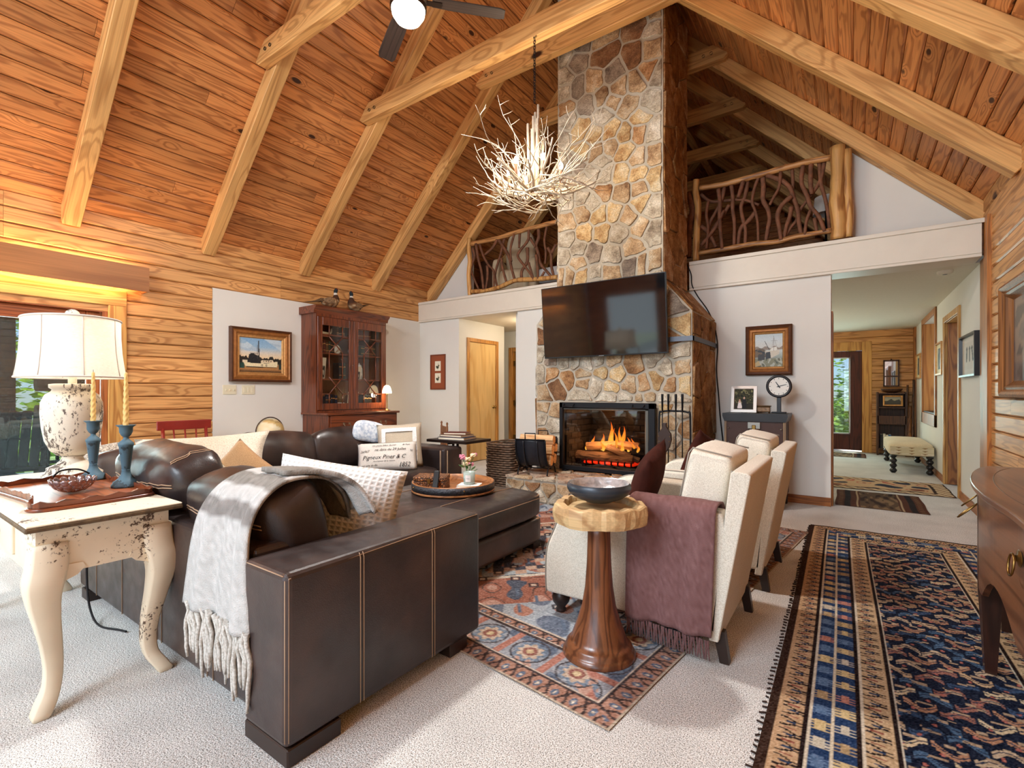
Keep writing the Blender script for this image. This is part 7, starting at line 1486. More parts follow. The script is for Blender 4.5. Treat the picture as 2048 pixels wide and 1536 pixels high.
def rug_red(x, y, W, Lr):
    e = np.minimum(x, W - x); ey = np.minimum(y, Lr - y); d = np.minimum(e, ey); s = np.where(e < ey, y, x)
    c = np.zeros(x.shape + (3,)); c[:] = (168, 86, 62)
    def put(m, col): c[m] = col
    cx_, cy_ = W / 2, Lr / 2
    n_ = motif_noise(x, y, 4, 22)
    put(n_ > 3.0, (196, 138, 116)); put(n_ < -3.2, (60, 76, 104)); put((n_ > 1.2) & (n_ < 1.7), (70, 50, 46))
    ped = np.abs(x - cx_) / 0.72 + np.abs(y - cy_) / 1.05; st_ = np.floor((ped + 0.05 * np.sign(np.sin(30 * (x + y)))) * 9)
    put((ped < 1.0) & (st_ % 3 == 0), (44, 46, 62)); put((ped < 1.0) & (st_ % 3 == 1), (196, 150, 118)); put((ped < 1.0) & (st_ % 3 == 2) & (n_ > 0), (150, 170, 182)); put(np.abs(ped - 1.0) < 0.03, (214, 200, 176))
    cor = (np.abs(x - cx_) / 1.0 + np.abs(y - cy_) / 1.25) > 1.32; put(cor, (150, 168, 184)); put(cor & (n_ > 2), (84, 104, 134)); put(cor & (n_ < -2.4), (186, 110, 84))
    pu, pv = np.floor(x / 0.15), np.floor(y / 0.15); fx, fy = x / 0.15 - pu - 0.5, y / 0.15 - pv - 0.5; hh_ = np.sin(pu * 17.3 + pv * 41.7) * 91.3; hh_ = hh_ - np.floor(hh_)
    put((hh_ > 0.45) & (np.abs(fx) + np.abs(fy) < 0.30) & (np.abs(fx) + np.abs(fy) > 0.16), (46, 40, 48)); put((hh_ > 0.45) & (np.abs(fx) + np.abs(fy) < 0.12), (216, 196, 168)); put((hh_ < 0.3) & (np.abs(fx + fy) < 0.09) & (np.abs(fx - fy) < 0.5), (70, 98, 134))
    B3 = (d < 0.40) & (d > 0.33); B2 = (d <= 0.33) & (d > 0.10); B1 = (d <= 0.10)
    put(B2, (140, 150, 164)); ph = s / 0.26; r_ = np.floor(ph); f = (ph - r_ - 0.5); dd = (d - 0.10) / 0.23 - 0.5; rad = np.sqrt((f * 1.13) ** 2 + dd ** 2); ang = np.arctan2(dd, f)
    put(B2 & (n_ > 2.2), (196, 140, 116)); put(B2 & (n_ < -2.4), (70, 92, 124)); put(B2 & (rad < 0.34 + 0.05 * np.sin(8 * ang)), (92, 120, 150)); put(B2 & (rad < 0.25 + 0.04 * np.sin(8 * ang)), (200, 170, 140)); put(B2 & (rad < 0.16), (150, 76, 62)); put(B2 & (rad < 0.08), (210, 180, 120)); put(B2 & (np.abs(np.abs(f) - 0.46) < 0.04), (186, 100, 78)); put(B2 & (np.abs(rad - 0.40) < 0.02), (52, 48, 56))
    for m in (B3, B1):
        put(m, (176, 112, 84)); ph = s / 0.09; f = ph - np.floor(ph) - 0.5; dd = np.where(d > 0.3, (d - 0.33) / 0.07, d / 0.10); put(m & (f ** 2 * 2 + (dd - 0.5) ** 2 < 0.06), (66, 92, 128)); put(m & (np.abs(np.abs(f) - 0.38 + 0.1 * np.sin(dd * 7)) < 0.07), (54, 36, 34)); put(m & (f ** 2 * 3 + (dd - 0.5) ** 2 < 0.012), (214, 196, 168))
    for q in (0.10, 0.33, 0.40): put(np.abs(d - q) < 0.007, (52, 38, 40)); put(np.abs(d - q - 0.012) < 0.004, (208, 186, 160))
    put(d < 0.012, (190, 170, 140))
    g_ = c.mean(-1, keepdims=True); c = (c * 0.70 + g_ * 0.30) * 0.80 + np.array((160, 146, 138)) * 0.20
    return np.clip(c + np.random.RandomState(5).normal(0, 15, x.shape)[..., None], 0, 255)
ro = math.radians(-7.3); Wr, Lr_ = 2.75, 3.3; cn = Vector((-0.70, 1.596, 0)) - Vector((math.cos(ro), math.sin(ro), 0)) * Wr
rug('heriz_rug', 'rust, blue and cream Persian rug under the stump table and ottoman', (cn.x, cn.y, 0.0), ro, Wr, Lr_, rug_red, 420, 500, 0.006)
def rug_brown(x, y, W, Lr):
    n_ = motif_noise(x * 3, y, 8, 26); c = np.zeros(x.shape + (3,)); c[:] = (92, 72, 56); c[n_ > 1.5] = (130, 104, 78); c[n_ < -2] = (58, 42, 36); e = np.minimum(x, W - x); m = e < 0.22; c[m] = (84, 50, 38); c[m & (np.abs(e - 0.11) < 0.03)] = (40, 32, 34); c[m & (np.abs(e - 0.20) < 0.01)] = (170, 146, 116); c[m & (np.sin(y * 70) > 0.5) & (np.abs(e - .05) < .02)] = (120, 92, 66); return c
rug('brown_mat', 'small dark brown woven mat with striped ends in the hall entrance', (-0.13, 6.24, 0), 0, 0.78, 1.0, rug_brown, 100, 110, 0.006)
def rug_hall(x, y, W, Lr):
    n_ = motif_noise(x, y, 12, 20); c = np.zeros(x.shape + (3,)); c[:] = (196, 166, 132); c[n_ > 2] = (120, 70, 56); c[n_ < -2] = (50, 52, 66); c[(n_ > 0.6) & (n_ < 1.1)] = (176, 100, 80); d = np.minimum(np.minimum(x, W - x), np.minimum(y, Lr - y)); m = d < 0.16; c[m] = (206, 184, 150); c[m & (np.sin(60 * x + 40 * y) > 0.5)] = (120, 84, 66); c[np.abs(d - 0.16) < 0.012] = (60, 44, 40); c[d < 0.015] = (60, 46, 38); return c
rug('hall_rug', 'multicoloured oriental rug lying across the hall floor', (-0.6, 7.40, 0), 0, 1.60, 1.0, rug_hall, 150, 100, 0.006)
rug('door_mat', 'small dark patterned mat in front of the glazed hall door', (-0.75, 11.0, 0), 0, 1.0, 0.75, rug_brown, 60, 50, 0.006)
# ================================================================ HALL
hb = T('hall_bench', 'cream embroidered upholstered bench with black bobbin legs in the hall', 'bench', (0.745, 10.05, 0))
def bench(u, v):
    p = Paint(u, v, (222, 204, 168)).blobs(v > -1, [(222, 206, 172), (214, 196, 156), (226, 210, 180)], 2, 8)
    for x in (0.2, 0.5, 0.8):
        for y in (0.15, 0.5, 0.85): p.line((x, y - 0.06), (x, y + 0.06), 0.012, (140, 104, 62)).line((x - 0.05, y + 0.04), (x, y - 0.02), 0.012, (150, 110, 66)).line((x + 0.05, y + 0.04), (x, y - 0.02), 0.012, (150, 110, 66)).ell(x, y + 0.06, 0.03, 0.02, (160, 116, 70))
    return p.out()
O('cushion', cush(B(), -0.265, 0.265, -0.85, 0.85, 0.26, 0.44, (0.0, 0.0, 0.03), e=8), weave('cream_tapestry', (226, 208, 172), (206, 186, 148), 120), hb)
picture_mesh('embroidery', 40, 20, lambda u, v: (-0.25 + 0.5 * u, u * 0 - 0.8535, 0.285 + 0.12 * v), lambda u, v: bench(u, v), PRINT, hb)
for sx in (-0.21, 0.21):
    for sy in (-0.78, 0.78): O('leg', B().lathe([(0, 0)] + [(0.022 + 0.024 * abs(math.sin(PI * (k / 30) * 3.5)), 0.001 + 0.26 * k / 30) for k in range(31)] + [(0, 0.262)], 16, c=(sx, sy, 0)), plain('ebonised_wood', (30, 24, 24), 0.3, coat=0.3), hb)
DW = wood('dark_oak', (88, 54, 32), (56, 32, 20), 'z', across=14, var=0.05); x0, x1 = 0.44, 0.87
es = T('wooden_etagere', 'dark wooden open shelf unit at the end of the hall', 'shelf', ((x0 + x1) / 2, 11.86, 0)); w2 = (x1 - x0) / 2
for s_ in (-1, 1): O('side', B().box(s_ * w2 - 0.015, s_ * w2 + 0.015, -0.14, 0.14, 0, 1.22), DW, es)
for z in (0.14, 0.62, 0.93, 1.20): O('shelf', B().box(-w2, w2, -0.14, 0.14, z - 0.02, z), DW, es)
O('back', B().box(-w2, w2, 0.12, 0.14, 0.12, 1.2), DW, es); O('front_rail', B().box(-w2, w2, -0.14, -0.12, 0.62, 0.76), DW, es)
def land(u, v): return Paint(u, v, (120, 116, 100)).grad(v > -1, [(0, (50, 46, 36)), (.4, (70, 66, 50)), (.55, (170, 160, 130)), (1, (130, 130, 120))]).poly([(0.1, .4), (.4, .75), (.6, .5), (.9, .7), (1, .4)], (60, 58, 50)).out()
framed('little_landscape', 'small gilt framed dark landscape on the upper etagere shelf', Tr(0.67, 11.74, 1.05) @ Rx(math.radians(82)), 0.30, 0.20, (('frame', [(0, 0), (0, 0.02), (0.02, 0.024), (0.03, 0.012)], LGOLD),), land, 0.03, 30)
for k, (c_, h, lb) in enumerate((((40, 38, 40), 0.26, 'dark book at the left of the low etagere shelf'), ((222, 214, 198), 0.27, 'cream book on the low etagere shelf'), ((226, 222, 214), 0.25, 'white book on the low etagere shelf'), ((52, 104, 160), 0.26, 'blue book on the low etagere shelf'))):
    t = T('book', lb, 'book', (0.50 + 0.042 * k, 11.80, 0.141), 0, 'books on the etagere'); O('cover', B().rbox(-0.019, 0.019, -0.09, 0.09, 0, h, 0.002, 1), plain('book_hall_%d' % k, c_, 0.6), t); O('pages', B().box(-0.015, 0.015, -0.086, 0.0895, h - 0.002, h + 0.0005), PAGES, t)
t = T('dough_bowl', 'oval wooden bowl on top of the etagere', 'bowl', (0.66, 11.86, 1.201)); O('bowl', B().lathe([(0, 0), (0.06, 0), (0.12, 0.03), (0.15, 0.075), (0.145, 0.078), (0.11, 0.036), (0, 0.02)], 24, sx=1.15, sy=0.7), DW, t); O('rim', B().tube([(0.17 * math.cos(a_), 0.104 * math.sin(a_), 0.077) for a_ in np.linspace(0, 2 * PI, 25)[:-1]], 0.006, 5, close=True), DW, t)
t = T('basket', 'small round dark basket on the low etagere shelf', 'basket', (0.78, 11.80, 0.141)); O('weave', B().lathe([(0, 0), (0.07, 0), (0.085, 0.08), (0.08, 0.10), (0.07, 0.02), (0, 0.02)], 16), WK, t); O('handle', B().tube(smoothpath([(-0.08, 0, 0.09), (-0.05, 0, 0.16), (0.05, 0, 0.16), (0.08, 0, 0.09)], 4), 0.006, 6), WK, t)
mr = T('hall_mirror', 'small dark framed two-pane mirror above the etagere', 'mirror', (0.665, YH - 0.03, 1.585))
O('frame', B().box(-0.125, -0.10, -0.03, 0, -0.25, 0.26).box(0.10, 0.125, -0.03, 0, -0.25, 0.26).box(-0.125, 0.125, -0.03, 0, 0.235, 0.265).box(-0.125, 0.125, -0.03, 0, -0.26, -0.235).box(-0.10, 0.10, -0.03, 0, -0.07, -0.045), DW, mr)
MIR = plain('mirror_glass', (220, 220, 220), 0.03, 1.0)
for z0, z1 in ((-0.235, -0.07), (-0.045, 0.235)): O('pane', B().box(-0.10, 0.10, -0.012, -0.008, z0, z1), MIR, mr)
O('hanger', B().ball((0, -0.01, 0.275), 0.012, n=8, m=6), IRON, mr)
for i, (x, lb, r_, h) in enumerate(((0.90, 'thick peeled wooden pole leaning in the hall corner', 0.05, 0.95), (0.96, 'thin dark walking stick leaning in the hall corner', 0.018, 1.45), (0.87, 'gnarled dark walking stick leaning beside the etagere', 0.016, 1.35))):
    o = O('walking_stick', B().tube(smoothpath([(x, 11.70, 0.0), (x + 0.01, 11.78, h * 0.5), (x + 0.03, 11.86, h)], 5), [r_ * (1 + 0.15 * math.sin(k * 2.1)) for k in range(11)], 10), wood('pole_wood', (150, 96, 54), (96, 56, 30), 'z', across=14) if i == 0 else DW); tag(o, lb, 'stick')
t = T('smoke_detector', 'flat white smoke detector on the hall ceiling', 'smoke detector', (0.80, 6.62, 2.452)); O('body', B().lathe([(0, -0.035), (0.05, -0.034), (0.065, -0.02), (0.068, 0)], 24), PAINTC, t); O('sounder', B().lathe([(0, -0.038), (0.02, -0.037), (0.02, -0.034)], 12), plain('grey_print', (120, 120, 120), 0.7), t)
for p_, e_, nm in (((-4.42, 7.0, 2.36), 12, 'passage'), ((-1.3, 9.4, 2.36), 34, 'hall')):
    t = T('ceiling_light', 'small flush ceiling light in the %s' % ('back passage' if nm == 'passage' else 'right hall'), 'ceiling light', (p_[0], p_[1], 2.452)); O('rim', B().lathe([(0.11, 0), (0.115, -0.015), (0.10, -0.02)], 24), BRASS, t); O('globe', B().lathe([(0.10, -0.012), (0.085, -0.045), (0.04, -0.065), (0, -0.07)], 24), emit('lit_glass', (255, 232, 190), 6), t)
    l_ = bpy.data.lights.new('ceiling_light_' + nm, 'POINT'); l_.energy = e_; l_.color = (1, 0.86, 0.64); l_.shadow_soft_size = 0.08; o = bpy.data.objects.new('ceiling_light_' + nm, l_); C.objects.link(o); o.location = (p_[0], p_[1], 2.30)
# ================================================================ LOFT RAILINGS OF CROOKED BRANCHES
BRK = plain('dark_branch_bark', (112, 70, 47), 0.75, var=0.4, scale=14, bump=0.5); PEEL = wood('peeled_log', (212, 158, 92), (156, 100, 52), 'z', rings=5, across=8, along=1.0, var=0.1, bump=0.4); PEELX = wood('peeled_rail', (196, 140, 84), (126, 80, 44), 'x', rings=5, across=10, along=1.2, var=0.1, bump=0.4)
YR = 6.30
def railing(label, u0, v0, k, posts, rails, sticks):
    org = at(u0 + posts[0][0][0][0] / k, v0 + posts[0][0][-1][1] / k, Y=YR); t = T('branch_railing', label, 'railing', org)
    rr = random.Random(u0)
    def P(l, dy=0): return smoothpath([at(u0 + x / k, v0 + y / k, Y=YR + dy) - org for x, y in l], 4)
    def rad(n, r, j): return [r * (1 + rr.uniform(-j, j)) for _ in range(n)]
    for l, r, m in posts: q = P(l); O('post', B().tube(q, rad(len(q), r, 0.07), 12), m, t)
    for l, r, m in rails: q = P(l, -0.01); O('rail', B().tube(q, rad(len(q), r, 0.10), 10), m, t)
    for i, l in enumerate(sticks): q = P(l, 0.03 * ((i % 3) - 1)); O('branch', B().tube(q, [r_ * (1 - 0.25 * j / len(q)) for j, r_ in enumerate(rad(len(q), rr.uniform(0.019, 0.029), 0.10))], 7), BRK, t)
    return t
railing('crooked branch railing of the loft right of the chimney', 1360, 280, 5.689,
 [([(1790, 80), (1800, 400), (1785, 700), (1810, 950), (1800, 1140)], 0.072, PEEL), ([(1905, 110), (1900, 500), (1925, 800), (1915, 1110)], 0.042, PEEL), ([(185, 455), (178, 600), (205, 760), (198, 950), (185, 1180), (182, 1380)], 0.042, PEEL), ([(95, 600), (140, 800), (110, 1000), (95, 1340)], 0.034, BRK)],
 [([(225, 548), (480, 510), (750, 440), (1000, 370), (1300, 290), (1500, 240), (1720, 200)], 0.034, PEELX), ([(215, 1285), (400, 1262), (600, 1225), (850, 1180), (1100, 1160), (1300, 1105), (1500, 1070), (1730, 1030)], 0.029, PEELX)],
 [[(320, 700), (300, 850), (320, 1000), (300, 1240)], [(505, 540), (470, 700), (400, 830), (330, 980), (310, 1240)], [(560, 740), (480, 870), (400, 980), (350, 1060)], [(435, 560), (455, 720), (450, 900), (480, 1240)], [(585, 520), (600, 650), (600, 800), (620, 950), (615, 1210)], [(770, 450), (740, 640), (695, 760), (720, 920), (745, 1030), (740, 1190)], [(720, 470), (660, 660)], [(900, 410), (850, 540), (820, 700), (860, 820), (885, 960), (890, 1160)], [(940, 400), (950, 560), (945, 680), (1000, 790), (1020, 900), (1000, 1010), (975, 1160)], [(1145, 360), (1125, 540), (1060, 660), (1020, 740)], [(985, 400), (1150, 460), (1250, 540), (1290, 650), (1340, 800), (1355, 950), (1385, 1090)], [(1275, 320), (1285, 500), (1275, 600)], [(1270, 640), (1160, 740), (1110, 860), (1130, 1000), (1150, 1140)], [(1265, 760), (1250, 870), (1210, 990), (1180, 1130)], [(1640, 250), (1600, 450), (1480, 640), (1370, 790), (1320, 920), (1250, 1010), (1185, 1130)], [(1400, 290), (1380, 480), (1440, 620), (1490, 760), (1580, 870), (1645, 1040)], [(1490, 260), (1485, 480), (1500, 620)], [(1585, 250), (1600, 480), (1640, 620), (1680, 800), (1700, 1030)], [(1490, 790), (1440, 920), (1420, 1080)], [(1530, 890), (1560, 1060)], [(240, 620), (350, 700), (520, 690), (720, 680), (900, 740)], [(240, 1200), (400, 1000), (500, 800)], [(240, 980), (330, 1060), (410, 1220)], [(860, 820), (780, 920), (690, 1010), (660, 1200)]])
railing('crooked branch railing of the loft left of the chimney', 840, 400, 7.314,
 [([(725, 560), (715, 700), (730, 900), (712, 1100), (735, 1430)], 0.038, PEEL)],
 [([(750, 645), (900, 610), (1150, 555), (1350, 490), (1600, 420), (1800, 370), (2010, 315)], 0.036, PEELX), ([(750, 1340), (950, 1330), (1150, 1280), (1330, 1200), (1450, 1170), (1700, 1160), (2010, 1130)], 0.036, PEEL)],
 [[(820, 640), (850, 850), (900, 1050), (930, 1310)], [(870, 630), (920, 800), (1000, 950), (1080, 1050), (1080, 1290)], [(740, 980), (780, 1120), (860, 1310)], [(1130, 580), (1060, 700), (950, 800)], [(1150, 580), (1240, 720), (1310, 850), (1340, 1000), (1390, 1180)], [(1250, 530), (1210, 650), (1180, 800), (1130, 960), (1100, 1100), (1130, 1280)], [(1380, 500), (1330, 680), (1325, 800), (1340, 900)], [(1190, 850), (1210, 1000), (1270, 1220)], [(1460, 480), (1450, 700)], [(1590, 440), (1580, 590), (1480, 720), (1430, 820), (1500, 930), (1600, 1060), (1660, 1160)], [(1610, 560), (1690, 690)], [(1730, 400), (1740, 540), (1700, 660), (1730, 780), (1760, 930), (1850, 1040), (1930, 1130)], [(1700, 800), (1720, 1000), (1730, 1160)], [(1860, 370), (1820, 590), (1840, 760), (1830, 940)], [(1870, 700), (1920, 800), (1920, 950), (1960, 1130)], [(1990, 650), (1920, 780)], [(980, 960), (990, 1100), (960, 1320)], [(1570, 700), (1570, 900), (1490, 1040), (1490, 1170)], [(1590, 920), (1660, 1150)], [(1820, 1050), (1760, 1150)], [(770, 700), (800, 820), (760, 950), (740, 1100)]])
# loft furnishings glimpsed through the branches
DUST = plain('beige_dust_cover', (198, 178, 146), 0.9, var=0.06, scale=4)
lc = T('covered_armchair', 'beige covered high-back chair behind the left loft railing', 'armchair', (-4.75, 7.0, 2.816), math.radians(20))
O('back', cush(B(), -0.26, 0.26, 0.10, 0.30, 0.35, 1.25, (0.02, 0.04, 0.05), e=3.2, wr=0.02), DUST, lc); O('seat', cush(B(), -0.28, 0.28, -0.36, 0.25, 0.05, 0.48, (0, 0.03, 0.04), e=6), DUST, lc)
for s_ in (-1, 1): O('wing', cush(B(), s_ * 0.32 - 0.07, s_ * 0.32 + 0.07, -0.36, 0.28, 0.05, 0.68, (0.02, 0, 0.02), e=5), DUST, lc)
for sx in (-0.22, 0.22):
    for sy in (-0.28, 0.2): O('foot', B().tube([(sx, sy, 0.07), (sx, sy, 0)], [0.025, 0.018], 8), DFOOT, lc)
dl = T('wardrobe', 'dark wardrobe standing in the loft behind the left railing post', 'wardrobe', (-5.40, 7.2, 2.816)); O('case', B().rbox(-0.15, 0.2, -0.3, 0.30, 0.0, 0.78, 0.01, 1), DW, dl); O('door', B().rbox(0.20, 0.218, -0.28, 0.28, 0.06, 0.74, 0.006, 1), DW, dl)
bd = T('loft_bed', 'white covered bed in the loft left of the chimney', 'bed', (-3.75, 7.4, 2.816)); O('mattress', cush(B(), -0.7, 0.7, -0.5, 1.5, 0.22, 0.50, (0, 0, 0.03), e=7), weave('white_cotton', (232, 230, 226), (214, 212, 208)), bd); O('base', B().rbox(-0.7, 0.7, -0.5, 1.5, 0.0, 0.22, 0.02, 1), DW, bd); O('pillow', B().pillow(0.6, 0.34, 0.16, M=Tr(0.2, -0.30, 0.60) @ Rx(-0.9)), weave('white_cotton', (232, 230, 226), (214, 212, 208)), bd)
ll = T('loft_lamp', 'white shaded lamp on a dark stand behind the right loft railing', 'lamp', (at(1652, 410, Y=7.6).x, 7.6, 2.816)); hz_ = at(1652, 410, Y=7.6).z - 2.816
O('shade', B().lathe([(0.15, hz_ - 0.12), (0.13, hz_ + 0.10)], 24), plain('white_shade', (236, 232, 224), 0.8), ll); O('stand', B().lathe([(0, 0), (0.13, 0), (0.13, 0.02), (0.015, 0.04), (0.012, hz_ + 0.02), (0, hz_ + 0.02)], 16), IRON, ll)
# ================================================================ CHANDELIER OF BRANCHES
chx, chy = -2.35, 3.72
ch = T('branch_chandelier', 'rustic chandelier of pale tangled branches with lit candle bulbs', 'chandelier', (chx, chy, 2.90))
TWIG = plain('pale_driftwood', (196, 180, 158), 0.7, var=0.25, scale=18, bump=0.3); rc = random.Random(8)
topz = 4.44 - 2.90
for k in range(24):
    z = 0.95 + (topz - 0.95) * k / 23; O('chain_link', B().tube([(0.011 * math.cos(a_), 0, z + 0.019 * math.sin(a_)) for a_ in np.linspace(0, 2 * PI, 11)[:-1]], 0.003, 5, close=True), IRON, ch, M=Tr(0, 0, 0) if k % 2 else Rz(PI / 2))
O('ceiling_hook', B().tube(smoothpath([(0, 0, topz - 0.02), (0.02, 0, topz - 0.005), (0.015, 0, topz + 0.01)], 4), 0.005, 6), BRASS, ch)
for k in range(9):
    a_ = k * 2.4; r_ = rc.uniform(0.02, 0.075); h = rc.uniform(0.62, 0.92); O('upright_stick', B().tube([(r_ * math.cos(a_), r_ * math.sin(a_), 0.16), (r_ * 1.15 * math.cos(a_ + .1), r_ * 1.15 * math.sin(a_ + .1), h)], [0.013, 0.012], 8), TWIG, ch)
def wig(p0, d_, l_, n, amp, lift=0.0):
    p = Vector(p0); d_ = Vector(d_).normalized(); out = [p.copy()]
    for i in range(n):
        d_ = (d_ + Vector((rc.uniform(-amp, amp), rc.uniform(-amp, amp), rc.uniform(-amp, amp) + lift))).normalized(); p = p + d_ * (l_ / n); out.append(p.copy())
    return out
for k in range(10):
    a_ = 2 * PI * k / 10 + rc.uniform(-0.2, 0.2); pts = wig((0.05 * math.cos(a_), 0.05 * math.sin(a_), 0.13), (math.cos(a_), math.sin(a_), -0.05), rc.uniform(0.36, 0.56), 7, 0.15, 0.10); q = smoothpath(pts, 2)
    br_ = O('branch', B().tube(q, [0.017 * (1 - 0.6 * i / len(q)) for i in range(len(q))], 7), TWIG, ch)
    b = B()
    for j in range(4):
        s_ = pts[rc.randint(2, 6)]; t_ = wig(s_, (math.cos(a_ + rc.uniform(-1, 1)), math.sin(a_ + rc.uniform(-1, 1)), rc.uniform(0.1, 1.2)), rc.uniform(0.15, 0.4), 6, 0.28); b.tube(t_, [0.006, 0.0055, 0.005, 0.0045, 0.004, 0.003, 0.002], 5)
    O('side_twig', b, TWIG, br_)
b = B()
for k in range(70):
    a_ = rc.uniform(0, 2 * PI); r_ = rc.uniform(0.05, 0.40); t_ = wig((r_ * math.cos(a_), r_ * math.sin(a_), rc.uniform(0.03, 0.16)), (-math.sin(a_) + rc.uniform(-.4, .4), math.cos(a_) + rc.uniform(-.4, .4), rc.uniform(-0.15, 0.25)), rc.uniform(0.2, 0.5), 7, 0.22); b.tube(t_, [0.006, 0.006, 0.005, 0.005, 0.004, 0.004, 0.003, 0.002], 5)
O('tangled_twigs', b, TWIG, ch)['kind'] = 'stuff'
b = B()
for k in range(34):
    a_ = rc.uniform(0, 2 * PI); r_ = rc.uniform(0.05, 0.25); t_ = wig((r_ * math.cos(a_), r_ * math.sin(a_), 0.12), (0.8 * math.cos(a_), 0.8 * math.sin(a_), rc.uniform(0.5, 2.0)), rc.uniform(0.35, 0.85), 9, 0.24); b.tube(t_, [0.006 - 0.0005 * i for i in range(10)], 5)
    for j in range(2): s_ = t_[rc.randint(4, 8)]; b.tube(wig(s_, (rc.uniform(-1, 1), rc.uniform(-1, 1), 0.6), 0.09, 3, 0.3), [0.003, 0.0025, 0.002, 0.0015], 4)
O('fine_twigs', b, TWIG, ch)['kind'] = 'stuff'
BULB = emit('lit_candle_bulb', (255, 236, 200), 80)
for k in range(6):
    a_ = 2 * PI * k / 6 + 0.35; r_ = 0.24; cd_ = O('candle_sleeve', B().tube([(r_ * math.cos(a_), r_ * math.sin(a_), 0.16), (r_ * math.cos(a_), r_ * math.sin(a_), 0.30)], 0.014, 10), plain('sleeve_bark', (120, 84, 60), 0.8), ch); O('bulb', B().ball((r_ * math.cos(a_), r_ * math.sin(a_), 0.335), 0.020, 0.020, 0.034, 12, 8), BULB, cd_)
l_ = bpy.data.lights.new('chandelier_light', 'POINT'); l_.energy = 46; l_.color = (1, 0.88, 0.70); l_.shadow_soft_size = 0.25; o = bpy.data.objects.new('chandelier_light', l_); C.objects.link(o); o.location = (chx, chy, 3.30)
# ================================================================ CEILING FAN
fx_, fy_, fz_ = -2.60, 2.42, 3.87
fn = T('ceiling_fan', 'dark bladed ceiling fan with lit white bowl near the ridge', 'ceiling fan', (fx_, fy_, fz_))
DBL = wood('dark_blade', (66, 52, 46), (48, 38, 34), 'x', across=10, var=0.02, rough=0.4); FNM = plain('oil_rubbed_bronze', (60, 48, 40), 0.35, 0.8)
O('light_bowl', B().lathe([(0, -0.02), (0.05, -0.015), (0.09, 0.01), (0.115, 0.05), (0.12, 0.08)], 32), emit('fan_bowl', (255, 240, 214), 9), fn); O('collar', B().lathe([(0.12, 0.08), (0.13, 0.09), (0.13, 0.11), (0.10, 0.12), (0.06, 0.12)], 32), FNM, fn)
O('motor', B().lathe([(0.06, 0.12), (0.13, 0.14), (0.14, 0.20), (0.13, 0.25), (0.06, 0.28), (0, 0.28)], 32), FNM, fn); O('downrod', B().tube([(0, 0, 0.28), (0, 0, 6.45 - fz_)], 0.014, 10), FNM, fn); O('canopy', B().lathe([(0.02, 6.28 - fz_), (0.06, 6.32 - fz_), (0.07, 6.40 - fz_)], 20), FNM, fn)
for a_ in (47, 153, 262):
    bl = O('blade', B().prism([(0.17, -0.055), (0.30, -0.07), (0.66, -0.075), (0.70, -0.06), (0.71, 0.05), (0.66, 0.065), (0.30, 0.06), (0.17, 0.05)], -0.004, 0.004, 'z'), DBL, fn, M=Tr(0, 0, 0.16) @ Rz(math.radians(a_)) @ Rx(math.radians(11))); bevel(bl, 0.003, 1); O('blade_iron', B().rbox(0.08, 0.24, -0.03, 0.03, -0.010, -0.004, 0.002, 1), FNM, bl)
l_ = bpy.data.lights.new('fan_light', 'AREA'); l_.shape = 'DISK'; l_.size = 0.24; l_.energy = 85; l_.color = (1, 0.97, 0.93); o = bpy.data.objects.new('fan_light', l_); C.objects.link(o); o.location = (fx_, fy_, fz_ - 0.03)
# ================================================================ OUTSIDE: porch, trees
PF = wood('porch_boards', (132, 140, 148), (104, 112, 122), 'y', rings=3, across=4, var=0.1)
pf = S(O('floor_porch', B().box(-10.6, XL - 0.18, -4, 5, -0.2, -0.06), plain('porch_joist', (70, 74, 80), 0.9)))
for k in range(28): plank(pf, Tr(-6.56 - 0.145 * k, -4.0, -0.06), 0.14, 9.0, 0.02, PF)
LOGM = plain('weathered_log', (112, 100, 86), 0.85, var=0.3, scale=6, bump=0.3)
lw_ = T('log_corner', 'stacked weathered log porch corner seen through the glass door', 'log wall', (-9.2, 2.3, -0.04))
for k in range(11): O('log', B().tube([(-0.6, 0, 0.12 + 0.21 * k), (0.7, 0, 0.12 + 0.21 * k)] if k % 2 else [(0, -0.6, 0.12 + 0.21 * k), (0, 2.2, 0.12 + 0.21 * k)], 0.115, 12), LOGM, lw_)
S(O('ceiling_porch', B().box(-10.8, XL - 0.18, -4, 5, 2.35, 2.42), plain('porch_ceiling', (150, 104, 66), 0.8)))
BLKW = plain('black_painted_wood', (36, 36, 40), 0.5)
pr_ = T('porch_railing', 'black wooden porch railing with balusters outside', 'railing', (-10.4, 0.4, -0.04))
O('top_rail', B().box(-0.05, 0.05, -4.2, 4.2, 0.90, 0.95), BLKW, pr_); O('bottom_rail', B().box(-0.04, 0.04, -4.2, 4.2, 0.12, 0.17), BLKW, pr_)
for k in range(36): O('baluster', B().box(-0.02, 0.02, -4.1 + 0.235 * k - 0.02, -4.1 + 0.235 * k + 0.02, 0.17, 0.90), BLKW, pr_)
for y in (-3.6, -0.9, 1.2): O('post', B().box(-0.09, 0.09, y - 0.09, y + 0.09, 0, 2.39), BLKW, pr_)
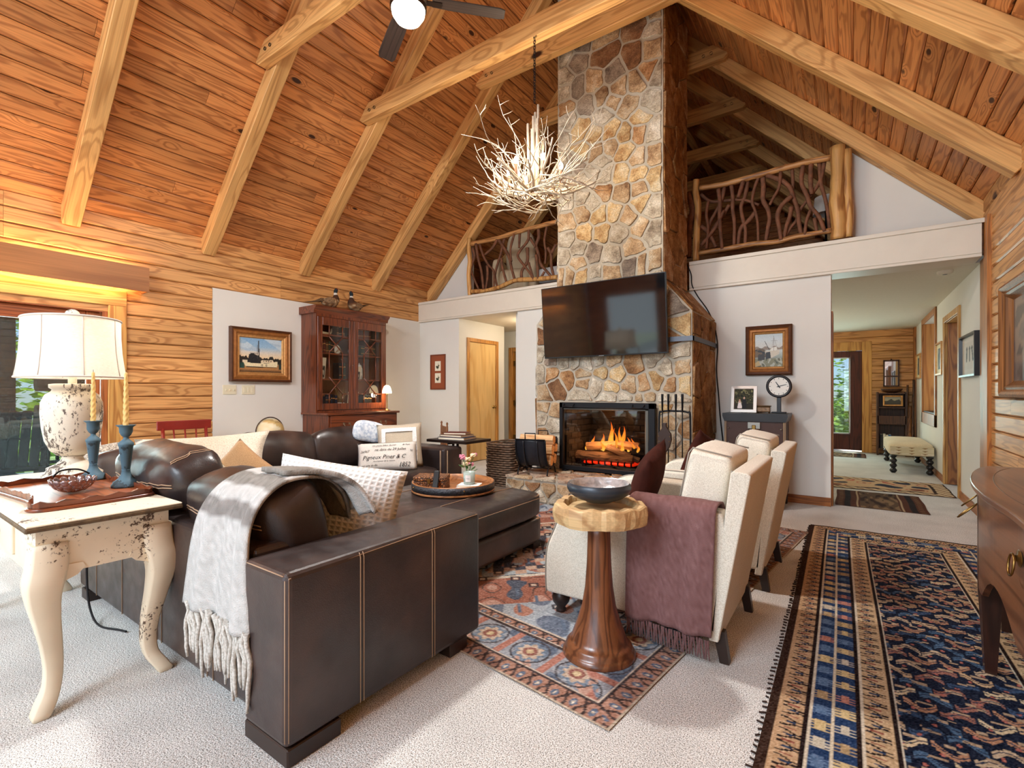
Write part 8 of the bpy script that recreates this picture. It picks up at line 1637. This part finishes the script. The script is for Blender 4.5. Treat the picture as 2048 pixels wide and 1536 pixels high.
def adiron(label, loc, rz):
    t = T('porch_chair', label, 'chair', loc, rz, 'black porch chairs')
    for k in range(5): O('back_slat', B().rbox(-0.24 + 0.098 * k, -0.152 + 0.098 * k, 0, 0.02, 0, 0.75 - 0.03 * abs(k - 2), 0.004, 1), BLKW, t, M=Tr(0, 0.30, 0.32) @ Rx(math.radians(-22)))
    for k in range(5): O('seat_slat', B().rbox(-0.27, 0.27, -0.32 + 0.12 * k, -0.22 + 0.12 * k, 0.38 - 0.02 * k, 0.40 - 0.02 * k, 0.003, 1), BLKW, t)
    for s_ in (-1, 1):
        O('arm', B().rbox(s_ * 0.33 - 0.065, s_ * 0.33 + 0.065, -0.40, 0.42, 0.60, 0.625, 0.008, 1), BLKW, t); O('front_leg', B().rbox(s_ * 0.30 - 0.02, s_ * 0.30 + 0.02, -0.34, -0.24, 0, 0.60, 0.004, 1), BLKW, t); O('rear_leg', B().prism([(-0.34, 0.30), (-0.34, 0.40), (0.55, 0.08), (0.55, 0.0)], s_ * 0.27 - 0.018, s_ * 0.27 + 0.018, 'x'), BLKW, t)
    return t
adiron('nearer black slatted porch chair outside the glass door', (-7.95, 1.30, -0.038), math.radians(70)); adiron('farther black slatted porch chair beside the railing', (-9.3, 1.05, -0.038), math.radians(40))
S(O('ground_outside', B().box(-40, -10.7, -30, 34, -1.2, -0.6).box(-10.7, 14, 12.7, 40, -0.3, -0.10), plain('lawn', (110, 130, 70), 0.95, var=0.3, scale=2)))
def leafmat(n, c1, c2):
    g = G(n); oi = g.n('ObjectInfo'); tc = g.n('TexCoord'); nz = g.n('TexNoise', {'Vector': tc.outputs['Object'], 'Scale': 2.5, 'Detail': 3}); r = g.ramp(nz.outputs[0], [(0.35, lin(c1)), (0.65, lin(c2))])
    d_ = g.n('BsdfDiffuse', {'Color': r.outputs[0]}); t_ = g.n('BsdfTranslucent', {'Color': r.outputs[0]}); mx = g.n('MixShader', {0: 0.4, 1: d_.outputs[0], 2: t_.outputs[0]}); g.t.links.new(mx.outputs[0], g.t.nodes['Material Output'].inputs[0]); return g.mat
LF = [leafmat('leaves_a', (70, 120, 30), (170, 200, 80)), leafmat('leaves_b', (50, 96, 34), (130, 176, 70))]
def tree(name, label, loc, h, r, n, mi, seed, shrub=False):
    t = T(name, label, 'shrub' if shrub else 'tree', loc, 0, None); rr = random.Random(seed); b = B()
    for _ in range(n):
        a_, e_ = rr.uniform(0, 2 * PI), math.acos(rr.uniform(-1, 1)); q = rr.uniform(0.5, 1.0) ** 0.5 * r * (1 + 0.25 * math.sin(3 * a_ + seed))
        c_ = Vector((q * math.cos(a_) * math.sin(e_), q * math.sin(a_) * math.sin(e_), h + q * 1.2 * math.cos(e_)))
        M = Matrix.Translation(c_) @ Rz(rr.uniform(0, 6.3)) @ Rx(rr.uniform(-1.2, 1.2)); s_ = rr.uniform(0.06, 0.15)
        vs = [b.m.verts.new(M @ Vector(p)) for p in ((-s_, 0, 0), (0, -s_ * 0.5, 0), (s_, 0, 0), (0, s_ * 0.5, 0))]; b.m.faces.new(vs)
    O('foliage', b, LF[mi], t)['kind'] = 'stuff'
    O('trunk', B().tube([(0, 0, -0.6), (0.05, 0, h * 0.5), (0, 0, h + r * 0.3)], [0.06 * r, 0.05 * r, 0.02], 8), plain('tree_bark', (84, 68, 54), 0.9), t)
tree('garden_tree', 'bright green leafy tree at the left edge beyond the porch', (-13.5, 1.2, -0.6), 2.2, 2.4, 2600, 0, 1); tree('garden_tree', 'leafy green tree behind the log porch corner', (-15.0, 4.5, -0.6), 2.5, 2.8, 2600, 1, 2); tree('garden_tree', 'green tree beyond the black porch railing', (-14.5, -2.5, -0.6), 2.2, 2.6, 2000, 0, 3)
tree('garden_tree', 'sunlit yellow green tree outside the glazed hall door', (-0.9, 19.0, 0), 2.6, 2.6, 3000, 0, 4); tree('garden_tree', 'darker green tree far outside the hall door', (0.8, 22.0, 0), 3.2, 3.0, 2600, 1, 5); tree('garden_shrub', 'low green shrub outside the hall door', (-0.4, 16.0, -0.1), 0.35, 0.6, 900, 0, 6, True)
S(O('ground_gravel', B().box(-4, 4, 12.8, 15.5, -0.10, -0.085), plain('gravel', (150, 150, 150), 0.95, var=0.4, scale=60)))
S(O('ground_drive', B().box(-12, 12, 16.8, 18.2, -0.10, -0.07), plain('pale_drive', (170, 186, 192), 0.8, var=0.1, scale=8)))
